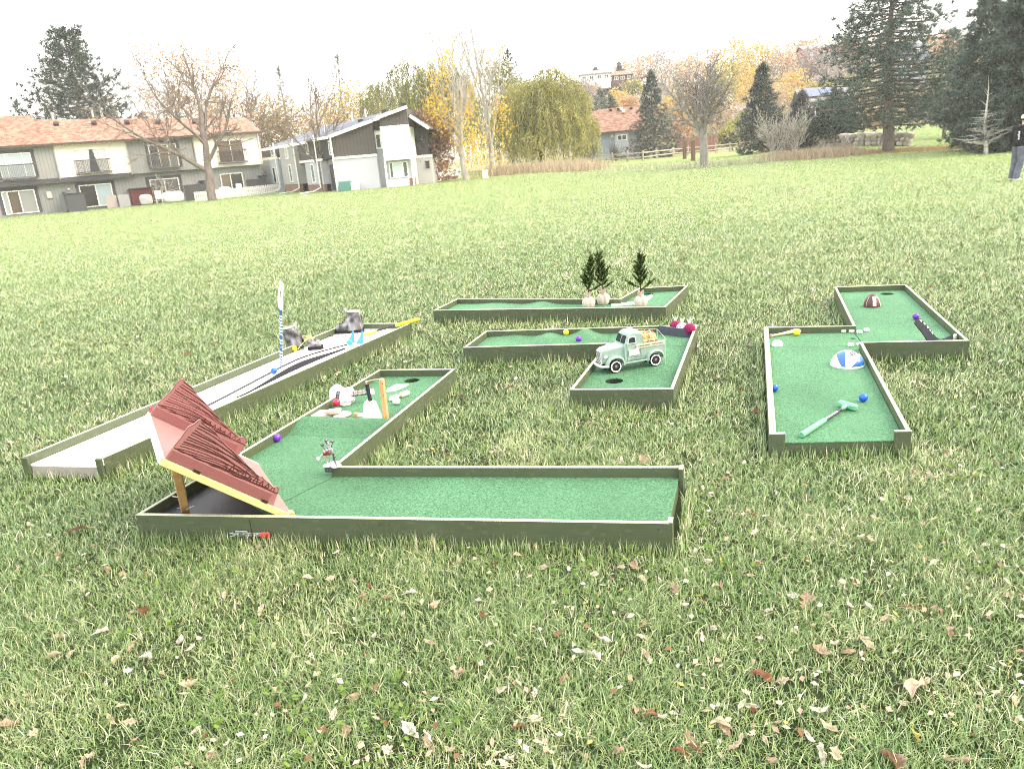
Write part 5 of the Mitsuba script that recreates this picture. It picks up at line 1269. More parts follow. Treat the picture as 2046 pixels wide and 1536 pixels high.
gbox('porch_post', 4.58, 4.72, -.74, -.60, 0, 2.2, WHITE); gbox('porch_post', 6.84, 6.98, -.74, -.60, 0, 2.2, WHITE); gbox('porch_base', 4.6, 6.6, -.2, .1, 0, .62, (.72, .72, .72)); gbox('brick_base', 6.55, 7.0, -.70, .1, 0, .62, (.22, .13, .10), amt=.3, freq=7)
GH.window(4.82, 6.42, .098, .72, 2.02, (.2, .74), WHITE, .08, panes=[(.12, .16, .15), (.55, .66, .68), (.10, .14, .13)], name='porch_window')
GH.put('right_wing', MB((.055, .050, .060)).box((7.5, 5.2, 3.5), (1.05, 6.0, 2.5)))
GH.put('right_wing', MB((.50, .49, .48)).box((7.6, 5.0, 1.1), (1.3, 6.0, 2.2))); gbox('wing_band', 6.98, 8.35, 1.9, 2.0, 2.2, 2.42, WHITE); GH.window(7.6, 8.1, 1.99, 1.2, 1.95, (), (.35, .35, .34))
# roof of the front part, with a notch, and the long roof behind
zf = lambda s, v: 4.60 + .30 * ((s - .15) * .86 + (v + .25) * .52)
rp = [(.15, -.25), (3.95, -.25), (3.95, .15), (4.5, .15), (4.5, -.95), (7.05, -.95), (7.05 - .52 * 25, -.95 + .86 * 25), (.15 - .43 - .52 * 25, -.25 - .26 + .86 * 25), (.15 - .43 - .52 * 4.3, -.25 - .26 + .86 * 4.3), (.15 - .52 * 4.3, -.25 + .86 * 4.3)]
mbr = MB()
for zo in (0, -.13):
    v2, f2 = trimesh.creation.triangulate_polygon(Polygon(rp), engine='earcut')
    mbr.add(np.c_[v2, zf(v2[:, 0], v2[:, 1]) + zo], f2 if zo == 0 else f2[:, ::-1])
for a_, b_ in zip(rp, rp[1:] + rp[:1]):
    q_a, q_b = np.array([*a_, zf(*a_)]), np.array([*b_, zf(*b_)])
    mbr.add(np.array([q_a, q_b, q_b - [0, 0, .13], q_a - [0, 0, .13]]), [[0, 3, 2, 1]])
GH.put('roof', mbr, 'slate_shingle')
GH.roof('roof', [(7.055, -.3, slope(7.05) - .7), (8.6, -.3, 4.55), (8.6, 8.5, 4.55), (7.055, 8.5, slope(7.05) - .7)], 'slate_shingle', .1)
def fascia(p, q): GH.put('fascia', MB(WHITE).bar(p, q, .07, .26, up=(0, 0, 1)))
fascia((.12, -.30, slope(.15) - .10), (3.95, -.30, slope(3.95) - .10)); fascia((3.95, .10, slope(3.95) - .05), (4.5, .10, slope(4.5) - .05)); fascia((4.52, -1.0, slope(4.52) - .10), (7.07, -1.0, slope(7.05) - .10)); fascia((7.1, -.36, slope(7.05) - .78), (8.6, -.36, 4.47))
gbox('corner_pipe', .10, .22, -.06, .06, 0, 4.4, WHITE)
for x, v in ((2.4, 2.4), (4.4, 3.2), (6.2, 3.0)): GH.put('roof_vent', MB((.04, .04, .05)).box((x, v, zf(x, v) + .08), (.4, .5, .2)))
for x, v, h in ((-2.2, 7.5, 1.1), (.6, 7.4, .8), (2.0, 6.8, .7)): GH.put('flue', MB((.55, .55, .56)).tube([(x, v, 5.0), (x, v, zf(x, v) + h)], .09, 8), 'satin')
# the side of the block runs back to the left: three stepped bays
SD = np.array([-.52, .86, 0]); SN = np.array([.86, .52, 0])
Ms_ = np.stack([SD, SN, [0, 0, 1.0]], 1)
def sput(name, mb, mat_='matte', parent=None, **k): return obj(name, mb.moved(Ms_, GH.O), mat_, parent or GH.key, **k)
def sbox(name, a, b, v0, v1, z0, z1, col, mat_='matte', parent=None, **k): return sput(name, MB(col).box(((a + b) / 2, (v0 + v1) / 2, (z0 + z1) / 2), (b - a, v1 - v0, z1 - z0)), mat_, parent, **k)
def swin(a, b, v, z0, z1, pane=DARKG, name='window'):
    w = sput(name, MB(WHITE).box(((a + b) / 2, v - .03, z1 - .05), (b - a, .08, .10)).box(((a + b) / 2, v - .03, z0 + .05), (b - a, .08, .10)).box((a + .05, v - .03, (z0 + z1) / 2), (.10, .08, z1 - z0 - .2)).box((b - .05, v - .03, (z0 + z1) / 2), (.10, .08, z1 - z0 - .2)), 'satin')
    sput('pane', MB(pane).box(((a + b) / 2, v - .015, (z0 + z1) / 2), (b - a - .2, .03, z1 - z0 - .2)), 'gloss', w)
sbox('side_wall', .2, 2.6, .6, 5, 0, 2.7, (.27, .26, .27)); sbox('side_wall', .2, 4.2, .25, 5, 2.72, 4.45, (.060, .055, .062)); sbox('door', .9, 2.1, .48, .6, .1, 2.25, (.030, .032, .045), 'satin'); swin(.25, .75, .58, .5, 2.2); swin(.3, .8, .24, 3.0, 4.2)
sbox('band', 2.3, 8.6, -.04, .04, 2.62, 2.82, WHITE); sbox('bay_wall', 2.7, 7.2, .0, 5, .62, 2.6, (.40, .40, .43)); sbox('brick_base', 2.7, 7.2, .0, .25, -.02, .60, (.22, .13, .10), amt=.3, freq=7); swin(4.7, 5.6, -.005, .8, 2.45, (.16, .19, .19)); sbox('upper_wall', 4.3, 8.8, .05, 5, 2.84, 4.42, (.105, .092, .090), 'brown_siding'); swin(5.6, 6.2, .045, 3.3, 4.4)
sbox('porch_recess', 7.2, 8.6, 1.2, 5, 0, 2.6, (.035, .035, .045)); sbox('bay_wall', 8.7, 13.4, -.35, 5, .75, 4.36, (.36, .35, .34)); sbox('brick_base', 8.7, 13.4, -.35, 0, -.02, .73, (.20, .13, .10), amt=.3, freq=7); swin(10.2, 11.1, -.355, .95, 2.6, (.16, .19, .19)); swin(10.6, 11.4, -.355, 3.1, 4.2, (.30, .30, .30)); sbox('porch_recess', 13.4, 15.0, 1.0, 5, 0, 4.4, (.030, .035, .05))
sbox('bay_wall', 15.0, 22.4, -.2, 5, 0, 3.25, (.42, .45, .49)); sbox('band', 14.9, 22.6, -.26, -.2, 3.27, 3.52, WHITE); sbox('upper_wall', 15.0, 22.4, -.1, 5, 3.54, 4.38, (.085, .085, .09)); swin(15.9, 17.0, -.105, 3.6, 4.3); swin(20.6, 21.5, -.105, 3.6, 4.3); swin(16.2, 17.2, -.205, .9, 2.5); swin(21.0, 21.9, -.205, .6, 2.3)
for a in (2.5, 8.55, 14.8): sput('downpipe', MB(WHITE).tube([(a, -.42, 4.8), (a, -.42, .4), (a - .3, -1.2, .12), (a - .9, -2.6, .08)], .06, 6), 'satin')
for a, b, v in ((0, 4.3, -.04), (4.3, 25, -.54)):
    sput('fascia', MB(WHITE).bar((a, v, 4.46 - .30 * (-v)), (b, v, 4.46 - .30 * (-v)), .06, .24))
# low white garden wall and utility boxes
q = thing('garden_wall', 'low white garden wall at the right end of the gray house', 'wall')
wa, wb_ = at(868, 362), at(918, 356)
obj('wall', MB((.70, .69, .66)).bar(wa + [0, 0, .45], wb_ + [0, 0, .40], .2, 1.0), 'matte', q, amt=.08, freq=2); obj('pillar', MB((.72, .71, .68)).box(wa + [0, 0, .75], (.45, .4, 1.6)), 'matte', q); obj('pillar', MB((.72, .71, .68)).box(wb_ + [0, 0, .5], (.3, .3, 1.1)), 'matte', q)
q = thing('utility_cabinet', 'white utility cabinet on the lawn edge left of the reeds', 'utility box')
c = at(970, 357); obj('cabinet', MB((.70, .70, .70)).box(c + [0, 0, .36], (.52, .4, .74), bev=.03), 'satin', q); obj('lid', MB((.66, .66, .66)).box(c + [0, 0, .75], (.56, .44, .05)), 'satin', q)
q = thing('green_transformer', 'green transformer box with white end at the corner of the gray house', 'utility box')
c = at(690, 382); obj('cabinet', MB((.07, .22, .18)).box(c + [0, .3, .40], (1.0, .6, .8), bev=.03), 'satin', q); obj('end_panel', MB((.62, .64, .62)).box(c + [.85, .3, .33], (.7, .5, .66), bev=.03), 'satin', q)

# --- pale blue house right of the willow
bo_ = at(1194, 322)
BH = House('blue_house', 'pale blue-gray house with a brown hipped roof right of the big willow', bo_, (.985, -.17), 'house')
k_ = depth_scale(bo_)
BH.put('wall', MB((.36, .42, .48)).box((3.0, 3.5, 1.75), (5.9, 6.8, 3.6)), 'blue_siding')
BH.put('side_wall', MB((.42, .46, .50)).box((-1.0, 5.5, 1.9), (3.0, 6, 4.6)), 'matte')
BH.put('bay', MB((.40, .43, .46)).box((3.25, -.15, 1.95), (1.75, .4, 3.1))); BH.put('stone_cladding', MB((.30, .28, .29)).box((5.0, -.02, 1.75), (1.7, .12, 3.5)), amt=.3, freq=8); BH.window(2.65, 3.95, -.352, 2.35, 3.05, (.5,), WHITE, .09)
BH.roof('roof', [(-.4, -.6, 3.55), (6.6, -.6, 3.55), (6.2, 4.0, 6.6), (1.6, 4.0, 6.6)], 'brown_shingle')
BH.roof('roof', [(-.4, -.6, 3.55), (1.6, 4.0, 6.6), (-1.2, 4.0, 6.4), (-2.4, 2.4, 5.0), (-.2, 2.2, 5.0)], 'brown_shingle')
BH.roof('roof', [(6.6, -.6, 3.55), (6.6, 8, 3.55), (6.2, 4.0, 6.6)], 'brown_shingle'); BH.roof('roof', [(1.6, 4.0, 6.6), (6.2, 4.0, 6.6), (6.6, 8, 3.6), (-1, 8, 3.6)], 'brown_shingle')
BH.box('gutter', -.4, 6.6, -.72, -.6, 3.40, 3.56, (.09, .08, .09))
for x, z in ((1.9, 6.25), (2.9, 6.28), (4.6, 6.3)): BH.put('roof_vent', MB((.05, .045, .045)).box((x, 3.4, z + .12), (.4, .4, .2)))
BH.put('roof_dish', MB(WHITE).ball((3.3, 3.2, 6.35), .22, 2), smooth=True); BH.put('roof_dish', MB(WHITE).ball((3.6, 2.7, 6.0), .2, 2), smooth=True)
for x in (-1.8, -1.0): BH.put('deck_post', MB((.06, .04, .035)).box((x, 1.2, .9), (.15, .15, 1.9)))
BH.box('deck', -2.6, 0, .6, 2.6, 1.85, 2.0, (.07, .05, .045)); BH.put('stair', MB((.08, .05, .045)).bar((-2.4, 1.0, 1.9), (-3.6, 1.0, 0), .15, .25))

# --- farther houses
def far_house(key, label, px, py, dist, w, h, rh, wall, roofc, yaw=0.0, dep=7.0, nwin=3, kind='gable', base=-3.5):
    o = far(px, py, dist); d = np.array([math.cos(yaw), math.sin(yaw)])
    Hs = House(key, label, o, d, 'house')
    Hs.put('wall', MB(wall).box((w / 2, dep / 2, (h + base) / 2), (w, dep, h - base)), amt=.08, freq=1)
    e = .35
    if kind == 'gable':
        Hs.roof('roof', [(-e, -e, h - .05), (w + e, -e, h - .05), (w + e, dep / 2, h + rh), (-e, dep / 2, h + rh)], roofc); Hs.roof('roof', [(-e, dep / 2, h + rh), (w + e, dep / 2, h + rh), (w + e, dep + e, h - .05), (-e, dep + e, h - .05)], roofc)
        for x, fl in ((0, 1), (w, 0)): Hs.put('gable', MB(wall).add(np.array([(x, 0, h), (x, dep, h), (x, dep / 2, h + rh - .15)]), [[0, 2, 1] if fl else [0, 1, 2]]))
    else:
        c = w * .28
        Hs.roof('roof', [(-e, -e, h - .05), (w + e, -e, h - .05), (w - c, dep / 2, h + rh), (c, dep / 2, h + rh)], roofc)
        for a, b in ((-e, c), (w + e, w - c)): Hs.roof('roof', [(a, dep + e, h - .05), (a, -e, h - .05), (b, dep / 2, h + rh)][:: 1 if a < 0 else -1], roofc)
    for i in range(nwin):
        x = w * (i + .5) / nwin; Hs.window(x - .55, x + .55, -.002, h * .42, h * .80, (.5,), WHITE, .1, pane=(.06, .07, .08))
    return Hs
pmat('gray_shingle', shingle((.16, .15, .16), (.30, .28, .28)), roughness=.9, specular=.1)
far_house('white_house', 'low white house on the hilltop left of the brown-roofed one', 1160, 170, 225, 8.2, 2.6, 1.0, (.62, .64, .60), 'gray_shingle', -.10, nwin=4, kind='hip', base=-1.3)
HB = far_house('dark_house', 'dark timber hilltop house with a flat brown roof', 1213, 170, 232, 7.0, 2.4, 1.2, (.10, .055, .050), 'brown_shingle', -.12, nwin=4, kind='hip', base=-1.3)
HB.put('deck', MB((.10, .07, .07)).box((1.5, -2.2, -1.0), (9.5, 3.0, .3))); HB.put('lower_wall', MB((.13, .11, .12)).box((1.0, -1.0, -2.2), (8.0, 2.0, 2.4))); HB.put('lower_roof', MB((.22, .16, .13)).box((8.5, -1.0, 1.0), (4.0, 4, .3)))
HR = far_house('red_house', 'red hillside house half hidden by bare trees', 1604, 140, 210, 6.5, 4.6, 1.0, (.27, .105, .085), 'gray_shingle', -.15, nwin=2)
HR.put('side_wing', MB((.26, .095, .08)).box((9.6, 2.0, 3.6), (5.0, 5, 2.2))); HR.put('round_gable', MB((.27, .10, .085)).lathe([(0, -.3), (1.5, -.3), (1.5, .3), (0, .3)], 20, np.stack([[1, 0, 0], [0, 0, 1], [0, -1, 0]], 1).astype(float), (9.6, -.4, 4.4))); HR.put('terrace', MB((.30, .27, .24)).box((8, -2.0, 1.4), (12, .6, .8)))
far_house('slate_house', 'slate blue hill house with a gable between the big pine and the firs', 1824, 117, 190, 5.4, 2.3, 1.2, (.13, .16, .22), 'slate_shingle', .5, nwin=2)
far_house('hidden_house', 'pale gray house behind the big pine on the slope', 1800, 150, 180, 5.5, 2.2, 1.0, (.30, .33, .37), 'gray_shingle', .2, nwin=3)
SH = far_house('porch_house', 'gray house with solar panels and white porch posts behind the stone wall', 1602, 268, 100, 5.6, 3.6, 1.5, (.20, .19, .20), 'gray_shingle', -.22, nwin=2)
SH.put('solar_panel', MB((.05, .07, .14)).add(np.array([(.3, .25, 3.93), (2.0, .25, 3.93), (2.0, 2.9, 4.98), (.3, 2.9, 4.98)]) + [0, 0, .1], [[0, 1, 2, 3]]), 'gloss'); SH.put('solar_panel', MB((.05, .07, .14)).add(np.array([(2.1, .25, 3.93), (3.7, .25, 3.93), (3.7, 2.9, 4.98), (2.1, 2.9, 4.98)]) + [0, 0, .1], [[0, 1, 2, 3]]), 'gloss')
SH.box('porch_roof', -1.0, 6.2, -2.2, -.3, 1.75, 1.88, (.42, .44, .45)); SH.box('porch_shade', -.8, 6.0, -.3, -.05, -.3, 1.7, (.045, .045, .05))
for x in (-.9, .9, 2.6, 4.4, 6.1): SH.box('porch_post', x - .05, x + .05, -2.1, -2.0, -.5, 1.75, (.55, .56, .57))
SH.box('porch_rail', -.9, 6.1, -2.08, -2.02, .45, .55, (.50, .51, .52))
GP_ = far_house('glimpsed_house', 'white house glimpsed between the bare tree and the narrow spruce', 1452, 258, 158, 4.6, 3.2, 1.0, (.55, .55, .55), 'gray_shingle', -.1, nwin=2)
pmat('gray_bark', lambda p, n, uv: mix((.17, .155, .15), (.34, .315, .30), fb(p.x * 7, p.y * 7, p.z * 2.2)), roughness=.9, specular=.1)
# ------------------------------------------------------------------ trees
def base_rise(p, y): return rise(p, y)
def perp(d, rg):
    r = rg.normal(size=3); r -= d * (r @ d); return r / np.linalg.norm(r)
def grow(mb, rg, p, d, L, r, lvl, maxlvl, spec, tips, wig=.12):
    """one limb with its side limbs; appends tubes to mb[lvl]"""
    n = max(3, spec['seg'][min(lvl, len(spec['seg']) - 1)]); pts = [p]; dirs = [d]
    for i in range(n):
        d = d + rg.normal(0, wig, 3) + np.array([0, 0, spec['up'][min(lvl, len(spec['up']) - 1)]]); d /= np.linalg.norm(d)
        pts.append(pts[-1] + d * L / n); dirs.append(d)
    rr = np.linspace(r, max(r * spec['tap'], spec['rmin']), n + 1)
    (mb[0] if lvl <= spec['trunk_lvl'] else mb[1]).tube(pts, rr, 7 if lvl == 0 else 5 if lvl == 1 else 3, cap=False)
    if lvl >= maxlvl:
        tips.append(pts[-1]); tips.append(pts[len(pts) // 2]); return
    k = spec['kids'][min(lvl, len(spec['kids']) - 1)]
    k = int(k + rg.random())
    t0 = spec['from'][min(lvl, len(spec['from']) - 1)]
    ph = rg.random() * 6.28
    for i in range(k):
        t = t0 + (1 - t0) * (i + rg.random() * .9) / k
        j = min(int(t * n), n - 1); q = pts[j] + (pts[j + 1] - pts[j]) * (t * n - j); dd = dirs[j + 1]
        ph += 2.4; a = np.cross(dd, [0, 0, 1.0]) if abs(dd[2]) < .95 else np.array([1.0, 0, 0]); a /= np.linalg.norm(a); b = np.cross(dd, a)
        s = a * math.cos(ph) + b * math.sin(ph); an = math.radians(spec['ang'][min(lvl, len(spec['ang']) - 1)] * (.75 + .5 * rg.random()))
        nd = dd * math.cos(an) + s * math.sin(an)
        lf = spec['len'][min(lvl, len(spec['len']) - 1)] * (1 - spec.get('short', .45) * t) * (.7 + .6 * rg.random())
        grow(mb, rg, q, nd / np.linalg.norm(nd), L * lf, max(rr[j] * spec['rk'], spec['rmin']), lvl + 1, maxlvl, spec, tips, wig * 1.1)
    if lvl > 0 or spec.get('lead', True):
        grow(mb, rg, pts[-1], d, L * .5, rr[-1], lvl + 1, maxlvl, spec, tips, wig)
def cards(mb, C, size, cols, rg, flat=.0, tri=True):
    """leaf-sized triangles at the points C"""
    n = len(C)
    a = rg.normal(size=(n, 3)); a[:, 2] *= (1 - flat); a /= np.linalg.norm(a, axis=1, keepdims=True)
    b = np.cross(a, rg.normal(size=(n, 3))); b /= np.linalg.norm(b, axis=1, keepdims=True)
    s = size * (.6 + .8 * rg.random((n, 1)))
    v = np.stack([C - a * s * .5, C + a * s * .5 + b * s * .35, C + b * s * .9], 1)
    c = np.asarray(cols)[rg.integers(0, len(cols), n)] * (.75 + .5 * rg.random((n, 1)))
    return mb.add(v.reshape(-1, 3), np.arange(3 * n).reshape(-1, 3), np.repeat(np.clip(c, 0, 1), 3, 0))
BARE = dict(seg=[6, 5, 4, 3, 3], up=[.02, .05, .06, .03], tap=.45, rmin=.020, trunk_lvl=1, kids=[6, 5, 4.5, 4], ang=[48, 45, 42, 40], len=[.85, .62, .6, .55], rk=.55, **{'from': [.30, .25, .2, .15]})
def bare_tree(name, label, cat, base, H, seed, r0, spec=None, lvls=4, bark='bark', leaves=None, lean=(0, 0), group=None, trunk_frac=.42, lsize=.16, lcount=1):
    rg = np.random.default_rng(seed); k = thing(name, label, cat, group); sp = {**BARE, **(spec or {})}
    A, B, tips = MB(), MB(), []
    d = np.array([lean[0], lean[1], 1.0]); d /= np.linalg.norm(d)
    grow((A, B), rg, np.asarray(base) - [0, 0, .15], d, H * trunk_frac, r0, 0, lvls, sp, tips, sp.get('wig', .12))
    # scale so that the top meets the surveyed height
    allv = np.vstack(A.v + B.v); f = H / (allv[:, 2].max() - base[2]); sc = lambda mb: mb.moved(np.diag([1, 1, f]), np.asarray(base) * [0, 0, 1 - f])
    obj('trunk', sc(A), bark, k, True); obj('branches', sc(B), bark, k, True, kind='stuff')
    if leaves is not None:
        T_ = np.array(tips); T_[:, 2] = base[2] + (T_[:, 2] - base[2]) * f
        sel = T_[rg.random(len(T_)) < leaves[1]]; C = np.repeat(sel, lcount, 0) + rg.normal(0, .22, (len(sel) * lcount, 3))
        obj('leaves', cards(MB(), C, lsize, leaves[0], rg), 'foliage', k, kind='stuff')
    return k
def blob_points(n, rg, H, R, lo=.15, shape=1.0, lump=7):
    """points spread through lumpy clusters that fill a crown of height H and radius R above lo*H"""
    out = []
    for i in range(lump):
        t = (i + .5) / lump; z = lo * H + (1 - lo) * H * (t * .9 + .03); rr = R * math.sin(np.pi * (.16 + .80 * t ** .9)) ** shape
        m = max(1, int(2 + 4 * rr / R))
        for j in range(m):
            a = rg.random() * 6.28; q = rr * math.sqrt(rg.random()) * .85
            out.append((q * math.cos(a), q * math.sin(a), z + rg.normal(0, .04 * H), R * (.26 + .22 * rg.random())))
    out = np.array(out); w = out[:, 3] ** 2; idx = rg.choice(len(out), n, p=w / w.sum())
    d = rg.normal(size=(n, 3)); d /= np.linalg.norm(d, axis=1, keepdims=True)
    P = out[idx, :3] + d * (out[idx, 3] * rg.random(n) ** .45)[:, None] * [1, 1, .85]
    P[:, 2] = np.maximum(P[:, 2], lo * H * .8)
    return P[P[:, 2] < H * 1.02]
FARSPEC = dict(seg=[4, 3, 2, 2], kids=[7, 5, 3], rmin=.05, tap=.4, trunk_lvl=0)
def leafy_tree(name, label, cat, base, H, R, cols, seed, n=1600, size=.55, bark='bark', group=None, lo=.15, shape=.8, lump=7, lvls=2, r0=None):
    rg = np.random.default_rng(seed); k = thing(name, label, cat, group)
    A, B, tips = MB(), MB(), []
    grow((A, B), rg, np.asarray(base) - [0, 0, .4], np.array([0, 0, 1.0]), H * .48, r0 or H * .016, 0, lvls, {**BARE, **FARSPEC, 'rmin': max(.03, H * .0035)}, tips)
    obj('trunk', A, bark, k, True)
    obj('branches', B, bark, k, True, kind='stuff')
    obj('crown', cards(MB(), blob_points(n, rg, H, R, lo, shape, lump) + base, size, cols, rg), 'foliage', k, kind='stuff')
    return k
def conifer(name, label, base, H, R, cols, seed, nb=90, tuft=9, L=.34, droop=.1, lo=.08, bark='bark', shape=.85, group=None, r0=None, cat='pine tree', tufts=7, wide=.024, upturn=.25, fill=1.0, skip=0.0, gap=None):
    """whorled limbs that carry tufts of needles"""
    rg = np.random.default_rng(seed); k = thing(name, label, cat, group)
    A, B, N = MB(), MB(), MB()
    ax = lambda t: base + np.array([.012 * H * math.sin(5 * t + seed), .010 * H * math.sin(4 * t), t * H])
    A.tube([ax(t) for t in np.linspace(-.01, .98, 12)], np.linspace(r0 or H * .017, H * .002, 12), 7)
    obj('trunk', A, bark, k, True)
    C, D = [], []
    for i in range(nb):
        t = lo + (1 - lo) * ((i + rg.random()) / nb) ** .95
        if t > .985: continue
        if rg.random() < skip: continue
        e = (t - lo) / (1 - lo)
        ln = R * ((1 - e) ** shape) * min(1, .55 + 3 * e) * (.62 + .55 * rg.random()) + .04 * R
        if gap and gap[0] < t < gap[1]: ln *= .45
        a = i * 2.399 + rg.normal(0, .35); d = np.array([math.cos(a), math.sin(a), 0.0])
        q = [ax(t)]; m = 5
        for j in range(m):
            s = (j + 1) / m
            q.append(ax(t) + d * ln * s + np.array([0, 0, ln * (-droop * s + upturn * s * s * (1 if e < .9 else 2))]))
        B.tube(q, np.linspace(max(.012, .022 * ln), .012, m + 1), 3, cap=False)
        q = np.array(q)
        nt = max(2, int(tufts * (.35 + ln / R) * fill))
        for j in range(nt):
            s = (.28 + .72 * (j + rg.random()) / nt) * m; u = min(int(s), m - 1)
            c = q[u] + (q[u + 1] - q[u]) * (s - u)
            side = np.cross(d, [0, 0, 1.0]) * rg.normal(0, .20 * ln * (1.05 - .5 * s / m)) + [0, 0, rg.normal(0, .05 * ln)]
            C.append(c + side); D.append(d * .8 + side / (np.linalg.norm(side) + 1e-6) * .5 + [0, 0, upturn + .1])
    for j in range(int(14 * fill)): C.append(ax(.93 + .07 * rg.random())); D.append(np.array([0, 0, 1.0]))
    C, D = np.array(C), np.array(D); D /= np.linalg.norm(D, axis=1, keepdims=True); n = len(C)
    tone = rg.random((n, 1))
    for i in range(tuft):
        r = rg.normal(size=(n, 3)); e = D * .75 + r * .62; e /= np.linalg.norm(e, axis=1, keepdims=True)
        s = np.cross(e, rg.normal(size=(n, 3))); s /= np.linalg.norm(s, axis=1, keepdims=True)
        ll = L * (.6 + .7 * rg.random((n, 1)))
        p0 = C + rg.normal(0, .10 * L, (n, 3))
        v = np.stack([p0 - s * wide, p0 + s * wide, p0 + e * ll], 1)
        g = np.clip(tone * .7 + .3 * rg.random((n, 1)), 0, 1); c = np.asarray(cols[0]) * (1 - g) + np.asarray(cols[1]) * g
        N.add(v.reshape(-1, 3), np.arange(3 * n).reshape(-1, 3), np.repeat(c, 3, 0))
    obj('branches', B, bark, k, True, kind='stuff'); obj('needles', N, 'foliage', k, kind='stuff')
    return k
def willow(name, label, base, H, R, cols, seed, ns=620, drop=.55, group=None, lobes=9, dense=26):
    rg = np.random.default_rng(seed); k = thing(name, label, 'willow', group)
    A, B, tips = MB(), MB(), []
    grow((A, B), rg, base - [0, 0, .2], np.array([.05, 0, 1.0]), H * .34, .45, 0, 2, {**BARE, 'kids': [6, 5], 'ang': [38, 45], 'len': [1.25, .8], 'rmin': .05}, tips)
    obj('trunk', A, 'bark', k, True); obj('branches', B, 'bark', k, True, kind='stuff')
    lob = []
    for i in range(lobes):
        a = i * 2.4; q = R * (.15 + .62 * math.sqrt((i + .5) / lobes)); lob.append((q * math.cos(a), q * math.sin(a), H * (.90 - .50 * (i / lobes) ** 1.1 + .05 * rg.normal()), R * (.30 + .16 * rg.random())))
    lob = np.array(lob); w = lob[:, 3] ** 2
    L_, S_ = MB(), MB()
    idx = rg.choice(len(lob), ns, p=w / w.sum()); C, E, Cc = [], [], []
    for i in idx:
        x, y, z, r = lob[i]; d = rg.normal(size=3); d[2] = abs(d[2]) * 1.1 - .15; d /= np.linalg.norm(d)
        p = base + np.array([x, y, z]) + d * r * [1, 1, .75] * (.75 + .3 * rg.random())
        out = d * [1, 1, 0]; hang = H * drop * (.35 + .75 * rg.random()); hang = min(hang, p[2] - base[2] - .6 - 2.6 * rg.random() ** 2)
        n = max(5, int(dense * hang / (H * drop)))
        t = np.linspace(0, 1, n)
        cur = p + out * (.55 * r * np.sin(t * 1.4))[:, None] * .6 + np.stack([.16 * np.sin(t * 5 + i), .16 * np.cos(t * 4 + 2 * i), -hang * t ** 1.25 + .12 * r * np.sin(t * 3)], 1) + rg.normal(0, .04, (n, 3))
        C.append(cur); g = np.clip(.5 * rg.random() + .5 * (i / lobes) + .1 * rg.normal(), 0, 1); Cc.append(np.repeat((np.asarray(cols[0]) * (1 - g) + np.asarray(cols[1]) * g)[None], n, 0))
        E.append(np.vstack([np.diff(cur, axis=0), [[0, 0, -.2]]]))
    C, E, Cc = np.vstack(C), np.vstack(E), np.vstack(Cc); n = len(C)
    for j in range(2):
        e = E / (np.linalg.norm(E, axis=1, keepdims=True) + 1e-9) + rg.normal(0, .45, (n, 3)); s = np.cross(e, rg.normal(size=(n, 3))); s /= np.linalg.norm(s, axis=1, keepdims=True)
        p0 = C + rg.normal(0, .07, (n, 3)); v = np.stack([p0 - s * .045, p0 + s * .045, p0 + e * (.30 + .25 * rg.random((n, 1)))], 1)
        L_.add(v.reshape(-1, 3), np.arange(3 * n).reshape(-1, 3), np.repeat(np.clip(Cc * (.7 + .6 * rg.random((n, 1))), 0, 1), 3, 0))
    obj('strands', L_, 'foliage', k, kind='stuff')
    return k
PINE = ((.030, .052, .044), (.085, .118, .095)); FIR = ((.065, .095, .085), (.175, .215, .190)); SPR = ((.046, .068, .065), (.125, .152, .143))
def top(p, y): return rise(p, y)
# left
p = far(148, 170, 108); p[2] = -.5
conifer('pine_tree', 'tall dark pine rising behind the left end of the terrace', p, top(p, 60), 8.2, PINE, 3, nb=170, tuft=14, L=.66, tufts=13, wide=.042, lo=.16, shape=.62, upturn=.35, r0=.36)
p = far(38, 225, 150); p[2] = -.5
conifer('pine_tree', 'small distant conifer at the far left edge behind the roof', p, top(p, 200), 4.6, FIR, 8, nb=46, tuft=8, L=.7, tufts=6, wide=.05, lo=.3)
p = at(425, 401)
bare_tree('bare_tree', 'big leafless tree with a few brown leaves in front of the terrace', 'tree', p, top(p, 55), 12, .42, dict(kids=[6, 6, 5, 4], ang=[52, 50, 46, 44], len=[1.0, .66, .6, .55], seg=[6, 6, 4, 3]), leaves=([(.42, .24, .12), (.36, .20, .11)], .06), lean=(-.06, 0), lsize=.2)
for x, y, yt, h, lbl, s in ((190, 412, 330, 5, 'small gnarled leafless tree before the second terrace door', 21), (330, 405, 340, 4, 'small pale leafless shrub before the third terrace door', 22)):
    p = at(x, y); bare_tree('small_bare_tree', lbl, 'tree', p, top(p, yt), s, .13, dict(kids=[7, 5, 4], ang=[60, 60, 55], len=[1.1, .8, .6], rmin=.022, up=[.0, .0, .02]), lvls=3, bark='pale_bark' if s == 22 else 'bark', trunk_frac=.5, lean=(.1, 0))
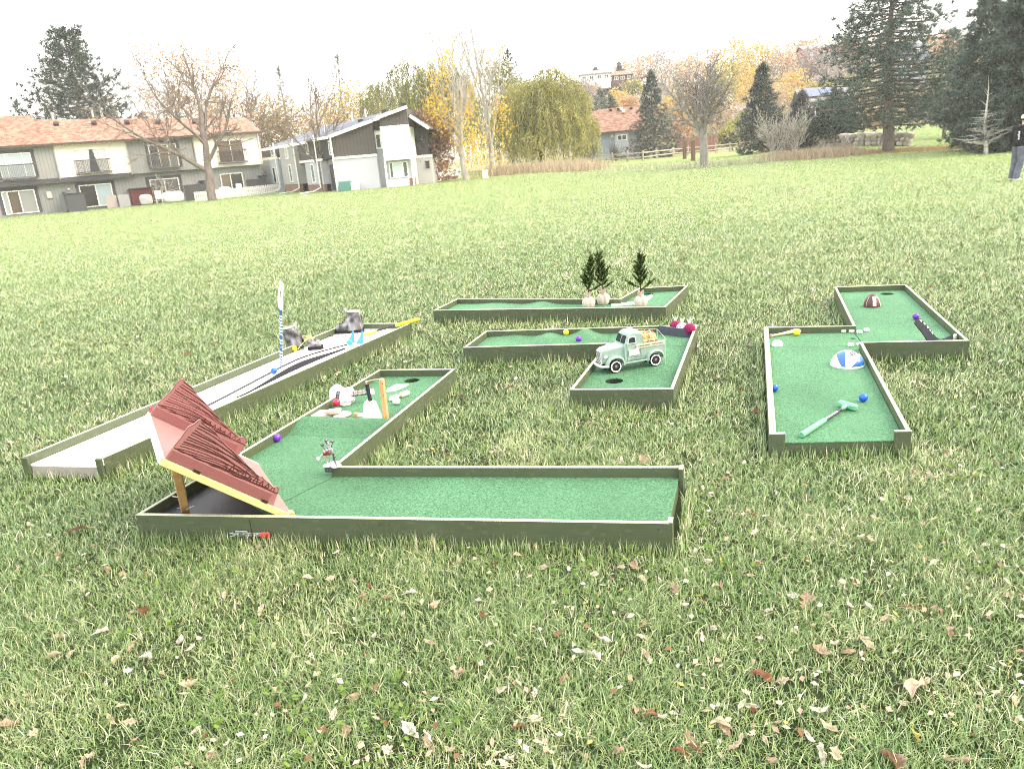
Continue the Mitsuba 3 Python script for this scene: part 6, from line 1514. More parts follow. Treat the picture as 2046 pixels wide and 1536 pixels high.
for x, yt, w, n, lbl, s, cols, d_ in ((345, 90, 6.5, 2600, 'hazy tree with orange-tan leaves behind the big bare tree, left', 31, [(.46, .32, .21), (.46, .36, .23), (.40, .28, .19)], 112), (440, 95, 6.0, 2300, 'hazy tree with orange-tan leaves behind the big bare tree, right', 32, [(.44, .31, .20), (.48, .36, .22)], 116), (498, 130, 4.5, 1000, 'thin tan tree between the terrace and the gray house', 33, [(.44, .32, .24), (.50, .36, .25)], 125),
        (556, 190, 6.2, 2400, 'round brown-olive tree behind the left end of the slate roof', 34, [(.30, .22, .12), (.36, .28, .14), (.24, .20, .10)], 118), (704, 165, 6.0, 2600, 'golden-olive tree behind the middle of the slate roof', 35, [(.48, .36, .13), (.42, .34, .14), (.54, .40, .15)], 112), (640, 200, 4.5, 1500, 'tan tree behind the slate roof', 36, [(.46, .34, .20), (.54, .38, .2)], 124), (290, 215, 3.5, 1000, 'low orange tree behind the terrace ridge', 37, [(.55, .36, .2), (.5, .3, .16)], 120), (600, 205, 5.5, 900, 'far orange tree between the two roofs', 38, [(.66, .42, .22), (.62, .36, .2)], 160)):
    p = far(x, (yt + 250) / 2, d_); p[2] = -.5
    leafy_tree('autumn_tree', lbl, 'tree', p, top(p, yt), w, cols, s, n=int(n * 2.0), size=.27, lo=.25, lvls=3)
p = at(647, 383); bare_tree('bare_tree', 'slim leafless tree in front of the gray house', 'tree', p, top(p, 118), 45, .20, dict(kids=[8, 6, 4], ang=[36, 40, 42], len=[.9, .62, .55], up=[.03, .09, .08]), lvls=3, trunk_frac=.5)
p = at(745, 374); bare_tree('bare_shrub', 'leafless many-stemmed shrub against the white wall', 'shrub', p, top(p, 275), 46, .09, dict(kids=[11, 6, 4], ang=[42, 36, 36], len=[1.7, .7, .55], up=[.0, .06, .05], **{'from': [.05, .25, .2]}), lvls=3, trunk_frac=.25)
for x, yt, d_, R, lbl, s in ((567, 135, 150, 3.0, 'dark slender pine between the terrace and the gray house', 51), (682, 110, 160, 4.4, 'distant open pine behind the golden tree', 52), (757, 175, 140, 2.2, 'narrow dark conifer left of the willows', 53)):
    p = far(x, (yt + 250) / 2, d_); p[2] = -.5; conifer('pine_tree', lbl, p, top(p, yt), R, FIR, s, nb=64, tuft=8, L=.6, tufts=5, wide=.045, lo=.2)
p = at(866, 364); leafy_tree('red_shrub', 'tall shrub with dry reddish-brown leaves right of the gray house', 'shrub', p, top(p, 218), 2.9, [(.25, .125, .095), (.30, .16, .12), (.20, .11, .085), (.34, .20, .14)], 61, n=5200, size=.24, lo=.05, lvls=3, r0=.12, shape=.6, lump=9)
# willows and aspens in the middle
WL = ((.135, .150, .062), (.26, .25, .085)); WG = ((.19, .195, .075), (.46, .43, .15))
p = far(850, 220, 100); p[2] = -.5; willow('willow_tree', 'olive weeping willow behind the yellow aspens, left', p, top(p, 118), 7.4, ((.13, .15, .06), (.28, .28, .11)), 71, ns=900, drop=.55)
p = far(1020, 220, 104); p[2] = -.5; leafy_tree('leafy_tree', 'tall olive leafy tree with a conifer top between the aspens and the big willow', 'tree', p, top(p, 118), 4.8, [(.20, .20, .08), (.30, .27, .10), (.14, .16, .07)], 72, n=2600, size=.4, lo=.2, lvls=3)
p = far(1015, 150, 112); p[2] = -.5; conifer('pine_tree', 'dark conifer tip showing above the leafy tree in the middle', p, top(p, 100), 3.2, SPR, 73, nb=50, tuft=8, L=.5, tufts=6, wide=.04, lo=.5)
p = at(1082, 338); willow('willow_tree', 'big yellow-green weeping willow right of the aspens', p, top(p, 150), 5.7, WG, 74, ns=900, drop=.52, lobes=16, dense=30)
ASP = dict(kids=[9, 5, 4], ang=[26, 28, 32], len=[.85, .52, .5], up=[.02, .12, .10], seg=[8, 5, 3], tap=.35, **{'from': [.18, .3, .2]})
def aspen(label, p, H, seed, lean, lf, r0, bias):
    rg = np.random.default_rng(seed); k = thing('aspen_tree', label, 'aspen tree'); A, B, tips = MB(), MB(), []
    d = np.array([lean, 0, 1.0]); d /= np.linalg.norm(d)
    grow((A, B), rg, p - [0, 0, .2], d, H * .55, r0, 0, 3, {**BARE, **ASP, 'rmin': .024}, tips, .05)
    f = H / (np.vstack(A.v + B.v)[:, 2].max() - p[2]); sc = lambda mb: mb.moved(np.diag([1, 1, f]), p * [0, 0, 1 - f])
    obj('trunk', sc(A), 'pale_bark', k, True); obj('branches', sc(B), 'pale_bark', k, True, kind='stuff')
    n, C = lf, []
    for (dx, z, r, m) in bias: C.append(p + [dx, 0, z] + rg.normal(0, 1, (m, 3)) * [r, r, r * 1.25])
    T_ = np.array(tips); T_[:, 2] = p[2] + (T_[:, 2] - p[2]) * f; C.append(T_[rg.random(len(T_)) < .035])
    obj('leaves', cards(MB(), np.vstack(C), .20, [(.66, .42, .055), (.72, .48, .07), (.60, .44, .12), (.66, .52, .14)], rg), 'foliage', k, kind='stuff')
p = at(933, 360); aspen('leaning yellow-leaved aspen with a pale trunk, left of the pair', p, top(p, 2), 81, -.16, 900, .30, [(-1.6, 8.6, .55, 260), (-2.3, 6.6, .6, 300), (-1.4, 6.0, .5, 170), (-1.9, 5.0, .5, 180), (.9, 3.6, .9, 420), (1.3, 1.8, .7, 200), (-.8, 10.2, .35, 90), (.2, 5.5, .6, 120), (.8, 2.6, .6, 130)])
p = at(985, 352); aspen('taller aspen with a straight pale trunk, right of the pair', p, top(p, -30), 82, -.05, 700, .30, [(1.2, 6.2, .45, 220), (-1.8, 6.6, .7, 240), (-1.2, 8.2, .5, 130), (1.0, 10.4, .5, 80), (1.4, 4.2, .6, 130), (-2.6, 4.2, .9, 250), (.6, 2.0, .6, 90)])
# right half
p = at(1408, 334); bare_tree('bare_tree', 'wide leafless tree with a pale trunk on the lawn edge right of centre', 'tree', p, top(p, 88), 98, .34, dict(kids=[9, 7, 6, 5], ang=[54, 46, 42, 40], len=[1.0, .62, .56, .52], up=[.0, .09, .06, .04], rmin=.014, **{'from': [.42, .2, .2, .15]}), bark='gray_bark', trunk_frac=.42)
for x, y, yt, R, lbl, s in ((1306, 316, 142, 3.3, 'dark spruce between the blue house and the wide bare tree', 101), (1521, 306, 128, 3.5, 'narrow blue-gray spruce with a browning tip right of the wide bare tree', 102), (1598, 300, 185, 2.3, 'dim gray spruce behind the pale bare shrubs', 103)):
    p = at(x, y); conifer('spruce_tree', lbl, p, top(p, yt), R * (1.25 if s == 101 else 1), SPR if s != 103 else ((.10, .10, .105), (.19, .185, .19)), s, nb=150, tuft=12, L=.34, tufts=11, wide=.034, lo=.02, droop=.30, upturn=.22, cat='spruce tree', shape=.95)
for x, y, yt, lbl, s in ((1545, 318, 205, 'pale leafless shrub with upright stems, left of the pair', 111), (1590, 312, 190, 'pale leafless shrub with upright stems, right of the pair', 112), (1690, 305, 268, 'low leafless shrub behind the stone wall', 113), (1230, 322, 278, 'dark-berried leafless shrub in front of the blue house', 114)):
    p = at(x, y); bare_tree('bare_shrub', lbl, 'shrub', p, top(p, yt), s, .07, dict(kids=[13, 6, 4], ang=[34, 30, 32], len=[1.9, .7, .55], up=[.0, .08, .06], rmin=.016, **{'from': [.03, .2, .2]}), lvls=3, trunk_frac=.22, bark='pale_bark' if s < 114 else 'bark')
p = at(1770, 304); conifer('pine_tree', 'big open pine with a thick bare lower trunk at the right', p, top(p, -130), 5.2, FIR, 121, nb=150, tuft=16, L=.36, tufts=17, wide=.024, lo=.13, shape=.60, upturn=.16, droop=.16, r0=.40)
p = at(1665, 292); conifer('pine_tree', 'small pine left of the big one at the stone wall', p, top(p, 185), 2.7, PINE, 122, nb=80, tuft=12, L=.34, tufts=10, wide=.028, lo=.08)
p = at(1887, 276); conifer('pine_tree', 'slim open pine on the bright bank between the big pine and the firs', p, top(p, 60), 2.1, FIR, 123, nb=70, tuft=12, L=.36, tufts=8, wide=.028, lo=.12, shape=.5, upturn=.1)
p = at(1948, 300); conifer('fir_tree', 'tall gray-green fir behind the pale dead tree', p, top(p, -30), 2.5, FIR, 124, nb=170, tuft=12, L=.34, tufts=13, wide=.028, lo=.03, droop=.22, upturn=.2, cat='fir tree', shape=.6)
p = at(2040, 300); conifer('fir_tree', 'huge fir with drooping boughs at the right edge behind the person', p, top(p, -70), 3.2, ((.056, .080, .073), (.150, .180, .165)), 125, nb=250, tuft=13, L=.36, tufts=15, wide=.028, lo=.03, droop=.34, upturn=.16, cat='fir tree', shape=.55)
p = at(1970, 308); bare_tree('dead_tree', 'pale leafless young tree in front of the firs', 'tree', p, top(p, 150), 131, .12, dict(kids=[44, 7, 3], ang=[74, 45, 40], len=[.34, .5, .5], up=[.0, .0, .0], rmin=.008, seg=[10, 4, 3], wig=.03, short=.75, **{'from': [.22, .2, .2]}), lvls=2, bark='pale_bark', trunk_frac=.9)
for x, y, yt, R, lbl, s in ((1200, 238, 182, 2.2, 'blue-gray conifer on the slope above the blue house, upper', 141), (1222, 262, 196, 2.0, 'blue-gray conifer right behind the roof of the blue house', 142), (1190, 150, 138, 1.6, 'tiny conifer on the skyline over the white hilltop house', 143), (1238, 150, 128, 1.6, 'tiny conifer on the skyline over the dark hilltop house', 144), (1700, 120, 40, 4.0, 'dark conifer on the hill just left of the big pine', 145), (1255, 180, 150, 1.4, 'dim conifer beside the dark hilltop house', 146)):
    d_ = {141: 150, 142: 135, 143: 245, 144: 245, 145: 150, 146: 235}[s]
    p = far(x, y, d_); conifer('hill_conifer', lbl, p - [0, 0, 1], top(p, yt) + 1, R * 1.3, SPR if s != 141 else FIR, s, nb=50, tuft=8, L=.8, tufts=5, wide=.07, lo=.02)
# autumn trees on the wooded hill: each a thing of its own
YEL, PEA, ORA, GRY, OLI = [(.58, .40, .11), (.60, .44, .17), (.54, .38, .14)], [(.50, .38, .26), (.46, .36, .26), (.54, .42, .28)], [(.46, .29, .17), (.50, .33, .20)], [(.36, .33, .31), (.32, .29, .28), (.40, .36, .33)], [(.30, .29, .10), (.36, .34, .12)]
hill = [(1215, 172, 150, 250, 5, PEA), (1250, 190, 120, 255, 6, PEA), (1290, 190, 105, 240, 6, PEA), (1330, 190, 100, 235, 6, GRY), (1270, 238, 190, 160, 3.6, PEA), (1232, 235, 178, 165, 3.4, YEL), (1255, 245, 195, 150, 3, ORA), (1350, 200, 120, 200, 5, PEA), (1375, 250, 170, 150, 4, ORA), (1345, 262, 185, 140, 4, YEL),
        (1420, 200, 95, 215, 6, PEA), (1450, 215, 120, 190, 5.5, OLI), (1475, 190, 80, 200, 6.5, YEL), (1520, 190, 80, 205, 6, YEL), (1500, 240, 130, 165, 5, YEL), (1555, 200, 95, 205, 6, PEA), (1580, 230, 140, 165, 4.5, YEL), (1590, 180, 75, 220, 6, ORA), (1625, 175, 70, 230, 6.5, PEA), (1660, 170, 85, 225, 5.5, YEL), (1690, 165, 70, 220, 5.5, PEA),
        (1640, 215, 150, 170, 4, GRY), (1618, 165, 92, 190, 4.5, GRY), (1655, 170, 100, 190, 4.5, GRY), (1610, 235, 165, 150, 3.5, YEL), (1665, 225, 165, 150, 4.2, YEL), (1645, 215, 165, 140, 4.6, OLI), (1690, 235, 150, 150, 4, OLI), (1680, 200, 130, 180, 4, GRY), (1560, 165, 105, 235, 5, GRY), (1720, 150, 90, 230, 5, ORA), (1760, 150, 60, 235, 6, PEA), (1860, 140, 70, 230, 6, ORA), (1895, 150, 62, 225, 6, ORA), (1930, 160, 80, 225, 6, PEA),
        (1170, 200, 158, 190, 4.5, GRY), (1265, 195, 160, 215, 4, OLI), (1180, 190, 172, 215, 3.2, ORA), (1150, 240, 190, 150, 3.5, GRY), (1310, 225, 150, 175, 5, GRY), (1400, 250, 180, 150, 4, GRY), (1440, 265, 190, 140, 4.2, PEA), (1540, 255, 170, 150, 4.6, PEA), (1490, 165, 90, 235, 5.5, GRY), (1780, 230, 160, 150, 4, GRY), (1840, 235, 180, 140, 3.6, PEA), (1870, 250, 190, 120, 3.2, GRY), (1740, 262, 215, 105, 2.6, PEA), (1480, 280, 225, 125, 2.8, OLI), (1455, 295, 255, 120, 2.2, OLI), (1360, 290, 240, 128, 3, ORA), (1640, 265, 205, 120, 2.6, ORA), (1385, 175, 105, 240, 5, PEA), (1130, 215, 165, 235, 4.5, PEA), (2000, 150, 90, 220, 6, PEA), (1100, 220, 175, 240, 4.5, PEA)]
nm = {id(YEL): 'yellow', id(PEA): 'peach-tan', id(ORA): 'rust-orange', id(GRY): 'gray leafless', id(OLI): 'olive-yellow'}
cnt = {}
nth = ['first', 'second', 'third', 'fourth', 'fifth', 'sixth', 'seventh', 'eighth', 'ninth', 'tenth', 'eleventh', 'twelfth', 'thirteenth', 'fourteenth', 'fifteenth', 'sixteenth', 'seventeenth', 'eighteenth', 'nineteenth', 'twentieth']
rank = {}
for c in (YEL, PEA, ORA, GRY, OLI):
    for r, h in enumerate(sorted([h for h in hill if h[5] is c], key=lambda h: h[0])): rank[id(h)] = nth[r]
for i, (x, y, yt, d_, R, c) in enumerate(hill):
    p = far(x, y, d_); p[2] = min(p[2], float(ground(p[0], p[1])) + .0) if False else p[2]
    g = float(ground(p[0], p[1])); zt = p[2] + top(p, yt); b0 = np.array([p[0], p[1], g]); h = max(zt - g, 2.5)
    leafy_tree('hill_tree', f'{nm[id(c)]} tree on the wooded hill, {rank[id(hill[i])]} of its colour from the left', 'tree', b0, h, R * (.8 + .02 * R), c, 200 + i, n=900 if d_ > 180 else 1300, size=.62 if d_ > 180 else .42, bark='pale_bark' if c is GRY else 'bark', lo=max(.15, 1 - (zt - p[2]) / h * 1.1) if h > 0 else .2, lvls=2, lump=6, group=f'{nm[id(c)]} trees on the wooded hill')
# undergrowth that nobody could count
def scrub(name, label, cat, pts, n, hgt, size, cols, seed, spread):
    rg = np.random.default_rng(seed); P = np.array([at(*q) for q in pts]); i = rg.integers(0, len(P) - 1, n); t = rg.random((n, 1))
    C = P[i] + (P[i + 1] - P[i]) * t + rg.normal(0, 1, (n, 3)) * [spread, spread, 0]; C[:, 2] = ground(C[:, 0], C[:, 1]) + hgt * rg.random(n) ** 1.4
    k = key_for(name); _count[name] = _count[name] - 1 if _count[name] else -1
    q = obj(name, cards(MB(), C, size, cols, rg), 'foliage', None, kind='stuff'); lab(q, label, cat, None, 'stuff')
scrub('hill_scrub', 'gray-brown scrub and brush covering the slope below the hill trees', 'brush', [(1130, 262), (1250, 268), (1350, 278), (1450, 268), (1560, 255), (1680, 245), (1800, 232), (1950, 225)], 16000, 4.2, .42, [(.26, .22, .17), (.32, .27, .19), (.20, .20, .13), (.40, .32, .16), (.24, .22, .22)], 5, 14.0)
def reeds(name, label, pts, n, h, cols, seed, spread):
    rg = np.random.default_rng(seed); P = np.array([at(*q) for q in pts]); i = rg.integers(0, len(P) - 1, n); t = rg.random((n, 1))
    C = P[i] + (P[i + 1] - P[i]) * t + rg.normal(0, 1, (n, 3)) * [spread, spread, 0]; C[:, 2] = ground(C[:, 0], C[:, 1]) - .02
    hh = h * (.4 + .7 * rg.random((n, 1))); e = np.stack([rg.normal(0, .2, n), rg.normal(0, .2, n), np.ones(n)], 1) * hh
    s = np.stack([np.ones(n), rg.normal(0, .4, n), 0 * hh[:, 0]], 1) * .022
    v = np.stack([C - s, C + s, C + e], 1); c = np.asarray(cols)[rg.integers(0, len(cols), n)] * (.7 + .6 * rg.random((n, 1)))
    q = obj(name, MB().add(v.reshape(-1, 3), np.arange(3 * n).reshape(-1, 3), np.repeat(np.clip(c, 0, 1), 3, 0)), 'foliage', None); lab(q, label, 'grass', None, 'stuff')
STRAW = [(.52, .43, .30), (.44, .36, .26), (.58, .50, .36), (.36, .28, .20)]
reeds('dry_reeds', 'tall dry straw-coloured reeds along the lawn edge below the willow', [(985, 352), (1050, 346), (1120, 342), (1190, 340)], 5200, 1.15, STRAW, 6, .9)
reeds('tall_dry_grass', 'reddish dry grass at the lawn edge below the stone wall', [(1540, 320), (1600, 318), (1650, 314), (1690, 310)], 3200, .75, [(.46, .33, .24), (.52, .42, .30), (.36, .33, .24)], 7, .8)
reeds('weeds', 'sparse pale weeds along the lawn edge by the wide bare tree', [(1200, 338), (1350, 338), (1410, 334), (1480, 328), (1545, 322)], 1500, .5, [(.40, .42, .26), (.50, .50, .36)], 9, .7)
reeds('fallen_leaf_bank', 'brown leaf-covered bank under the big pine', [(1690, 306), (1760, 304), (1850, 298), (1930, 296)], 5000, .16, [(.36, .25, .16), (.42, .31, .20), (.30, .24, .13)], 10, 1.3)
# split rail fence
q = thing('split_rail_fence', 'weathered split rail fence running below the blue house and the spruces', 'fence')
FP = [at(x, y) for x, y in ((1192, 326), (1224, 325), (1254, 324), (1285, 322), (1312, 318), (1345, 314), (1375, 311), (1400, 309), (1430, 306), (1458, 303), (1487, 300))]
for i, c in enumerate(FP):
    obj('post', MB((.34, .30, .25)).box(c + [0, 0, .5], (.16, .16, 1.25), rotz(.2), bev=.02), 'matte', q, amt=.2, freq=6)
    if i + 1 < len(FP):
        for z in (.42, .88): obj('rail', MB((.40, .36, .30)).tube([c + [0, 0, z], (c + FP[i + 1]) / 2 + [0, 0, z - .03], FP[i + 1] + [0, 0, z]], .065, 5), 'matte', q, amt=.2, freq=4)
for x, y, l in ((1385, 322, 'dark wooden post left of the wide bare trunk'), (1368, 318, 'second dark wooden post behind the rail fence')):
    q = thing('wooden_post', l, 'post'); c = at(x, y); obj('post', MB((.13, .085, .065)).box(c + [0, 0, .8], (.34, .34, 2.0), bev=.03), 'matte', q, amt=.2)
q = thing('board_fence', 'reddish board fence seen behind the wide bare tree', 'fence'); c = at(1352, 308)
for i in range(13): obj('board', MB((.24, .13, .10)).box(c + np.array([.42 * i, -.08 * i, .95]), (.40, .05, 2.1)), 'matte', q, amt=.25, freq=3)
# stone wall
q = thing('stone_wall', 'low dry stone retaining wall behind the big pine trunk', 'wall')
rg = np.random.default_rng(15); SA, SB = at(1560, 304), at(1818, 292); sd_ = SB - SA; Ls_ = np.linalg.norm(sd_[:2]); ud = sd_ / Ls_
nst = 0
for row in range(3):
    x = 0.0
    while x < Ls_:
        w = .30 + .45 * rg.random(); h = .26 + .10 * rg.random()
        c = SA + sd_ * ((x + w / 2) / Ls_); c[2] = float(ground(c[0], c[1])) + .12 + .30 * row + .05 * rg.random()
        m = trimesh.creation.icosphere(1, 1.0); v = np.array(m.vertices); v = np.sign(v) * np.abs(v) ** .55 * (1 + .2 * rg.normal(size=(len(v), 1)) * .4) * [w * .5, .24, h * .58]
        g = .16 + .26 * rg.random(); 
        obj('stone', MB((g * 1.06, g * .95, g * .86)).add(v @ np.stack([ud, np.cross([0, 0, 1.0], ud), [0, 0, 1.0]], 1).T + c, m.faces), 'matte', q, 30); nst += 1
        x += w * 1.02
print('stones', nst)
# ------------------------------------------------------------------ fallen leaves, weeds, the person
LEAF = dict(
    pale=((.62, .51, .38), 'pale beige curled fallen leaf lying in the grass', 'pale fallen leaves'),
    pink=((.52, .37, .28), 'pinkish tan curled fallen leaf lying in the grass', 'tan fallen leaves'),
    white=((.72, .67, .58), 'bleached whitish fallen leaf standing out in the grass', 'whitish fallen leaves'),
    brown=((.24, .145, .09), 'dark brown crumpled fallen leaf lying in the grass', 'brown fallen leaves'),
    rust=((.27, .13, .08), 'rust-red curled fallen leaf lying in the grass', 'rust-red fallen leaves'),
    gold=((.62, .50, .15), 'small yellow fallen leaf lying in the grass', 'yellow fallen leaves'))
def leaf_mesh(kind, v):
    rg = np.random.default_rng(900 + v)
    n, m = 8, 5; u = np.linspace(0, 1, n); P, C = [], []
    curl, bend, tw = rg.uniform(-14, 46), rg.uniform(-.8, 1.8), rg.normal(0, .5)
    lobes = v % 3 == 0
    base = np.array(LEAF[kind][0])
    fold, arc, side = rg.uniform(.5, 2.0), rg.uniform(-2.0, 2.2), rg.uniform(-.8, .8); wob = rg.uniform(.55, 1.25, (2, n))
    for i, t in enumerate(u):
        w = .34 * math.sin(np.pi * min(t * .97 + .02, .99)) ** .75 * (1 - .35 * t)
        if lobes: w *= 1 + .42 * math.sin(t * 19)
        th = arc * (t - .5); cx = math.sin(th) / arc if abs(arc) > .05 else t - .5; cz = (1 - math.cos(th)) / arc if abs(arc) > .05 else 0
        for s in np.linspace(-1, 1, m):
            ph = s * fold * (.6 + .8 * t) + side * t; r = w / max(fold, .3)
            y = r * math.sin(ph) * (wob[0 if s < 0 else 1, i]); z = r * (1 - math.cos(ph))
            P.append((cx - z * math.sin(th), y, cz + z * math.cos(th) + .03 * rg.normal())); C.append(base * (.62 + .6 * rg.random()) * (.78 if abs(s) < .2 else 1.0))
    mb = MB().grid(np.array(P).reshape(n, m, 3), np.array(C))
    mb.tube([(-.5, 0, 0), (-.62, .02, .03), (-.75, .03, .0)], .014, 3, base * .6)
    v_, f, c = mb.get()
    return mikit.ply((v_ - [0, 0, v_[:, 2].min() * .8], f), 'foliage', True, color=np.clip(c, 0, 1))
KINDS = {k: [leaf_mesh(k, 10 * i + j) for j in range(6)] for i, k in enumerate(LEAF)}
def leaf(x, y, kind, size, dz=.02):
    p = at(x, y, dz) if not isinstance(x, np.ndarray) else x
    if COVER.contains(Point(p[0], p[1])): return
    k = key_for('fallen_leaf'); a = rng.random() * 360
    tm = T().translate(p.tolist()).rotate([0, 0, 1], a).rotate([1, 0, 0], float(rng.normal(0, 28))).rotate([0, 1, 0], float(rng.normal(0, 24))).scale([size, size, size])
    scene[k] = {**KINDS[kind][int(rng.integers(0, 6))], 'to_world': tm}
    sz = 'large ' if size > .055 else 'small ' if size < .034 else ''
    if p[1] > 5.6 or (p[1] > 3.6 and p[0] < -1.2): where = 'out on the field beyond the courses'
    elif p[1] > 3.15: where = 'between the courses' if p[0] < 1.25 else 'beside the right-hand course'
    else:
        where = ('in front of the long front board' if p[1] > 2.35 else 'midway down the near lawn' if p[1] > 1.85 else 'at the bottom edge of the view') + (' on the left' if p[0] < -.55 * p[1] / 2 else ' on the right' if p[0] > .55 * p[1] / 2 else ' in the middle')
    base = LEAF[kind][1].replace(' lying in the grass', '').replace(' standing out in the grass', '').replace('small ', '')
    lab(k, f'{sz}{base} {where}', 'leaf', f'{sz}{LEAF[kind][2]} {where}')
big = [(157, 1060, 'brown', .11), (62, 1050, 'pale', .06), (215, 1031, 'pale', .05), (35, 1140, 'pale', .06), (215, 1140, 'pink', .08), (246, 1148, 'pink', .06), (600, 1075, 'pale', .06), (742, 1112, 'white', .055), (615, 1155, 'pale', .055), (660, 1155, 'pale', .055), (720, 1187, 'pink', .07), (770, 1195, 'pink', .07), (737, 1172, 'rust', .05), (705, 1162, 'pink', .05), (817, 1187, 'white', .07), (870, 1210, 'pale', .07), (915, 1120, 'pale', .06), (987, 1127, 'rust', .06), (520, 1220, 'pale', .07), (287, 1222, 'rust', .08), (265, 1228, 'pink', .05), (120, 1272, 'pale', .06), (200, 1265, 'white', .08), (362, 1282, 'white', .07), (235, 1315, 'pale', .06), (292, 1317, 'white', .09), (375, 1372, 'pale', .09), (255, 1342, 'white', .045), (325, 1345, 'pale', .045), (107, 1310, 'pale', .06), (145, 1305, 'pale', .055), (220, 1437, 'pale', .06), (262, 1440, 'pale', .055), (392, 1457, 'white', .045), (270, 1480, 'pink', .05), (665, 1430, 'white', .07), (690, 1465, 'pink', .07), (822, 1465, 'white', .12), (862, 1480, 'pale', .10), (645, 1462, 'rust', .05), (610, 1395, 'white', .05), (615, 1372, 'pale', .05), (705, 1390, 'pink', .055), (920, 1350, 'pink', .06), (995, 1380, 'pale', .07), (900, 1500, 'pale', .06), (10, 1450, 'pink', .09), (770, 1500, 'white', .06), (965, 1227, 'rust', .045), (860, 1285, 'pale', .06), (750, 1270, 'white', .06), (65, 1465, 'pale', .05), (182, 1510, 'pale', .05), (425, 1480, 'white', .035), (545, 1290, 'pale', .05), (480, 1205, 'pale', .05), (450, 1190, 'pale', .05),
       (1084, 1133, 'pale', .08), (1135, 1138, 'white', .05), (1188, 1148, 'white', .05), (1240, 1135, 'pale', .06), (1265, 1130, 'pink', .06), (1285, 1162, 'pale', .07), (1033, 1155, 'white', .05), (1347, 1178, 'pink', .06), (1370, 1210, 'white', .06), (1388, 1103, 'white', .055), (1419, 1123, 'white', .07), (1440, 1120, 'gold', .05), (1498, 1150, 'pale', .05), (1585, 1193, 'white', .06), (1617, 1195, 'pink', .08), (1610, 1208, 'pink', .07), (1700, 1210, 'white', .055), (1735, 1212, 'white', .055), (1822, 1215, 'brown', .07), (1870, 1223, 'pink', .06), (1895, 1263, 'pink', .06), (1402, 1274, 'white', .055), (1283, 1270, 'pale', .06), (1205, 1280, 'white', .07), (1155, 1303, 'white', .06), (1185, 1312, 'white', .08), (1288, 1308, 'pale', .07), (1125, 1355, 'pink', .05), (1072, 1385, 'white', .05), (1070, 1432, 'white', .055), (1036, 1455, 'rust', .05), (1276, 1428, 'pink', .07), (1300, 1432, 'rust', .06), (1322, 1434, 'white', .06), (1520, 1352, 'rust', .09), (1566, 1360, 'pale', .055), (1490, 1385, 'white', .05), (1500, 1408, 'white', .05), (1640, 1303, 'pink', .08), (1668, 1288, 'white', .07), (1695, 1302, 'pink', .06), (1733, 1284, 'pale', .09), (1838, 1385, 'pale', .13), (1850, 1368, 'pale', .07), (1640, 1422, 'white', .08), (1655, 1455, 'pale', .07), (1617, 1475, 'white', .06), (1440, 1453, 'pale', .08), (1448, 1458, 'pink', .07), (1375, 1480, 'pink', .08), (1385, 1498, 'brown', .06), (1360, 1505, 'rust', .07), (1238, 1497, 'pink', .05), (1475, 1490, 'pale', .09), (1640, 1508, 'white', .08), (1670, 1510, 'pale', .07), (1545, 1523, 'pink', .07), (1285, 1530, 'white', .06), (1773, 1520, 'brown', .08), (1800, 1524, 'pink', .07), (1928, 1522, 'pink', .06), (2005, 1330, 'white', .05), (2030, 1400, 'pale', .06),
       (1487, 926, 'white', .06), (1553, 985, 'white', .055), (1450, 958, 'pink', .055), (1495, 1025, 'pink', .06), (1510, 1030, 'rust', .05), (1505, 1066, 'white', .07), (1830, 945, 'pink', .07), (1860, 948, 'white', .06), (1887, 930, 'pink', .05), (1898, 950, 'pale', .05), (1990, 925, 'pink', .05), (1812, 995, 'white', .05), (1968, 1090, 'white', .055), (1740, 1078, 'pale', .05), (1515, 1125, 'pink', .05), (1610, 1118, 'rust', .045), (1285, 921, 'pink', .12), (1243, 919, 'white', .06), (895, 912, 'rust', .06), (855, 900, 'pale', .06), (765, 888, 'pale', .06), (833, 885, 'pale', .06), (968, 870, 'pink', .07), (985, 905, 'pale', .06), (925, 792, 'brown', .07), (1018, 776, 'rust', .06), (1117, 755, 'white', .055), (1335, 845, 'pale', .05), (1340, 848, 'white', .05), (1480, 780, 'rust', .08), (1512, 824, 'rust', .08), (1510, 790, 'pink', .06), (1505, 733, 'white', .06), (1500, 690, 'pink', .07), (1445, 737, 'white', .05), (1180, 848, 'pink', .05), (1150, 845, 'pale', .05), (572, 645, 'rust', .09), (374, 708, 'rust', .10), (372, 685, 'pink', .08), (110, 706, 'white', .07), (877, 555, 'brown', .09), (8, 740, 'brown', .07), (700, 722, 'brown', .07), (683, 715, 'rust', .07), (778, 716, 'pink', .07), (970, 637, 'pink', .08), (1960, 505, 'rust', .09), (1980, 460, 'rust', .10), (788, 520, 'brown', .08), (1360, 520, 'rust', .09), (1270, 505, 'white', .06)]
for q in big: leaf(q[0], q[1], q[2], q[3] * .80, .018)
rl = np.random.default_rng(55); names = list(LEAF); n_ok = 0
while n_ok < 85:
    x, y = rl.random() * 2046, 950 + 586 * rl.random() ** .8
    if meshkit.fbm(np.array([[x / 160, y / 90, 5.0]]), 2)[0] < .48: continue
    leaf(x, y, names[rl.choice(6, p=[.36, .26, .23, .10, .03, .02])], (.022 + .022 * rl.random()), .018); n_ok += 1
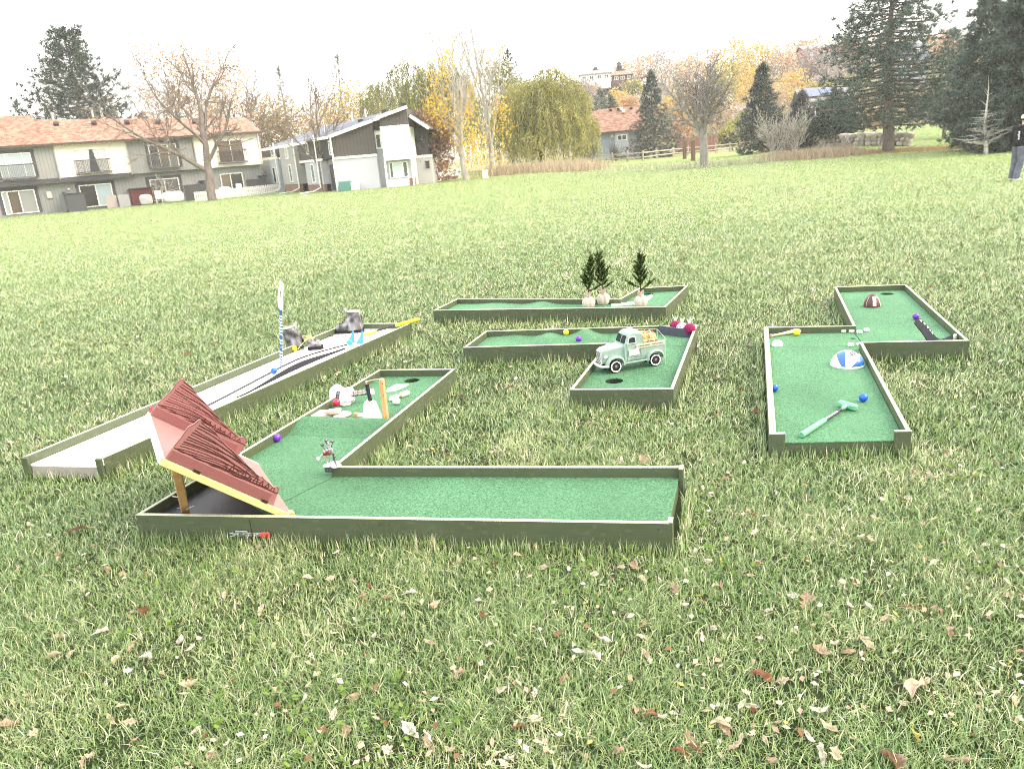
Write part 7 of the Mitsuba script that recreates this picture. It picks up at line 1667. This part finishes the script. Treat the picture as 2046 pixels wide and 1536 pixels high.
# scraps and far leaves that nobody could count
mb = MB(); n = 4200
y = 1.6 * (62 / 1.6) ** rl.random(n); x = (rl.random(n) * 2 - 1) * (.72 * y + .3)
ok = ~shapely.contains_xy(COVER, x, y) & (meshkit.fbm(np.stack([x * .9, y * .9, 0 * x], -1), 3, 2) > .42); x, y = x[ok], y[ok]; n = len(x)
d = np.hypot(x, y); c = np.stack([x, y, ground(x, y) + .012 + .02 * rl.random(n) + .02 * sm(4, 20, d)], 1)
sz = (.006 + .009 * rl.random(n)) * (1 + .12 * np.maximum(d - 3, 0))[:] ** .85
base = np.array([LEAF[k][0] for k in names]); ci = rl.choice(6, n, p=[.36, .20, .26, .08, .05, .05]); col = base[ci]
col = np.where((d > 14)[:, None] & (rl.random((n, 1)) < .25), (.10, .075, .05), col)
a = rl.random(n) * 6.28; e1 = np.stack([np.cos(a), np.sin(a), rl.normal(0, .25, n)], 1) * sz[:, None]; e2 = np.stack([-np.sin(a), np.cos(a), rl.normal(0, .35, n)], 1) * sz[:, None] * .6
v = np.stack([c - e1, c + e2, c + e1, c - e2 + [0, 0, .004]], 1)
k = np.arange(n)[:, None, None] * 4
mb.add(v.reshape(-1, 3), (k + np.array([[0, 1, 2], [0, 2, 3]])).reshape(-1, 3), np.repeat(col, 4, 0))
lab(obj('leaf_litter', mb, 'foliage'), 'small pale leaf scraps scattered through the lawn', 'leaf litter', None, 'stuff')
# low round-leaved weeds and clover among the grass
mb = MB(); n = 2200; y = 1.5 * (7 / 1.5) ** rl.random(n); x = (rl.random(n) * 2 - 1) * (.72 * y + .3)
ok = ~shapely.contains_xy(COVER, x, y) & (meshkit.fbm(np.stack([x * 1.6, y * 1.6, 0 * x + 4], -1), 3, 5) > .52); x, y = x[ok], y[ok]; n = len(x)
for j in range(3):
    c = np.stack([x + rl.normal(0, .012, n), y + rl.normal(0, .012, n), ground(x, y) + .022 + .02 * rl.random(n)], 1); r = .004 + .005 * rl.random(n); t1, t2 = rl.normal(0, .4, n), rl.normal(0, .4, n)
    g = np.arange(6) * np.pi / 3
    v = c[:, None] + np.stack([r[:, None] * np.cos(g), r[:, None] * np.sin(g) * .8, r[:, None] * (np.cos(g) * t1[:, None] + np.sin(g) * t2[:, None])], -1)
    kk = np.arange(n)[:, None, None] * 6; gc = np.array([.075, .16, .035]) * (1 - (q := rl.random((n, 1)))) + np.array([.20, .30, .07]) * q
    mb.add(v.reshape(-1, 3), (kk + np.array([[0, 1, 2], [0, 2, 3], [0, 3, 4], [0, 4, 5]])).reshape(-1, 3), np.repeat(gc, 6, 0))
lab(obj('clover', mb, 'foliage'), 'low round-leaved clover and weeds among the near grass', 'clover', None, 'stuff')

# --- the person at the right edge, seen from the side and behind
def limbs(bones, edge=.022, it=10):
    """bones: ((p, r), (q, s)) -> one continuous smooth skin"""
    parts = []
    for (p, r), (q, s) in bones:
        pts = np.vstack([trimesh.creation.icosphere(2, 1.0).vertices * np.asarray(rr) + np.asarray(pp) for pp, rr in ((p, r), (q, s))])
        h = trimesh.convex.convex_hull(pts); parts.append(m3.Manifold(m3.Mesh(np.asarray(h.vertices, np.float32), np.asarray(h.faces, np.uint32))))
    u = m3.Manifold.batch_boolean(parts, m3.OpType.Add).refine_to_length(edge); m = u.to_mesh()
    t = trimesh.Trimesh(m.vert_properties[:, :3], m.tri_verts, process=True)
    trimesh.smoothing.filter_taubin(t, iterations=it)
    return t
person = thing('person', 'person in black hooded top, gray jeans and white cap facing right at the lawn edge', 'person')
pp = at(2029, 361); HP = rise(pp, 229) / 1.80
fwd = np.array([.96, .28, 0]); fwd /= np.linalg.norm(fwd); lat = np.array([-fwd[1], fwd[0], 0])
Mp_ = np.stack([fwd, lat, [0, 0, 1.0]], 1) * HP
def pput(name, t, col, mat_='matte', smooth=True, **k):
    v = np.array(t.vertices) @ Mp_.T + pp
    return obj(name, MB(col).add(v, t.faces), mat_, person, smooth, **k)
hip, chest, neck, head = (.03, 0, .96), (.06, 0, 1.30), (.10, 0, 1.50), (.135, 0, 1.66)
kn = {1: (.02, .10, .52), -1: (-.01, -.10, .52)}; an = {1: (-.02, .11, .09), -1: (-.13, -.11, .09)}
sh = {1: (.05, .20, 1.43), -1: (.05, -.20, 1.43)}; el = {1: (.05, .27, 1.14), -1: (.03, -.28, 1.14)}; wr = {1: (.20, .24, .96), -1: (.17, -.25, .95)}
hd_ = [((hip, .12), (chest, .14)), ((chest, .13), (neck, .06)), ((neck, .055), ((.125, 0, 1.60), .065)), (((.125, 0, 1.67), (.095, .075, .11)), ((.15, 0, 1.60), (.065, .055, .07))), (((.215, 0, 1.645), .018), ((.205, 0, 1.615), .02)), (((.125, .078, 1.635), .018), ((.12, .078, 1.61), .012)), (((.125, -.078, 1.635), .018), ((.12, -.078, 1.61), .012))]
for s in (1, -1):
    hd_ += [((sh[s], .055), (el[s], .042)), ((el[s], .04), (wr[s], .028)), (((.03, .09 * s, .93), .08), (kn[s], .055)), ((kn[s], .052), (an[s], .038)), ((an[s], .036), ((an[s][0] + .14, an[s][1], .05), .032))]
    w = np.array(wr[s]); pd = np.array([.75, 0, -.45]); pd /= np.linalg.norm(pd)
    hd_ += [((w, .028), (w + pd * .085, (.034, .018, .034)))]
    for i in range(4):
        o = w + pd * .085 + np.array([0, 0, .026 - .017 * i]); hd_ += [((o, .0095), (o + pd * .035 + [0, -.01 * s, -.004], .0085)), ((o + pd * .035 + [0, -.01 * s, -.004], .0085), (o + pd * .045 + [-.0, -.035 * s, -.02], .0078))]
    hd_ += [((w + pd * .02 + [0, 0, .02], .012), (w + pd * .06 + [0, -.025 * s, .035], .0095))]
pput('body', limbs(hd_, .02, 6), (.50, .33, .27), 'satin')
hood = [((hip[:2] + (.98,), (.165, .20, .09)), (chest, (.15, .205, .16))), ((chest, (.15, .20, .15)), ((.055, 0, 1.42), (.11, .19, .07))), (((.02, 0, 1.46), (.10, .12, .05)), ((.07, 0, 1.49), (.09, .09, .04)))]
for s in (1, -1): hood += [((sh[s], .088), (el[s], .075)), ((el[s], .073), (wr[s], .052)), (((.05, .1 * s, 1.42), .09), (sh[s], .085))]
pput('hooded_top', limbs(hood, .028, 8), (.016, .016, .019), amt=.3, freq=9)
jn = []
for s in (1, -1): jn += [(((.03, .085 * s, .90), (.145, .11, .10)), (kn[s], .092)), ((kn[s], .09), ((an[s][0], an[s][1], .10), (.098, .085, .05)))]
jn += [(((.03, .07, .93), (.14, .12, .07)), ((.03, -.07, .93), (.14, .12, .07)))]
pput('jeans', limbs(jn, .028, 6), (.105, .115, .145), amt=.5, freq=11)
for s in (1, -1):
    a = an[s]; pput('shoe', limbs([(((a[0] - .03, a[1], .045), (.05, .042, .045)), ((a[0] + .15, a[1], .035), (.055, .044, .034)))], .02, 4), (.62, .63, .64))
cp = trimesh.creation.icosphere(4, 1.0); v = np.array(cp.vertices) * [.122, .098, .098]; v[:, 2] = np.maximum(v[:, 2], -.03); cp.vertices = v @ roty(.16).T + [.122, 0, 1.71]
pput('cap', cp, (.72, .71, .66)); pput('cap_band', limbs([(((.01, .05, 1.665), .016), ((.06, .088, 1.655), .016)), (((.01, .05, 1.665), .016), ((.01, -.05, 1.665), .016)), (((.01, -.05, 1.665), .016), ((.06, -.092, 1.655), .016)), (((.06, -.092, 1.655), .016), ((.15, -.095, 1.68), .014))], .012, 2), (.03, .03, .032))
br_ = trimesh.creation.box((.13, .13, .012)); br_.apply_translation([.29, 0, 1.70]); pput('cap_brim', br_, (.70, .69, .64), smooth=False)
# white print down the back of the top: plain strokes, as far as it can be read
tk_ = MB((.70, .70, .70))
for i, (y, w, z) in enumerate(((-.03, .05, 1.34), (-.05, .03, 1.30), (-.04, .06, 1.25), (-.06, .03, 1.20), (-.05, .05, 1.15), (-.03, .06, 1.09), (-.06, .04, 1.05))): tk_.box((-.112 + .008 * abs(i - 3), y, z), (.012, w, .032), rotx(.1 * i))
v, f, c = tk_.get(); obj('back_print', MB().add(v @ Mp_.T + pp, f, c), 'matte', person, kind='stuff')

# ------------------------------------------------------------------ thin evening haze round the whole place
scene['haze'] = {'type': 'cube', 'to_world': T().translate([0, 100, 28]).scale([1600, 1700, 34]), 'bsdf': {'type': 'null'}, 'interior': {'type': 'ref', 'id': 'haze_air'}}
lab('haze', 'thin pale haze over the park and the hill', 'haze', None, 'stuff')
